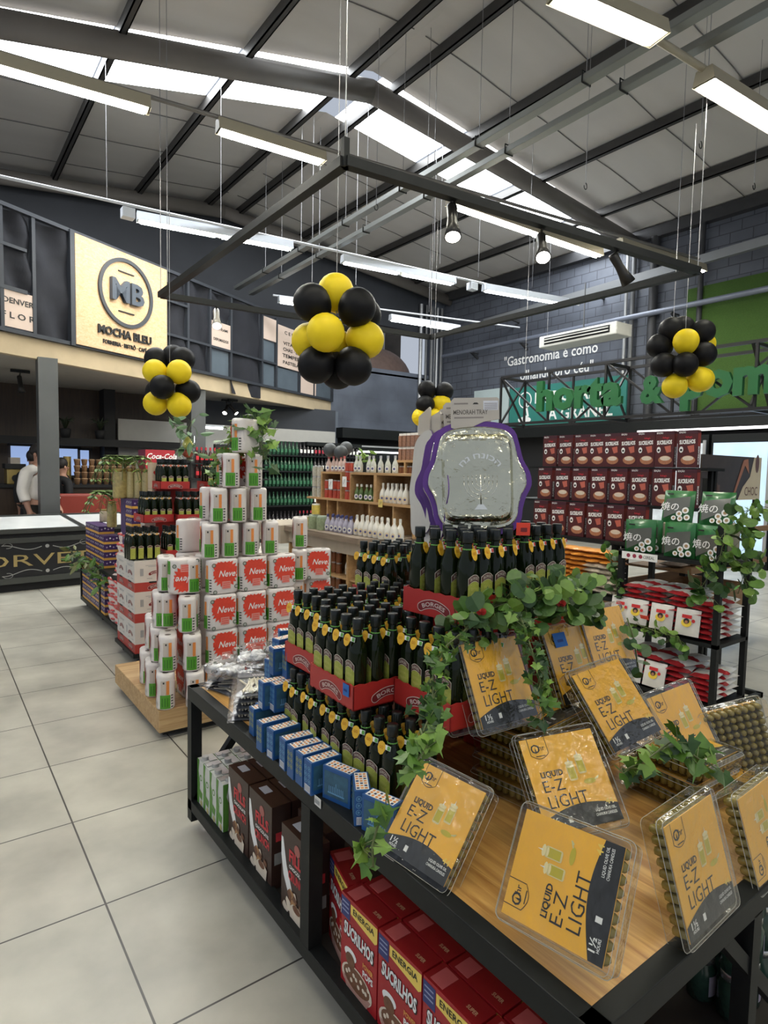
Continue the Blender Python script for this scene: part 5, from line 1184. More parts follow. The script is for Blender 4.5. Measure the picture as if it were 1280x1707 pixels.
# small copies of bottle for the distance
def mk_fbottle(red):
    def f():
        s = B(); s.loft([sq(.025, 0, n=8), sq(.0265, .148, n=8), sq(.020, .178, .15, 8), sq(.012, .205, 0, 8), sq(.012, .216, 0, 8)], OLG); s.cyl((0, 0, .215), (0, 0, .245), .0155, CAPM, n=8)
        M = F((0, -.0272, .055), (1, 0, 0), (0, 0, 1)); s.rect(-.019, -.045, .019, .034, LABG, M); s.poly([(-.019, .034), (.019, .034), (.019, .046), (0, .053), (-.019, .046)], LABR, M, .0003); s.poly([(-.017, .037), (.017, .037), (.017, .044), (0, .050), (-.017, .044)], LABB, M, .0006)
        Mt = F((-.002, -.0185, .190), (1, 0, 0), (0, -.3, 1)); s.poly([(0, -.018), (.012, -.002), (.006, .010), (-.006, .010), (-.012, -.002)], mat('tag_pale', (.8, .5, .18), .5) if not red else mat('tag_pink', (.72, .22, .14), .5), Mt, .001); s.rect(-.018, -.002, .018, .008, WINK, Mt, 0)
        return tag(s.ob('olive_oil_bottle'), 'x', 'bottle')
    return f
kfa = Kit(mk_fbottle(False)); kfb = Kit(mk_fbottle(True))
def mk_ftray():
    s = B(); W_, h = .245, .065; s.b2((-W_ / 2, -W_ / 2, 0), (W_ / 2, W_ / 2, .003), TRED)
    for k in range(4): M = Matrix.Rotation(k * PI / 2, 4, 'Z') @ F((0, -W_ / 2, 0), (1, 0, 0), (0, 0, 1)); s.box((0, h / 2, -.0015), (W_, h, .003), TRED, M); logo(s, M @ Matrix.Translation((0, h * .5, 0)), .10)
    return tag(s.ob('cardboard_tray'), 'x', 'tray')
kft = Kit(mk_ftray)
def ftray(cx, cy, z, a, lb, kit, tr=True):
    if tr: kft.put('red tray, ' + lb, T(cx, cy, z, a))
    ca, sa = math.cos(a), math.sin(a)
    for i in range(4):
        for j in range(3):
            x = -.0905 + .0603 * i; y = -.0905 + .0603 * j; kit.put('oil bottle in the %s, %s across, %s row' % (lb, ORD[i], ORD[j]), T(cx + x * ca - y * sa, cy + x * sa + y * ca, z + .004, a + .1 * math.sin(i * 4 + j)))
zt = .802
ftray(1.325, 4.90, zt, 0, 'left display, lowest tier, left corner', kfa, False); ftray(1.60, 4.90, zt, 0, 'left display, lowest tier, middle', kfa); ftray(1.86, 4.92, zt, -.05, 'left display, lowest tier, right', kfb)
ftray(1.50, 5.17, 1.06, .05, 'left display, middle tier, left', kfa); ftray(1.77, 5.10, 1.06, -.1, 'left display, middle tier, centre', kfb); ftray(2.03, 5.16, 1.06, 0, 'left display, middle tier, right', kfa)
ftray(1.66, 5.24, 1.325, 0, 'left display, top tier, left', kfb); ftray(2.06, 5.26, 1.325, 0, 'left display, top tier, right', kfa)
for i, (x, y, w_, d_, z0, z1) in enumerate(((1.50, 5.18, .24, .24, .802, 1.058), (1.77, 5.20, .24, .16, .802, 1.058), (2.03, 5.2, .24, .24, .802, 1.058), (1.66, 5.26, .24, .16, 1.125, 1.323), (2.06, 5.3, .24, .10, 1.125, 1.323))):
    pass
s = B(); s.b2((1.56, 5.31, .802), (2.2, 5.40, 1.323), CTR); tag(s.ob('carton_pile'), 'red cartons stacked behind the left display carrying the top tier', 'box')
# vase with leafy branch on top
vs_ = thing('glass_vase', 'glass vase with a pear and a tomato inside on top of the left display', 'vase', T(1.80, 5.22, 1.575)); VG = film('vase_glass', (.93, .96, .95), .3, .05, .1, 5)
s = B(); s.lathe([(.045, 0), (.06, .01), (.068, .20), (.066, .20)], VG, 18); s.ob('glass', vs_)
pe = B(); pe.lathe([(.01, .08), (.042, .10), (.045, .13), (.025, .17), (.012, .19), (.003, .195)], mat('pear_skin', (.55, .5, .08), .4, var=.2), 16); tag(pe.ob('pear', None, T(1.795, 5.21, 1.575)), 'yellow-green pear inside the glass vase', 'pear')
pe = B(); pe.blob((0, 0, .045), (.048, .048, .036), mat('tomato_skin', (.6, .09, .03), .3)); tag(pe.ob('tomato', None, T(1.80, 5.22, 1.58)), 'tomato at the bottom of the glass vase', 'tomato')
# ---- leaves
LV1 = mat('leaf_green', (.07, .16, .018), .42, var=.55, scale=35, spec=.5); LV2 = mat('leaf_light', (.16, .28, .04), .45, var=.4, scale=30); LV3 = mat('leaf_deep', (.028, .075, .014), .42, var=.4, scale=30); LV4 = mat('leaf_bluegreen', (.10, .19, .08), .5, var=.3, scale=20); STM = mat('vine_stem', (.12, .15, .05), .6)
IVY = [(0, -.10), (.10, -.28), (.32, -.34), (.27, -.12), (.52, .02), (.24, .18), (.20, .42), (.05, .52), (0, .86)]
IVY = [(0, 0)] + IVY[1:]
RND = [(0, 0), (.22, -.12), (.42, .0), (.48, .25), (.36, .52), (.16, .68), (0, .72)]
LAN = [(0, 0), (.12, .12), (.2, .35), (.17, .6), (.07, .85), (0, 1.0)]
FRN = [(0, 0), (.05, .1), (.06, .5), (.03, .9), (0, 1.0)]
def leaf(s, p, d, n, size, shp, m, fold=.25, droop=.25):
    d = Vector(d).normalized(); n = Vector(n); n = (n - d * n.dot(d)).normalized(); u = d.cross(n); p = Vector(p)
    L = [(x, y) for x, y in shp]; pts = []; N = len(L)
    def X(x, y): return tuple(p + d * (y * size) + u * (x * size) - n * (abs(x) * fold * size + droop * y * y * size * .6))
    mid = [X(0, y) for _, y in L]; rt = [X(x, y) for x, y in L]; lf = [X(-x, y) for x, y in L]
    yb = L[0][1]; yt = L[-1][1]; midp = [X(0, yb + (yt - yb) * t) for t in (.0, .5, 1)]
    vs = [midp[0], midp[1], midp[2]] + rt[1:-1] + lf[1:-1]; k = N - 2
    R = list(range(3, 3 + k)); Q = list(range(3 + k, 3 + 2 * k)); h = k // 2
    fs = [(0, *R[:h + 1], 1), (1, *R[h:], 2), (1, *reversed(Q[:h + 1]), 0), (2, *reversed(Q[h:]), 1)]
    s.add(vs, fs, m, False)
def vine(name, label, path, n, size, shp=IVY, ms=(LV1, LV2, LV3), spread=.05, seed=0, nrm=(-.5, -.7, .5), cat='vine', stem=.0025):
    q = random.Random(seed); t = thing(name, label, cat); P = [Vector(p) for p in path]; Ls = [(P[i + 1] - P[i]).length for i in range(len(P) - 1)]; tot = sum(Ls)
    B().tube(P, stem, STM, 5).ob('stem', t); s = B()
    for k in range(n):
        d = tot * (k + q.random()) / n; i = 0
        while i < len(Ls) - 1 and d > Ls[i]: d -= Ls[i]; i += 1
        p = P[i] + (P[i + 1] - P[i]) * min(1, d / Ls[i]); off = Vector((q.uniform(-1, 1), q.uniform(-1, 1), q.uniform(-1, 1))) * spread
        dr = Vector((q.uniform(-1, 1), q.uniform(-1, .4), q.uniform(-1, .5))); nn = Vector(nrm) + Vector((q.uniform(-.6, .6), q.uniform(-.6, .6), q.uniform(-.5, .7)))
        sz = size * q.uniform(.65, 1.25); leaf(s, p + off, dr, nn, sz, shp, ms[q.randrange(len(ms))], q.uniform(.1, .4), q.uniform(0, .4)); s.cyl(p, p + off, .0011, STM, n=4, caps=False)
    s.ob('foliage', t); return t
# near table: the long ivy falling over the packs and the bottles
def I(px, py, dep): return EYE + ray(px, py) * (dep / FPX)
MIX = (LV1, LV2, LV3, LV3, LV1)
vine('ivy_vine', 'bushy ivy heaped along the foot of the top bottles, red flowers among it', [I(770, 1040, 1.66), I(820, 1010, 1.68), I(870, 1000, 1.72), I(930, 985, 1.78), I(990, 995, 1.85)], 190, .052, RND, MIX, .065, 1)
vine('ivy_vine', 'ivy hanging down between the leaning pack and the blue-stickered pack', [I(868, 1030, 1.62), I(885, 1080, 1.60), I(900, 1130, 1.58), I(905, 1190, 1.56)], 60, .036, IVY, MIX, .03, 2)
vine('ivy_vine', 'ivy running from the heap down the left of the leaning pack past the red trays', [I(800, 1030, 1.62), I(745, 1075, 1.55), I(722, 1120, 1.52), I(722, 1180, 1.45), I(705, 1220, 1.36)], 70, .038, IVY, MIX, .03, 3)
vine('ivy_vine', 'big-leaved ivy sprig over the upper corner of the lower left pack', [I(700, 1215, 1.36), I(712, 1245, 1.33), I(690, 1275, 1.31), I(672, 1305, 1.30)], 15, .050, IVY, (LV1, LV2, LV1), .022, 4)
vine('ivy_vine', 'big-leaved ivy hanging over the front rail of the table', [I(645, 1345, 1.24), I(630, 1375, 1.22), I(620, 1410, 1.21), I(622, 1445, 1.20)], 12, .046, IVY, (LV1, LV2, LV1), .018, 5)
vine('ivy_sprig', 'big-leaved ivy sprig lying on the flat pack between the leaning ones', [I(1040, 1285, 1.50), I(1080, 1265, 1.50), I(1120, 1235, 1.52), I(1165, 1265, 1.52), I(1185, 1275, 1.54)], 26, .062, IVY, (LV1, LV3, LV1, LV2), .035, 6, nrm=(-.3, -.5, .8))
vine('ivy_sprig', 'few round leaves beside the back right pack', [I(1045, 1030, 1.95), I(1055, 1060, 1.95), I(1066, 1130, 1.92)], 7, .05, RND, MIX, .02, 7)
FLR = mat('flower_red', (.45, .02, .015), .6)
for i, (px, py, dp) in enumerate(((877, 994, 1.68), (802, 1020, 1.6), (935, 1006, 1.72))):
    s = B(); c = I(px, py, dp)
    for k in range(6): leaf(s, c, (math.cos(k), math.sin(k), .3), (-.5, -.7, .4), .02, RND, FLR)
    tag(s.ob('red_flower'), ['larger red artificial flower in the middle of the ivy heap', 'small red artificial flower at the left of the ivy heap', 'small red artificial flower at the right of the ivy heap'][i], 'flower')
s = B(); pk_ = PACKS[7]; M = poseM(*pk_[1:]); s.box((-.045, .075, .006), (.05, .042, .001), BLUE, M); s.rect(-.058, .068, -.034, .076, mat('tag_ink_blue', (.01, .04, .2), .6), M, .0068); tag(s.ob('price_sticker'), 'blue price sticker on the candle pack in the back row', 'price tag')
# ivy on the pyramid top
vine('ivy_vine', 'ivy draped around the topmost paper pack', [I(372, 770, 3.75), I(385, 725, 3.72), I(408, 698, 3.7), I(430, 700, 3.72), I(435, 740, 3.66), I(440, 765, 3.64)], 80, .075, IVY, (LV1, LV2, LV3), .09, 8)
vine('ivy_vine', 'ivy hanging left of the end-on paper packs over the olive oil bottles', [I(385, 760, 3.78), I(370, 790, 3.8), I(362, 812, 3.8)], 26, .06, IVY, (LV1, LV2, LV3), .06, 9)
# leafy branch in the vase
vine('leafy_branch', 'blue-green leafy branch standing in the glass vase', [(1.80, 5.22, 1.62), (1.80, 5.22, 1.80), (1.84, 5.20, 1.93)], 26, .11, LAN, (LV4,), .08, 10, cat='branch')
vine('leafy_branch', 'smaller side twig leaning left from the glass vase', [(1.80, 5.22, 1.78), (1.70, 5.26, 1.86), (1.66, 5.28, 1.93)], 9, .08, LAN, (LV4,), .03, 11, cat='branch')
# ---- ferns, jars, purple boxes and candy bags of the wheeled rack
def fern(label, c, r, n, seed, lift=.1):
    q = random.Random(seed); t = thing('fern', label, 'fern'); s = B(); c = Vector(c)
    for k in range(n):
        a = 2 * PI * k / n + q.uniform(-.2, .2); L = r * q.uniform(.75, 1.1); P = [c + Vector((math.cos(a) * L * u, math.sin(a) * L * u, lift * math.sin(u * 2.6) * 1.3 - .12 * u * u * (r / .2))) for u in [i / 7 for i in range(8)]]
        s.tube(P, .003, STM, 4)
        for i in range(1, 8):
            d = (P[i] - P[i - 1]).normalized(); sd = d.cross(Vector((0, 0, 1))).normalized()
            for g in (-1, 1): leaf(s, P[i], d * .5 + sd * g, (0, 0, 1), .11 * (1.15 - i / 9), [(0, 0), (.16, .25), (.15, .7), (0, 1)], (LV2, LV1)[k % 2], .1, .3)
    s.ob('fronds', t); return t
rk = thing('wheeled_rack', 'black wheeled rack with two decks carrying purple boxes and candy bags', 'rack')
RX0, RX1, RY0, RY1 = 1.31, 1.85, 5.35, 7.18
B().b2((RX0, RY0, .07), (RX1, RY1, .11), BLACK).ob('lower_deck', rk); B().b2((RX0, RY0, .50), (RX1, RY1, .535), BLACK).ob('upper_deck', rk)
for x in (RX0, RX1 - .04):
    for y in (RY0, (RY0 + RY1) / 2, RY1 - .04): B().b2((x, y, .11), (x + .04, y + .04, .50), BLACK).ob('post', rk)
for y in (RY0 + .1, 6.4, RY1 - .06): B().cyl((RX0 + .05, y, .036), (RX0 + .09, y, .036), .036, DARK, n=12).ob('caster', rk)
PRP = mat('box_purple', (.06, .025, .12), .45); PYE = mat('box_amber', (.78, .42, .08), .45); LIL = mat('box_lilac', (.5, .38, .55), .45)
def mk_purple():
    s = B(); w, d, h = .20, .14, .075; s.box((0, 0, h / 2), (d, w, h), PRP)
    for M, L in ((F((-d / 2 - .001, 0, h / 2), (0, -1, 0), (0, 0, 1)), w), (F((0, -w / 2 - .001, h / 2), (1, 0, 0), (0, 0, 1)), d)):
        s.rect(-L / 2, -h / 2, L / 2, -h / 2 + .022, PYE, M); [s.disc(-L / 2 + .025 + .03 * k, .008 + .010 * (k % 2), .008, (LIL, WINK)[k % 2], M, .0004, n=8) for k in range(int(L / .03))]
    return tag(s.ob('purple_box'), 'x', 'box')
kpb = Kit(mk_purple)
for i in range(5):
    for k in range(5): kpb.put('purple box on the lower deck of the wheeled rack, %s along, %s up' % (ORD[i], ORD[k]), T(1.39, 7.02 - .205 * i, .11 + .076 * k))
for i in range(4):
    for k in range(5 if i < 3 else 4): kpb.put('purple box on the upper deck of the wheeled rack, %s along, %s up' % (ORD[i], ORD[k]), T(1.41 + .0, 6.92 - .205 * i, .537 + .076 * k))
for i in range(2):
    for k in range(4): kpb.put('purple box in the high pile under the jars, %s, %s from below' % (['left', 'right'][i], ORD[k]), T(1.47 + .15 * i, 5.55, .92 + .076 * k, PI / 2 * 0))
s = B(); s.b2((1.56, 5.45, .537), (1.9, 5.64, .918), PRP); tag(s.ob('purple_box'), 'large purple carton under the high pile of purple boxes', 'box')
PNK = mat('candy_pink', (.62, .10, .09), .35, var=.5, scale=22); CWH = mat('candy_white', (.72, .62, .58), .35, var=.15)
def mk_candy():
    s = B(); q = random.Random(6)
    s.blob((0, 0, .07), (.055, .085, .075), CWH, n=14, k=9, jit=.07)
    for k in range(9): a = q.uniform(0, 6.28); z = q.uniform(.02, .12); s.blob((.042 * math.cos(a), .066 * math.sin(a), z), (.022, .030, .012), PNK, n=8, k=5, jit=.1)
    return tag(s.ob('candy_bag'), 'x', 'bag')
kcy = Kit(mk_candy)
for k in range(5):
    for i in range(3): kcy.put('white and red candy bag on the lower deck, %s layer, %s from the cartons' % (ORD[k], ORD[i]), T(1.36, 5.44 + .18 * i, .10 + .076 * k, .3 * i))
for k in range(4):
    for i in range(3): kcy.put('white and red candy bag on the upper deck, %s layer, %s from the cartons' % (ORD[k], ORD[i]), T(1.40 + .02 * k, 5.45 + .17 * i, .53 + .09 * k, .4 * k))
GOLDJ = mat('gold_jar_food', (.42, .33, .12), .25, var=.5, scale=40, coat=.5); SLC = mat('sliced_food', (.5, .42, .2), .3, var=.3, scale=90, coat=.4)
def bigjar(label, x, y, z, r, h, m):
    t = thing('glass_jar', label, 'jar', T(x, y, z)); B().lathe([(r * .9, 0), (r, .01), (r, h * .8), (r * .8, h * .9), (r * .8, h * .93)], m, 18).ob('glass', t); B().lathe([(r * .85, h * .9), (r * .85, h), (r * .8, h * 1.01)], mat('jar_lid_gold', (.45, .33, .12), .3, .8), 18).ob('lid', t)
for i, (px, w_, m) in enumerate(((200, .062, GOLDJ), (217, .032, SLC), (230, .032, SLC), (243, .034, SLC))):
    p = ony(px, 800, 5.75 - .04 * i); bigjar(['large glass jar of preserved fruit under the upper fern', 'tall jar of sliced food next to the large jar', 'tall jar of sliced food, second right of the large jar', 'tall jar of sliced food beside the heart-marked cartons'][i], p.x, 5.75 - .04 * i, 1.226, w_, .26, m)
s = B(); s.b2((1.40, 5.66, .537), (1.9, 5.82, 1.224), PRP); tag(s.ob('carton'), 'tall purple carton holding the jars on the left display', 'box')
HTC = mat('heart_carton', (.62, .48, .34), .55); 
for i in range(2):
    s = B(); s.box((0, 0, .11), (.08, .12, .22), HTC); M = F((0, -.061, .13), (1, 0, 0), (0, 0, 1)); s.poly([(0, -.03), (.03, .005), (.022, .022), (0, .01), (-.022, .022), (-.03, .005)], mat('heart_red', (.5, .02, .02), .5), M)
    p = ony(250, 780, 5.5); tag(s.ob('heart_carton', None, T(p.x + .01, 5.40, 1.10 + .222 * i)), ['lower cream carton with a red heart left of the top bottles', 'upper cream carton with a red heart left of the top bottles'][i], 'box')
s = B(); s.box((1.52, 5.4, .95), (.1, .14, .296), CTW); tag(s.ob('carton'), 'narrow white carton under the heart cartons', 'box')
c1 = ony(207, 778, 5.75); fern('bright fern spreading over the jars on the left display', (c1.x, 5.72, 1.49), .30, 24, 1, .12)
c2 = ony(186, 826, 6.3); fern('fern hanging at the left side of the display above the freezer glass', (c2.x, 6.3, 1.18), .27, 20, 2, .10)
bigjar('clear jar holding the lower fern', c2.x, 6.3, .918, .045, .25, GOLDJ)
c3 = ony(152, 915, 6.9); vine('garland', 'dull green leaf garland hanging along the upper deck of the wheeled rack', [(1.22, 7.2, .60), (1.28, 6.7, .55), (1.29, 6.2, .50), (1.29, 5.9, .40)], 80, .10, LAN, (LV3, LV1, mat('leaf_olive', (.14, .15, .05), .5)), .07, 12)
p = ony(167, 860, 7.0); bigjar('small jar standing on the purple boxes in front of the freezer glass', 1.50, 6.9, .92, .05, .13, mat('jar_cream', (.5, .42, .3), .3, var=.4, scale=30))
# ================================================================ MIDDLE WOODEN SHELVES
SHW = woodmat('shelf_pine', (.52, .33, .16), (.38, .22, .09), 2.0, 1, .5); CTP = woodmat('counter_worn', (.30, .24, .18), (.18, .13, .09), 2.0, 1, .55)
XS = 4.0
def ys(px, py=800, x=XS): return onx(px, py, x).y
cu = thing('wooden_counter', 'long worn wooden counter with open lower shelves in the middle of the store', 'counter')
CY0, CY1 = 5.0, 6.75
s = B(); s.prism([(3.50, CY1), (3.50, CY0 + .12), (3.75, CY0 - .08), (4.6, CY0 - .08), (4.6, CY1)], .76, .82, CTP); s.ob('countertop', cu)
s = B(); s.prism([(3.56, CY1), (3.56, CY0 + .15), (3.78, CY0 - .03), (4.5, CY0 - .03), (4.5, CY1)], .62, .76, mat('fascia_cream', (.42, .36, .28), .6, var=.2)); s.ob('fascia', cu)
s = B(); s.b2((4.25, CY0, 0), (4.5, CY1, .62), mat('brown_back', (.12, .05, .03), .7)); s.b2((3.6, CY0, 0), (4.5, CY1, .06), SHW); s.b2((3.6, CY0, .33), (4.5, CY1, .35), SHW)
for y in (CY0, 5.42, 5.95, 6.4, CY1 - .03): s.b2((3.58, y, 0), (4.5, y + .03, .62), SHW)
s.ob('lower_shelves', cu)
us = thing('wooden_shelf_unit', 'open pine shelf cubes standing on the middle counter', 'shelf')
y_ = {k: ys(k) for k in (535, 569, 583, 624, 628, 660, 690)}
s = B(); e = .025
for a, b in ((535, 569), (583, 625), (625, 690)):
    y1, y0 = ys(a), ys(b); s.b2((XS, y0, 1.46), (XS + .42, y1, 1.485), SHW); s.b2((XS, y0, 1.14), (XS + .42, y0 + e, 1.46), SHW); s.b2((XS, y1 - e, 1.14), (XS + .42, y1, 1.46), SHW); s.b2((XS + .4, y0, .82), (XS + .42, y1, 1.46), SHW)
yA, yB_ = ys(690), ys(514); s.b2((XS - .02, yA, 1.135), (XS + .42, yB_, 1.16), SHW)
for k in (527, 545, 562, 615, 655, 689): s.b2((XS, ys(k) - e, .82), (XS + .4, ys(k), 1.135), SHW)
s.ob('shelf_cubes', us)
def mk_flask(m1, ml, mcap, h=.19, w=1.0):
    def f():
        t = thing('sauce_bottle', 'x', 'bottle'); B().lathe([(.030 * w, 0), (.033 * w, .01), (.034 * w, h * .45), (.026 * w, h * .60), (.013, h * .74), (.012, h * .86)], m1, 12).ob('flask', t); B().cyl((0, 0, h * .84), (0, 0, h), .014, mcap, n=10).ob('cap', t)
        s = B(); M = F((-.0345 * w - .0005, 0, h * .22), (0, -1, 0), (0, 0, 1)); s.disc(0, .004, .024, ml, M, .0, n=14, ry=.03); s.disc(0, .004, .013, mat('label_blue_print', (.10, .10, .25), .5), M, .001, n=10); s.ob('label', t); return t
    return f
WPL = mat('white_plastic', (.74, .72, .66), .4); CRC = mat('label_cream', (.70, .60, .42), .5); LBL = mat('label_white', (.75, .74, .70), .5)
kA = Kit(mk_flask(mat('milky_rose', (.62, .45, .40), .3), LBL, mat('cap_rose', (.5, .12, .12), .4))); kB = Kit(mk_flask(mat('milky_glass', (.55, .56, .50), .25), LBL, mat('cap_grey2', (.45, .45, .5), .4))); kC = Kit(mk_flask(mat('herb_green', (.10, .16, .05), .25), LBL, WPL)); kD = Kit(mk_flask(WPL, CRC, WPL, .215, 1.18)); kE = Kit(mk_flask(mat('blue_rose', (.42, .40, .50), .3), LBL, mat('cap_navy', (.06, .07, .2), .4)))
def rowp(kit, pxs, z, x, lab, rows=1, dx=.075):
    n = len(pxs)
    for j in range(rows):
        for i, px in enumerate(pxs): kit.put(lab % (ORD[i] + (' from the left' if rows == 1 else ' from the left, %s row' % ['front', 'back'][j])), T(x + .05 + dx * j, onx(px, 800, x).y, z, .6))
rowp(kA, [542, 550, 556, 562, 568], 1.486, XS, 'rosy dressing bottle on the top left shelf cube, %s')
rowp(kB, [588, 594, 609, 616, 628, 640, 652], 1.486, XS, 'milky dressing bottle on the top middle shelf, %s')
rowp(kC, [590, 597, 606, 613, 621], 1.161, XS, 'green herb dressing bottle in the middle shelf cube, %s')
rowp(kD, [633, 641, 648, 655, 663, 671], 1.161, XS, 'white plastic syrup bottle on the upper right shelf, %s', 2)
rowp(kE, [541, 549, 556, 563, 571, 579], .821, 3.60, 'blue-labelled dressing bottle on the counter, %s', 2)
rowp(kD, [590, 598, 606, 614, 622, 631, 642, 652], .821, 3.64, 'white plastic syrup bottle on the counter, %s', 2)
RJ = mat('red_jar_food', (.45, .07, .04), .3, var=.6, scale=50); BJ = mat('brown_jar_food', (.22, .08, .03), .3, var=.6, scale=50); YT = mat('yellow_tin', (.62, .48, .10), .4, var=.4, scale=40); GT = mat('green_tin', (.28, .34, .2), .4, var=.5, scale=40); GLJ = mat('clear_jar_food', (.45, .43, .36), .25, var=.5, scale=60)
def mk_can(m, r=.035, h=.11, lid=LGREY, nm='jar', cat='jar'):
    def f():
        t = thing(nm, 'x', cat); B().cyl((0, 0, 0), (0, 0, h * .88), r, m, n=14).ob('body', t); B().cyl((0, 0, h * .87), (0, 0, h), r * .9, lid, n=14).ob('lid', t); return t
    return f
kR = Kit(mk_can(RJ)); kBr = Kit(mk_can(BJ, .036, .12)); kY = Kit(mk_can(YT, .05, .12, WPL, 'tin', 'tin')); kG = Kit(mk_can(GT, .075, .16, mat('tin_lid_green', (.42, .5, .4), .4), 'tin', 'tin')); kGl = Kit(mk_can(GLJ, .04, .13))
for lv in range(2): rowp(kR, [540, 547, 554, 561], 1.161 + .112 * lv, XS, 'red preserve jar in the left shelf cube, %s level, %%s' % ['lower', 'upper'][lv])
for lv in range(4): rowp(kR, [574, 580], 1.161 + .112 * lv, XS - .01, 'red preserve jar in the tall gap between the cubes, level %s, %%s' % ORD[lv])
for lv in range(3): rowp(kGl, [520, 528], 1.161 + .132 * lv, XS - .02, 'glass preserve jar left of the shelf cubes, %s level, %%s' % ORD[lv])
for lv in range(4): rowp(kBr, [545, 553, 561], .062 + .0 + (.122 * (lv % 2)) + (.29 if lv > 1 else 0), 3.66, 'brown preserve jar below the counter left, level %s, %%s' % ORD[lv])
for lv in range(2): rowp(kD, [577, 585, 593, 601, 609], .36 - .298 * lv, 3.68, 'white plastic bottle under the counter, %s shelf, %%s' % ['upper', 'lower'][lv])
rowp(kY, [521], .99, 3.60, 'single yellow tin on top of the green tins, %s'); rowp(kG, [519, 533], .821, 3.60, 'big pale green tin on the left of the counter, %s'); kY.put('yellow tin low at the left end of the counter', T(3.62, onx(502, 800, 3.6).y, .821)); kY.put('yellow tin standing behind the left end of the counter', T(3.72, onx(508, 800, 3.7).y, .821))
s = B(); s.b2((3.45, CY1 - .03, .60), (4.2, CY1 + .75, .82), mat('fascia_cream', (.42, .36, .28), .6)); tag(s.ob('display_block'), 'cream display block carrying the yellow tins left of the counter', 'block')
s = B()
for px, py, w_, h_ in ((551, 807, .09, .12), (574, 803, .09, .12)):
    M = F(onx(px, py, XS - .04), (0, -1, 0), (0, 0, 1)); s = B(); s.box((0, 0, 0), (w_, h_, .003), WINK, M); s.line([(-.02, -.03), (.0, .03), (.012, -.01), (.02, .03)], .006, INK, M, .003); tag(s.ob('price_sign'), 'white price sign %s' % ('in the left shelf cube' if px < 560 else 'between the shelf cubes'), 'price sign')
M = F(onx(634, 839, XS - .04), (0, -1, 0), (0, 0, 1)); s = B(); s.box((0, 0, 0), (.075, .085, .003), mat('yellow_tag', (.8, .62, .2), .5), M); s.line([(-.015, -.02), (0, .02), (.01, -.01), (.02, .02)], .005, INK, M, .003); tag(s.ob('price_sign'), 'yellow price tag at the right shelf edge above the white bottles', 'price sign')
t = thing('balloon_trio', 'three dusty black balloons resting on the rosy bottles shelf', 'balloons')
for px, py, d in ((550, 750, 7.6), (568, 754, 7.5), (577, 747, 7.9)): c = I(px, py, d); balloon(t, c, c + Vector((.1, .1, -.15)), .085, False, BG)
vine('ivy_sprig', 'pale green plant sprig standing among the top middle dressing bottles', [onx(600, 765, 4.15), onx(622, 760, 4.15)], 22, .10, LAN, (LV2,), .07, 21, nrm=(-.5, -.6, .5))
# right neighbour shelf with coffee and nut jars
s2 = thing('wooden_shelf_unit', 'tall pine shelf with brown jars right behind the silver tray packages', 'shelf')
xq = 4.9; ya, yb = onx(657, 790, xq).y, onx(712, 790, xq).y
s = B()
for z in (1.30, 1.62): s.b2((xq, yb, z), (xq + .5, ya, z + .03), SHW)
for y in (ya, yb, (ya * 1.4 + yb * .6) / 2): s.b2((xq, y - .03, 0), (xq + .5, y, 1.62), SHW)
s.b2((xq + .48, yb, 0), (xq + .5, ya, 1.62), SHW); s.ob('frame', s2)
for lv in range(2):
    for i in range(8): kBr.put('brown nut jar on the tall pine shelf, %s from the left, %s layer' % (ORD[i], ORD[lv]), T(xq + .06, ya - .08 - (ya - yb - .1) * i / 8, 1.33 + .125 * lv))
BAGC = mat('nut_bag', (.28, .15, .10), .4, var=.6, scale=40)
for lv in range(2):
    for i in range(7):
        s = B(); s.box((0, 0, .07), (.05, .055, .14), BAGC); s.box((0, 0, .155), (.03, .06, .03), LBL); tag(s.ob('snack_bag', None, T(xq + .06, ya - .06 - (ya - yb - .08) * i / 7, 1.651 + .172 * lv, .1 * i)), 'pale-topped snack bag on the tall pine shelf, %s from the left, %s layer' % (ORD[i], ['lower', 'upper'][lv]), 'bag', 'snack bags on the tall pine shelf')

# ================================================================ WINE SHELVES IN THE BACK LEFT
wsx0 = ony(440, 800, 11.9).x; wsx1 = ony(600, 800, 11.9).x
ws = thing('wine_shelf', 'long dark shelf wall of wine bottles under the mezzanine at the back', 'shelf')
B().b2((wsx0 - .6, 12.2, 0), (wsx1, 12.3, 2.1), DARK).ob('back_panel', ws); B().b2((wsx0 + 1.0, 11.85, 2.02), (wsx1, 12.2, 2.1), BLACK).ob('canopy', ws)
LEV = [.30, .72, 1.12, 1.46, 1.80]
for z in LEV: B().b2((wsx0 - .6, 11.85, z - .03), (wsx1, 12.2, z), BLACK).ob('shelf_board', ws)
def mk_wine(mb, ml, mc):
    def f():
        s = B(); s.lathe([(.036, 0), (.037, .01), (.037, .17), (.015, .22), (.0145, .24)], mb, 8); s.cyl((0, 0, .235), (0, 0, .29), .0165, mc, n=8); M = F((0, -.0385, .09), (1, 0, 0), (0, 0, 1)); s.rect(-.027, -.035, .027, .04, ml, M); return tag(s.ob('wine_bottle'), 'x', 'bottle')
    return f
WGN = mat('wine_green', (.015, .06, .03), .2, spec=.7); WBK = mat('wine_black', (.015, .012, .014), .2, spec=.7); WAM = mat('wine_amber', (.5, .17, .03), .25); 
kws = [Kit(mk_wine(WGN, mat('label_dark_green', (.03, .13, .06), .5), WGN)), Kit(mk_wine(WBK, LBL, WBK)), Kit(mk_wine(WBK, mat('label_red', (.4, .03, .05), .5), mat('foil_red', (.4, .03, .05), .4))), Kit(mk_wine(WAM, mat('label_orange2', (.7, .3, .06), .5), WAM))]
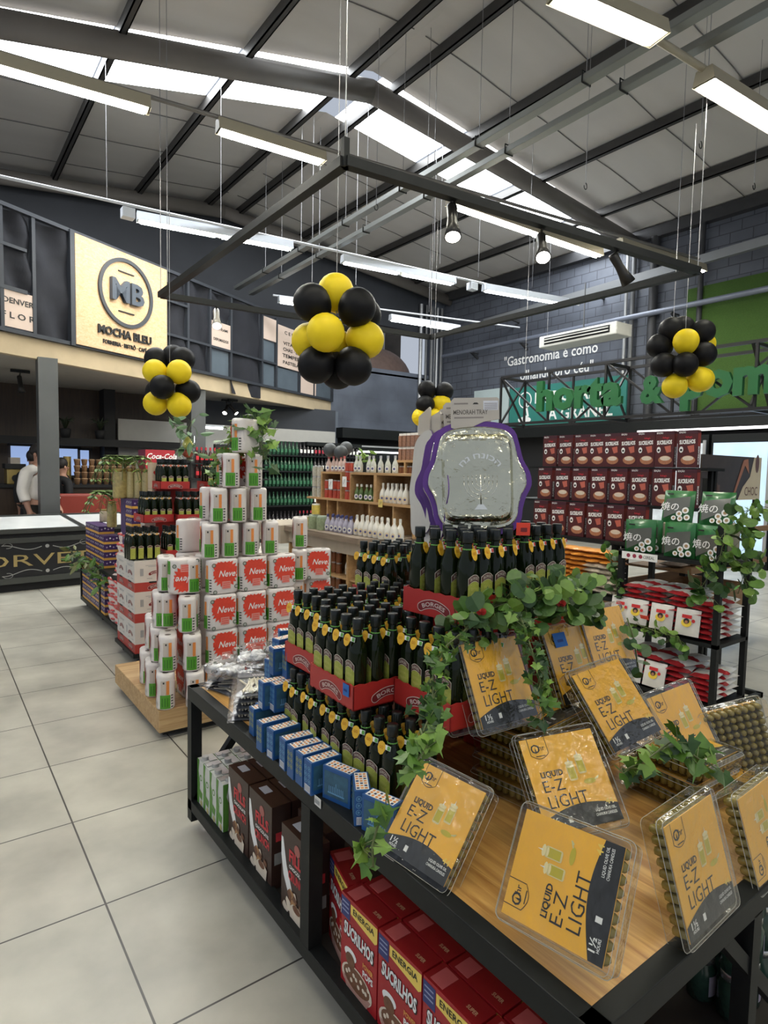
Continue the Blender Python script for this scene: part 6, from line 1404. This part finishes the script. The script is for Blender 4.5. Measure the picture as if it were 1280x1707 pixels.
pat = {0: [1, 1, 2, 1, 1, 1], 1: [0, 0, 0, 1, 2, 1], 2: [0, 0, 0, 1, 3, 3], 3: [0, 0, 0, 1, 1, 1], 4: [0, 0, 1, 2, 2, 1]}
nW = int((wsx1 - wsx0) / .092)
for lv, z in enumerate(LEV):
    for i in range(nW):
        ki = pat[lv][min(5, i * 6 // nW)]; kws[ki].put('wine bottle on the %s board of the back shelf, %s from the left' % (['lowest', 'second', 'third', 'fourth', 'top'][lv], ORD[i]), T(wsx0 + .05 + .092 * i, 11.93, z), 'wine bottles on the %s board, %s' % (['lowest', 'second', 'third', 'fourth', 'top'][lv], ['left part', 'left middle part', 'middle part', 'right middle part', 'right part', 'right end'][min(5, i * 6 // nW)]))
x0 = ony(323, 750, 11.2).x; x1 = ony(372, 750, 11.2).x
cf = thing('drink_shelf', 'dark shelf of red-capped drink bottles between the top olive bottles and the paper packs', 'shelf'); B().b2((max(x0 - .1, 4.46), 11.4, 0), (x1 + .9, 11.5, 1.95), DARK).ob('back_panel', cf)
for z in (1.30, 1.58): B().b2((x0 - .1, 11.1, z - .03), (x1 + .9, 11.4, z), BLACK).ob('shelf_board', cf)
kco = Kit(mk_wine(mat('cola_dark', (.05, .012, .01), .2), mat('cola_red', (.5, .02, .03), .4), mat('cola_red', (.5, .02, .03), .4)))
for lv, z in enumerate((1.30, 1.58)):
    for i in range(12): kco.put('red drink bottle behind the vase, %s board, %s from the left' % (['lower', 'upper'][lv], ORD[i]), T(x0 + .05 + .085 * i, 11.18, z), 'red-labelled drink bottles behind the vase, %s board' % ['lower', 'upper'][lv])
cm_ = thing('drinks_cooler', 'red drinks cooler with white script behind the top bottles', 'cooler')
xa, xb = ony(243, 755, 10.6).x, ony(292, 755, 10.6).x; CR = mat('cooler_red', (.36, .02, .03), .4); B().b2((xa, 10.62, 0), (xb, 11.05, 1.78), CR).ob('cabinet', cm_); s = B(); s.text('Coca-Cola', .13, WINK, F(((xa + xb) / 2 + .02, 10.615, 1.63), (1, 0, 0), (0, 0, 1)), bold=.02, fit=.5, shear=.3); s.ob('script', cm_)
struct(B().b2((4.6, 13.0, 2.05), (8.15, 13.3, 2.95), UPW).ob('trim_13')); struct(B().b2((3.0, 12.6, 0), (7.9, 12.7, 2.4), mat('light_backwall', (.38, .37, .34), .7)).ob('trim_14'))
p = ony(347, 713, 12.0); t = thing('fluorescent_lamp', 'single white tube lamp low at the back under the mezzanine left of the ivy', 'lamp'); B().cyl((p.x - .3, 12.0, p.z), (p.x + .3, 12.0, p.z), .02, TUBD, n=8).ob('tube', t); B().box((p.x, 12.0, p.z + .04), (.66, .06, .04), LAMPB).ob('housing', t)
# dark fridges and posters in the far middle
s = B(); xa, xb = ony(602, 740, 11.9).x + .1, ony(660, 740, 12.6).x; t = thing('black_display_fridge', 'long black fridge with a white-lit edge in the far middle under the blue wall', 'fridge'); B().b2((xa, 12.3, 0), (xb, 12.9, 2.1), BLACK).ob('cabinet', t); B().b2((xa, 12.27, 1.93), (xb, 12.30, 1.97), mat('shelf_light', (.9, .9, .9), .4, emit=1.2)).ob('light_strip', t); B().b2((xa, 12.27, 2.06), (xb, 12.30, 2.10), LGREY).ob('top_edge', t)

# ================================================================ CEREAL WALL ON THE RIGHT
CB = mat('cereal_brown', (.075, .008, .009), .42, var=.1); CBT = mat('cereal_brown_top', (.05, .006, .014), .42)
def mk_choc():
    s = B(); w, d, h = .150, .055, .285; s.box((0, 0, h / 2), (w, d, h), CB); s.rect(-w / 2, -d / 2, w / 2, d / 2, CBT, None, h + .0008); M = F((0, -d / 2 - .0008, h / 2), (1, 0, 0), (0, 0, 1))
    s.rect(-w / 2, h / 2 - .028, w / 2, h / 2, CBT, M); s.text('EDIÇÃO', .018, WINK, M, x=-.04, y=h / 2 - .021, z=.0008, bold=.02, fit=.05)
    s.text('SUCRILHOS', .042, WINK, M, y=.040, z=.0008, bold=.05, fit=.120, rot=.05); s.text("Kellogg's", .018, mat('kel_red', (.6, .03, .05), .5), M, x=.01, y=.085, z=.0008, bold=.02, fit=.05)
    s.poly([(.0, .02), (.05, .03), (.055, -.02), (.02, -.03)], mat('bear_print', (.5, .12, .08), .5), M, .0006); s.disc(-.045, -.005, .016, WINK, M, .0006, ry=.024); s.disc(-.045, -.008, .009, INK, M, .001)
    s.disc(.01, -.085, .055, mat('bowl_orange', (.42, .17, .08), .45, var=.3, scale=60), M, .0006, n=18, ry=.035); s.disc(.01, -.072, .042, CRM, M, .001, n=16, ry=.018)
    M = F((w / 2 + .0008, 0, h / 2), (0, 1, 0), (0, 0, 1)); s.text('SUCRILHOS', .034, WINK, M @ Matrix.Rotation(PI / 2, 4, 'Z'), x=-.05, y=-.010, z=.0008, bold=.05, fit=.14); s.rect(-.026, .02, .026, .12, mat('side_red', (.25, .03, .02), .5), M)
    return tag(s.ob('cereal_box'), 'x', 'cereal box')
kch = Kit(mk_choc)
def tier(x, pts, z, lab, dep=1):
    for i, (a, b) in enumerate(pts):
        y = (onx(a, 760, x).y + onx(b, 760, x).y) / 2; kch.put('brown SUCRILHOS cereal box in the %s, %s from the left' % (lab, ORD[i]), T(x + .028, y, z, -PI / 2 + .05))
tier(4.7, [(905, 927), (931, 953), (958, 980), (983, 1005), (1008, 1030), (1034, 1059), (1064, 1087), (1091, 1122), (1129, 1160)], 1.585, 'top tier')
tier(4.55, [(896, 923), (925, 952), (954, 982), (984, 1015), (1017, 1048), (1050, 1085), (1087, 1124), (1126, 1166)], 1.285, 'middle tier')
tier(4.42, [(891, 918), (920, 948), (950, 979), (981, 1011), (1013, 1046), (1048, 1082)], .99, 'lowest tier')
cs = thing('stepped_stand', 'black stepped stand carrying the brown cereal boxes', 'stand'); s = B(); s.b2((4.68, 2.25, 1.56), (4.95, 3.95, 1.583), BLACK); s.b2((4.53, 2.25, 1.26), (4.95, 4.0, 1.283), BLACK); s.b2((4.38, 2.6, .965), (4.95, 4.1, .988), BLACK); s.ob('steps', cs)
s = B()
for x in (4.85, 4.91):
    for y in (2.3, 3.1, 3.9): s.b2((x, y, 0), (x + .03, y + .03, 1.56), BLACK)
s.ob('uprights', cs)
s = B(); s.b2((4.62, 2.15, .90), (4.94, 2.32, 1.58), mat('side_board', (.05, .045, .04), .6)); 
ORB = mat('orange_bag', (.72, .30, .05), .35, var=.35, scale=18, coat=.3); WBG = mat('pale_bag', (.55, .48, .38), .35, var=.5, scale=30, coat=.3)
def mk_pillow(m, L=.20, W_=.13, H=.035, m2=None):
    def f():
        s = B(); n = 8; vs = []; q = random.Random(8)
        for sg in (1, -1):
            for j in range(n + 1):
                for i in range(n + 1):
                    u, v = i / n, j / n; h = (math.sin(PI * u) ** .45 * math.sin(PI * v) ** .45) if 0 < i < n and 0 < j < n else 0
                    vs.append((-W_ / 2 + W_ * u, -L / 2 + L * v, H / 2 + sg * h * H / 2 * q.uniform(.8, 1.15)))
        k = (n + 1) ** 2; fs = []; f2 = []
        for sg in (0, 1):
            for j in range(n):
                for i in range(n):
                    a = sg * k + j * (n + 1) + i; fc = (a, a + 1, a + n + 2, a + n + 1) if sg == 0 else (a + n + 1, a + n + 2, a + 1, a); (f2 if (m2 and (j < 2)) else fs).append(fc)
        s.add(vs, fs, m, True); 
        if f2: s.add(vs, f2, m2, True)
        return tag(s.ob('pillow_bag'), 'x', 'bag')
    return f
kOB = Kit(mk_pillow(ORB)); kWB = Kit(mk_pillow(WBG, .18, .12, .04))
yo = [onx(a, 890, 4.1).y for a in (948, 972, 996, 1022)]
for k in range(9):
    for i, y in enumerate(yo):
        if k < 9 and (i < 2 or k > 5): kOB.put('orange snack bag below the cereal boxes, %s from the bottom, %s column' % (ORD[k], ORD[i]), T(4.12, y, .62 + .037 * k, .5 + .3 * math.sin(k * 2 + i)))
        elif i >= 2: kWB.put('pale snack bag under the orange ones, %s from the bottom, %s column' % (ORD[k], ORD[i]), T(4.10, y, .62 + .037 * k, .4 * math.sin(k + i)))
s = B(); s.b2((3.98, min(yo) - .15, .595), (4.3, max(yo) + .15, .618), BLACK); s.b2((4.2, min(yo), 0), (4.25, min(yo) + .04, .595), BLACK); s.b2((4.2, max(yo), 0), (4.25, max(yo) + .04, .595), BLACK); tag(s.ob('low_shelf'), 'low black shelf under the piled orange snack bags', 'shelf')
for i, px in enumerate((905, 925, 945)):
    kOB.put('orange snack bag standing by the foot of the pile, %s' % ['left', 'middle', 'right'][i], T(4.0, onx(px + 20, 900, 4.0).y, .62, 0) @ Matrix.Rotation(PI / 2, 4, 'Y'))
# ---- black rack with seaweed packs and candy bags
nk = thing('black_rack', 'black steel rack with three decks at the right behind the candle packs', 'rack')
KX0, KX1, KY0, KY1 = 3.9, 4.33, 1.76, 2.46
for x in (KX0, KX1 - .035):
    for y in (KY0, KY1 - .035): B().b2((x, y, 0), (x + .035, y + .035, 1.22 if y == KY0 else 1.0), BLACK).ob('post', nk)
for z in (.08, .475, .985): B().b2((KX0, KY0, z - .025), (KX1, KY1, z), BLACK).ob('deck', nk)
B().b2((KX0 + .02, KY0, .0), (4.62, KY0 + .035, .035), BLACK).ob('foot', nk); B().b2((4.585, KY0, .0), (4.62, KY1, .035), BLACK).ob('foot', nk); B().b2((4.585, 2.05, .035), (4.62, 2.085, .45), BLACK).ob('post', nk)
NGR = mat('nori_green', (.02, .15, .035), .28, var=.5, scale=14, coat=.4); NGY = mat('nori_grey', (.10, .105, .09), .3, var=.3, coat=.4)
def mk_nori():
    s = B(); w, h = .20, .225; n = 8; vs = []; q = random.Random(5)
    for sg in (-1, 1):
        for j in range(n + 1):
            for i in range(n + 1):
                u, v = i / n, j / n; t_ = (math.sin(PI * u) ** .4 * math.sin(PI * v) ** .4) if 0 < i < n and 0 < j < n else 0
                vs.append((-w / 2 + w * u, sg * (.004 + .028 * t_ * q.uniform(.9, 1.08)), h * v))
    k = (n + 1) ** 2; fs = []
    for j in range(n):
        for i in range(n): a = j * (n + 1) + i; fs.append((a, a + 1, a + n + 2, a + n + 1)); b = a + k; fs.append((b + n + 1, b + n + 2, b + 1, b))
    s.add(vs, fs, NGR, True)
    M = F((0, -.0345, h / 2), (1, 0, 0), (0, 0, 1)); s.poly([(-w * .36, h * .20), (w * .40, h * .30), (w * .40, -h * .02), (-w * .40, -h * .40), (-w * .42, 0)], NGY, M, 0)
    s.text('焼の', .062, WINK, M @ Matrix.Rotation(0, 4, 'Z'), x=-.045, y=-.03, z=.001, bold=.01); s.rect(-.07, .075, -.03, .085, INK, M, .001)
    for x, y, r in ((.02, -.055, .02), (.058, -.03, .022), (.03, -.088, .018), (.072, -.078, .02), (-.012, -.085, .016)): s.disc(x, y, r, WINK, M, .0012); s.disc(x, y, r * .5, mat('roll_fill', (.4, .25, .12), .5), M, .0016)
    return tag(s.ob('seaweed_pack'), 'x', 'seaweed pack')
kn = Kit(mk_nori)
for i, (px, l) in enumerate(((1064, 'front left'), (1130, 'front middle'), (1183, 'front right'))): kn.put('green seaweed pack on the top deck of the black rack, ' + l, T(3.955, onx(px, 900, 3.93).y, .987, -PI / 2 + .25 - .2 * i))
for i, px in enumerate((1080, 1140)): kn.put('green seaweed pack in the second row of the top deck, %s' % ['left', 'right'][i], T(4.05, onx(px, 900, 4.05).y, .987, -PI / 2 + .1))
for i, (px, l) in enumerate(((1127, 'upper left'), (1192, 'upper right'))): kn.put('green seaweed pack standing above the others, ' + l, T(4.10, onx(px, 830, 4.08).y, 1.20, -PI / 2 + .15) @ Matrix.Rotation(-.25, 4, 'X'))
s = B(); s.box((4.14, 2.05, 1.09), (.16, .5, .205), mat('nori_carton', (.3, .28, .2), .6)); tag(s.ob('carton'), 'low carton carrying the upper seaweed packs', 'box')
M = F((KX0 - .004, 2.30, .965), (0, -1, 0), (0, 0, 1)); s = B(); s.box((0, 0, 0), (.26, .05, .002), WINK, M); [s.disc(-.08 + .045 * k, .0, .014, mat('tag_maroon', (.3, .03, .06), .5), M, .002) for k in range(3)]; s.text('CEREAL', .03, INK, M, x=.07, z=.002, y=-.01, fit=.08); tag(s.ob('shelf_strip'), 'white shelf strip with dark red figures on the top deck of the black rack', 'price tag')
CRD = mat('candy_red_film', (.42, .03, .035), .25, var=.4, scale=25, coat=.5); CWF = mat('candy_white_film', (.72, .69, .64), .3, var=.12, scale=20, coat=.4)
kst = Kit(mk_pillow(CWF, .20, .15, .040, CRD))
for z0, nl, nm in ((.477, 8, 'middle deck'), (.082, 6, 'lowest deck')):
    for i in range(4):
        for j in range(2):
            for k in range(nl - (1 if i > 2 else 0)): kst.put('red and white bag on the %s, %s layer, %s column, %s' % (nm, ORD[k], ORD[i], ['front', 'back'][j]), T(4.01 + .19 * j, 2.36 - .165 * i, z0 + .036 * k, -PI / 2 + .25 * math.sin(k * 3 + i)))
def mk_white():
    s = B(); w, h = .150, .170; n = 6; vs = []
    for sg in (-1, 1):
        for j in range(n + 1):
            for i in range(n + 1): u, v = i / n, j / n; t_ = (math.sin(PI * u) ** .5 * math.sin(PI * v) ** .5) if 0 < i < n and 0 < j < n else 0; vs.append((-w / 2 + w * u, sg * (.003 + .02 * t_), h * v))
    k = (n + 1) ** 2; fs = []
    for j in range(n):
        for i in range(n): a = j * (n + 1) + i; fs.append((a, a + 1, a + n + 2, a + n + 1)); b = a + k; fs.append((b + n + 1, b + n + 2, b + 1, b))
    s.add(vs, fs, CWF, True); M = F((0, -.0255, h * .58), (1, 0, 0), (0, 0, 1)); RD = mat('emblem_red', (.6, .02, .02), .4); YW = mat('emblem_yellow', (.85, .6, .05), .4)
    s.disc(0, -.018, .032, YW, M, 0, ry=.026); s.rect(-.030, .012, .030, .034, RD, M, .001); s.disc(0, -.006, .018, INK, M, .001); s.disc(0, -.012, .010, mat('emblem_skin', (.45, .2, .1), .5), M, .0015); s.disc(.042, .0, .011, RD, M, .0012)
    return tag(s.ob('candy_bag'), 'x', 'bag')
kwf = Kit(mk_white)
for i, px in enumerate((1036, 1062, 1104, 1148)): kwf.put('upright white emblem bag at the front of the middle deck, %s from the left' % ORD[i], T(3.885, onx(px, 1010, 3.9).y, .50, -PI / 2 + .1) @ Matrix.Rotation(-.2, 4, 'X'))
for i, px in enumerate((1052, 1090)): kwf.put('upright white emblem bag at the front of the lowest deck, %s' % ['left', 'right'][i], T(3.885, onx(px, 1130, 3.9).y, .10, -PI / 2) @ Matrix.Rotation(-.25, 4, 'X'))
s = B(); M = F(onx(1074, 1029, 3.875), (0, -1, 0), (-.5, 0, 1)); s.box((0, 0, 0), (.06, .03, .002), mat('red_orange_tag', (.75, .05, .02), .5), M); tag(s.ob('price_tag'), 'orange-red price tag on the middle deck of the black rack', 'price tag')
vine('round_leaf_vine', 'round-leaved vine hanging down the near post of the black rack', [onx(1210, 880, 3.86), onx(1200, 930, 3.86), onx(1165, 985, 3.85), onx(1190, 1000, 3.86)], 38, .075, RND, (LV1, LV3, LV2), .07, 31)
vine('round_leaf_vine', 'round-leaved vine trailing right of the black rack', [onx(1215, 860, 4.0), onx(1240, 890, 4.0), onx(1245, 940, 4.0), onx(1230, 990, 4.0)], 60, .075, RND, (LV1, LV3, LV2), .09, 32)
vine('round_leaf_vine', 'vine under the middle deck with the orange tag', [onx(1060, 1040, 3.88), onx(1100, 1055, 3.86), onx(1130, 1062, 3.86), onx(1145, 1090, 3.86)], 34, .055, RND, (LV1, LV3, LV2), .05, 33)
vine('round_leaf_vine', 'vine at the left side of the black rack by the snack bags', [onx(1015, 920, 3.95), onx(1025, 960, 3.92), onx(1030, 1000, 3.9)], 34, .06, RND, (LV3, LV1, LV3), .06, 34)
vine('round_leaf_vine', 'leafy vine reaching the right edge behind the seaweed packs', [onx(1230, 855, 4.3), onx(1275, 845, 4.3), onx(1300, 850, 4.3)], 26, .07, RND, (LV1, LV2), .06, 35)
# ---- crates behind
CRW = woodmat('crate_board', (.30, .18, .09), (.20, .11, .05), 2.5, 0, .6); GTG = mat('lime_tag', (.28, .75, .15), .5)
cr = thing('produce_crate_stand', 'low black stand behind the rack with wooden crate on it', 'stand')
yc = 2.5
B().b2((4.5, yc, .33), (6.2, yc + .6, .355), BLACK).ob('deck', cr)
for x in (4.75, 6.1): B().b2((x, yc, 0), (x + .04, yc + .04, .33), BLACK).ob('leg', cr)
t = thing('wooden_crate', 'brown wooden crate of bagged goods with two lime tags on its rim', 'crate'); s = B(); s.b2((4.5, yc, .356), (6.0, yc + .02, .52), CRW); s.b2((4.5, yc + .56, .356), (6.0, yc + .58, .60), CRW); s.b2((4.5, yc + .02, .356), (4.52, yc + .56, .56), CRW); s.b2((5.98, yc + .02, .356), (6.0, yc + .56, .56), CRW); s.b2((4.52, yc + .02, .356), (5.98, yc + .56, .37), CRW); s.ob('boards', t)
KPB = mat('kraft_bag', (.32, .26, .19), .4, var=.5, scale=20, coat=.3); kkb = Kit(mk_pillow(KPB, .3, .24, .10))
for i in range(5): kkb.put('brown paper-like bag in the wooden crate, %s from the left' % ORD[i], T(4.68 + .28 * i, yc + .28, .39 + .03 * (i % 2), .4 * i) @ Matrix.Rotation(.35, 4, 'Y'))
for px, py in ((1222, 1065), (1257, 1058)):
    p = ony(px, py, yc - .01); s = B(); M = F((p.x, p.y, .525), (1, .1, 0), (0, -.6, 1)); s.box((0, 0, 0), (.10, .05, .003), GTG, M); tag(s.ob('price_tag'), 'lime green tag on the rim of the wooden crate, %s' % ('left' if px < 1240 else 'right'), 'price tag')
for z, l in ((.72, 'middle wooden tray of wrapped goods at the right edge'), (1.02, 'upper wooden tray of wrapped goods at the right edge')):
    t = thing('wooden_tray', l, 'tray'); s = B(); s.b2((4.98, 2.5, z), (6.4, 3.05, z + .02), CRW); s.b2((4.98, 2.48, z), (6.4, 2.5, z + .05), CRW); s.ob('boards', t); s = B(); s.b2((5.02, 2.55, z - .03), (5.06, 2.6, z), BLACK); s.ob('bracket', t)
    q = Kit(mk_pillow(mat('wrapped_goods', (.42, .36, .30), .3, var=.6, scale=30, coat=.5), .2, .15, .05))
    for i in range(6): q.put('wrapped pack on the %s, %s from the left' % (l.replace(' of wrapped goods', ''), ORD[i]), T(5.12 + .19 * i, 2.7, z + .022, .5 * i))
for x in (4.95, 6.35): tag(B().b2((x, 3.05, 0), (x + .05, 3.10, 1.5), BLACK).ob('upright_post'), 'black upright post of the wooden tray stand, %s' % ('left' if x < 5 else 'right'), 'post')
for i in range(3): kOB.put('yellow-orange fruit bag behind the seaweed packs, %s' % ORD[i], T(5.05 + .14 * i, 2.62, 1.05 + .02 * (i % 2), .6 * i) @ Matrix.Rotation(.5, 4, 'X'))
s = B(); ptx = 6.2; p0 = ony(1171, 757, 3.3); p1 = ony(1270, 755, 3.3); pb = ony(1180, 835, 3.3); wv = p1.x - p0.x; hv = p0.z - pb.z; M = F(((p0.x + p1.x) / 2, 3.3, (p0.z + pb.z) / 2), (1, 0, 0), (0, 0, 1)); t = thing('chocolate_poster', 'dark chocolate poster with cream corner lettered CHOC on a stand', 'poster')
s.box((0, 0, -.01), (wv, hv, .02), mat('poster_dark', (.035, .022, .016), .5, var=.6, scale=6), M); s.poly([(wv * .10, -hv / 2), (wv * .18, -hv * .2), (wv * .30, .02), (wv * .36, hv / 2), (wv / 2, hv / 2), (wv / 2, -hv / 2)], mat('poster_cream', (.62, .52, .34), .5), M, .002)
s.disc(wv * .42, hv * .35, .05, mat('poster_brown', (.12, .04, .025), .5), M, .004, ry=.11); s.text('CHOC', .15, mat('poster_brown', (.12, .04, .025), .5), M, x=wv * .33, y=-hv * .40, z=.004, bold=.0, fit=.34); s.poly([(wv * .0, -hv * .45), (wv * .03, -hv * .45), (wv * .2, hv * .3), (wv * .28, hv * .1), (wv * .25, hv * .45), (wv * .17, hv * .42)], mat('poster_tan', (.35, .13, .06), .5), M, .003)
for k in range(5): s.rect(-wv * .42 + .06 * k, -hv * .42, -wv * .40 + .06 * k + .04, -hv * .15 + .02 * (k % 2), mat('poster_choc', (.10, .05, .03), .5, var=.5), M, .003)
s.ob('board', t); s = B(); s.b2((p0.x + .05, 3.31, 0), (p0.x + .09, 3.34, p0.z), BLACK); s.b2((p1.x - .09, 3.31, 0), (p1.x - .05, 3.34, p0.z), BLACK); s.ob('stand', t)
# fridges along the right wall
FG = mat('frosted_cold_light', (.5, .62, .75), .3, emit=.28, ecol=(.45, .68, 1.0), var=.4, scale=2); FW = mat('fridge_stock', (.55, .6, .68), .5, var=.6, scale=6, emit=.08, ecol=(.8, .88, 1))
for i in range(4):
    y1 = 6.3 - 1.05 * i; t = thing('glass_door_fridge', 'upright glass door fridge by the right wall, %s from the left' % ORD[i], 'fridge'); B().b2((11.0, y1 - 1.0, 0), (11.7, y1, 2.25), BLACK).ob('cabinet', t); B().b2((10.97, y1 - .95, .15), (11.0, y1 - .05, 2.1), FG if i % 2 else FW).ob('glass_door', t); B().b2((10.94, y1 - .98, .1), (10.97, y1 - .93, 2.15), LGREY).ob('handle', t)
s = B(); s.b2((10.9, 1.0, 2.32), (11.0, 6.6, 2.36), mat('shelf_light', (.9, .9, .9), .4, emit=1.2)); tag(s.ob('light_strip'), 'white light strip above the fridges at the right wall', 'lamp')
# ================================================================ TRUSS SIGN
TRS = mat('truss_black', (.02, .02, .022), .45, .3)
ts = thing('truss_sign', 'black lattice truss hung high at the right carrying the green letters', 'truss'); xt = 8.0; y0t, y1t, zt_, zb = 7.42, 2.4, 3.14, 2.34
def tb_(a, b, r=.02): B().bar(a, b, r * 2, TRS).ob('bar', ts)
for x in (xt, xt + .62):
    tb_((x, y0t, zt_), (x, y1t, zt_)); tb_((x, y0t, zb), (x, y1t, zb))
    yy = [y0t - i * 1.02 for i in range(5)]
    for i, y in enumerate(yy):
        tb_((x, y, zb), (x, y, zt_), .016)
        if i < 4: tb_((x, y, zt_), (x, yy[i + 1], zb), .014) if i % 2 == 0 or x == xt else tb_((x, y, zb), (x, yy[i + 1], zt_), .014)
for y in (y0t, 5.4, 3.4):
    for z in (zt_, zb): tb_((xt, y, z), (xt + .62, y, z))
    tb_((xt, y, zt_), (xt + .62, y, zb), .014); tb_((xt, y, zb), (xt + .62, y, zt_), .014)
for y in (6.9, 4.4):
    B().cyl((xt, y, zt_), (xt, y, rz(xt)), .004, WIRE, n=5).ob('hanging_wire', ts)
GL_ = mat('letter_green', (.010, .12, .032), .5)
def word(tx_, pa, pb_, py, size, lb):
    a = onx(pa, py, xt - .06); b = onx(pb_, py, xt - .06); M = F(a, (0, -1, 0), (0, 0, 1)); s = B(); s.text(tx_, size, GL_, M, al='l', fit=a.y - b.y, ex=.03, bold=.045)
    # slab feet and serifs under the stems
    tag(s.ob('green_letters'), lb, 'letters')
word('horta', 897, 1038, 684, .62, 'green wooden letters spelling horta on the truss'); word('&', 1070, 1108, 672, .50, 'green wooden ampersand on the truss, partly behind the balloons'); word('pomar', 1137, 1385, 664, .62, 'green wooden letters pomar on the truss, cut by the right edge')
# ================================================================ PEOPLE
SKIN = mat('skin', (.42, .22, .15), .5, var=.08); SHIRT = mat('white_shirt', (.72, .68, .64), .7, var=.06, scale=12, bump=.4); TRO = mat('dark_trousers', (.025, .022, .018), .8); HAIR = mat('dark_hair', (.012, .009, .008), .6); DCL = mat('dark_clothes', (.012, .012, .014), .8); SHO = mat('black_shoe', (.01, .01, .01), .4)
def skinned(name, V, E, R, m, parent, root=0, sub=2):
    me = bpy.data.meshes.new(name); me.from_pydata(V, E, []); me.materials.append(m); me.update(); o = bpy.data.objects.new(name, me); C.objects.link(o); o.parent = parent
    md = o.modifiers.new('skin', 'SKIN'); md.use_smooth_shade = True
    if not me.skin_vertices: 
        me.attributes.new('skin_vertex', 'FLOAT', 'POINT') if False else None
    return o, md, sub
def person(lb, M, shirt, trousers, armdeg=.1):
    t = thing('person', lb, 'person', M)
    def chain(name, V, E, R, m, sub=2, root=0):
        import bmesh
        bm = bmesh.new(); sk = bm.verts.layers.skin.verify(); vs = [bm.verts.new(v) for v in V]
        for v, r in zip(vs, R): v[sk].radius = r if isinstance(r, tuple) else (r, r)
        vs[root][sk].use_root = True
        for a, b in E: bm.edges.new((vs[a], vs[b]))
        me = bpy.data.meshes.new(name); bm.to_mesh(me); bm.free(); me.materials.append(m); o = bpy.data.objects.new(name, me); C.objects.link(o); o.parent = t
        md = o.modifiers.new('skin', 'SKIN'); md.use_smooth_shade = True; sd = o.modifiers.new('sub', 'SUBSURF'); sd.levels = sub; sd.render_levels = sub; return o
    # body: pelvis, spine, neck, head, arms, hands, legs
    V = [(0, 0, .95), (0, .01, 1.12), (0, .0, 1.32), (0, .01, 1.44), (0, -.005, 1.53), (0, -.02, 1.60), (0, -.02, 1.70)]
    E = [(i, i + 1) for i in range(6)]; R = [(.14, .10), (.13, .095), (.15, .10), (.09, .07), (.05, .05), (.072, .085), (.06, .075)]
    for sx in (-1, 1):
        b = len(V); V += [(sx * .17, .01, 1.41), (sx * .22, .03, 1.13), (sx * .23, -.04, .90), (sx * .235, -.07, .83)]; R += [.052, .042, .030, (.032, .018)]; E += [(3, b), (b, b + 1), (b + 1, b + 2), (b + 2, b + 3)]
        for k in range(4):
            c = len(V); fy = -.095 + .020 * k; V += [(sx * .238, fy, .78), (sx * (.232), fy - .006, .745 + .004 * abs(k - 1.5))]; R += [.009, .0075]; E += [(b + 3, c), (c, c + 1)]
        c = len(V); V += [(sx * .215, -.11, .82), (sx * .205, -.12, .785)]; R += [.010, .008]; E += [(b + 3, c), (c, c + 1)]
        b = len(V); V += [(sx * .10, 0, .88), (sx * .11, -.01, .50), (sx * .115, .02, .10), (sx * .12, -.10, .045)]; R += [.09, .06, .042, (.04, .03)]; E += [(0, b), (b, b + 1), (b + 1, b + 2), (b + 2, b + 3)]
    chain('body', V, E, R, SKIN)
    V = [(0, 0, .93), (0, .01, 1.12), (0, 0, 1.32), (0, .01, 1.44), (0, 0, 1.50)]; R = [(.175, .135), (.165, .125), (.175, .125), (.12, .09), (.062, .062)]; E = [(0, 1), (1, 2), (2, 3), (3, 4)]
    for sx in (-1, 1): b = len(V); V += [(sx * .18, .01, 1.40), (sx * .225, .03, 1.13), (sx * .23, -.01, 1.0), (sx * .23, -.02, .975)]; R += [.075, .062, .058, .062]; E += [(3, b), (b, b + 1), (b + 1, b + 2), (b + 2, b + 3)]
    chain('shirt', V, E, R, shirt)
    V = [(0, 0, .97)]; R = [(.155, .12)]; E = []
    for sx in (-1, 1): b = len(V); V += [(sx * .10, 0, .84), (sx * .11, -.01, .50), (sx * .115, .02, .10)]; R += [.105, .08, .065]; E += [(0, b), (b, b + 1), (b + 1, b + 2)]
    chain('trousers', V, E, R, trousers)
    s = B(); s.blob((0, .005, 1.70), (.085, .102, .10), HAIR, n=16, k=10); s.ob('hair', t); s = B()
    for sx in (-1, 1): s.blob((sx * .118, -.05, .045), (.045, .13, .045), SHO, n=12, k=6)
    s.ob('shoes', t); s = B(); s.blob((0, -.115, 1.625), (.013, .018, .022), SKIN, n=8, k=5); [s.blob((sx * .03, -.098, 1.655), (.010, .006, .006), HAIR, n=8, k=4) for sx in (-1, 1)]; s.box((0, -.103, 1.585), (.04, .006, .007), mat('lips', (.35, .12, .1), .5)); [s.blob((sx * .078, -.01, 1.635), (.010, .02, .03), SKIN, n=8, k=5) for sx in (-1, 1)]; s.ob('face', t)
    s = B()
    for sx in (-1, 1): s.add([(0, -.10, 1.42), (sx * .06, -.085, 1.50), (sx * .065, -.03, 1.525), (sx * .055, -.105, 1.43)], [(0, 1, 2, 3)], shirt)
    s.ob('collar', t)
    return t
p = ony(66, 800, 10.05)
person('person in white shirt with rolled sleeves and dark trousers, half behind the grey column', Matrix.Diagonal((1,1,1,1)) @ Matrix.Translation((p.x, 10.05, -.0)) @ Matrix.Diagonal((1.32, 1.25, 1.0, 1.0)) @ Matrix.Rotation(.75, 4, 'Z'), SHIRT, TRO)
p = ony(56, 800, 10.9)
person('person in dark clothes, only the dark head seen behind the white-shirted one', Matrix.Translation((p.x, 10.95, -.07)) @ Matrix.Rotation(2.6, 4, 'Z'), DCL, DCL)
p = ony(103, 800, 11.1)
person('person in black clothes bending behind the right side of the grey column', Matrix.Translation((p.x, 11.1, -.18)) @ Matrix.Rotation(2.0, 4, 'Z'), DCL, DCL)
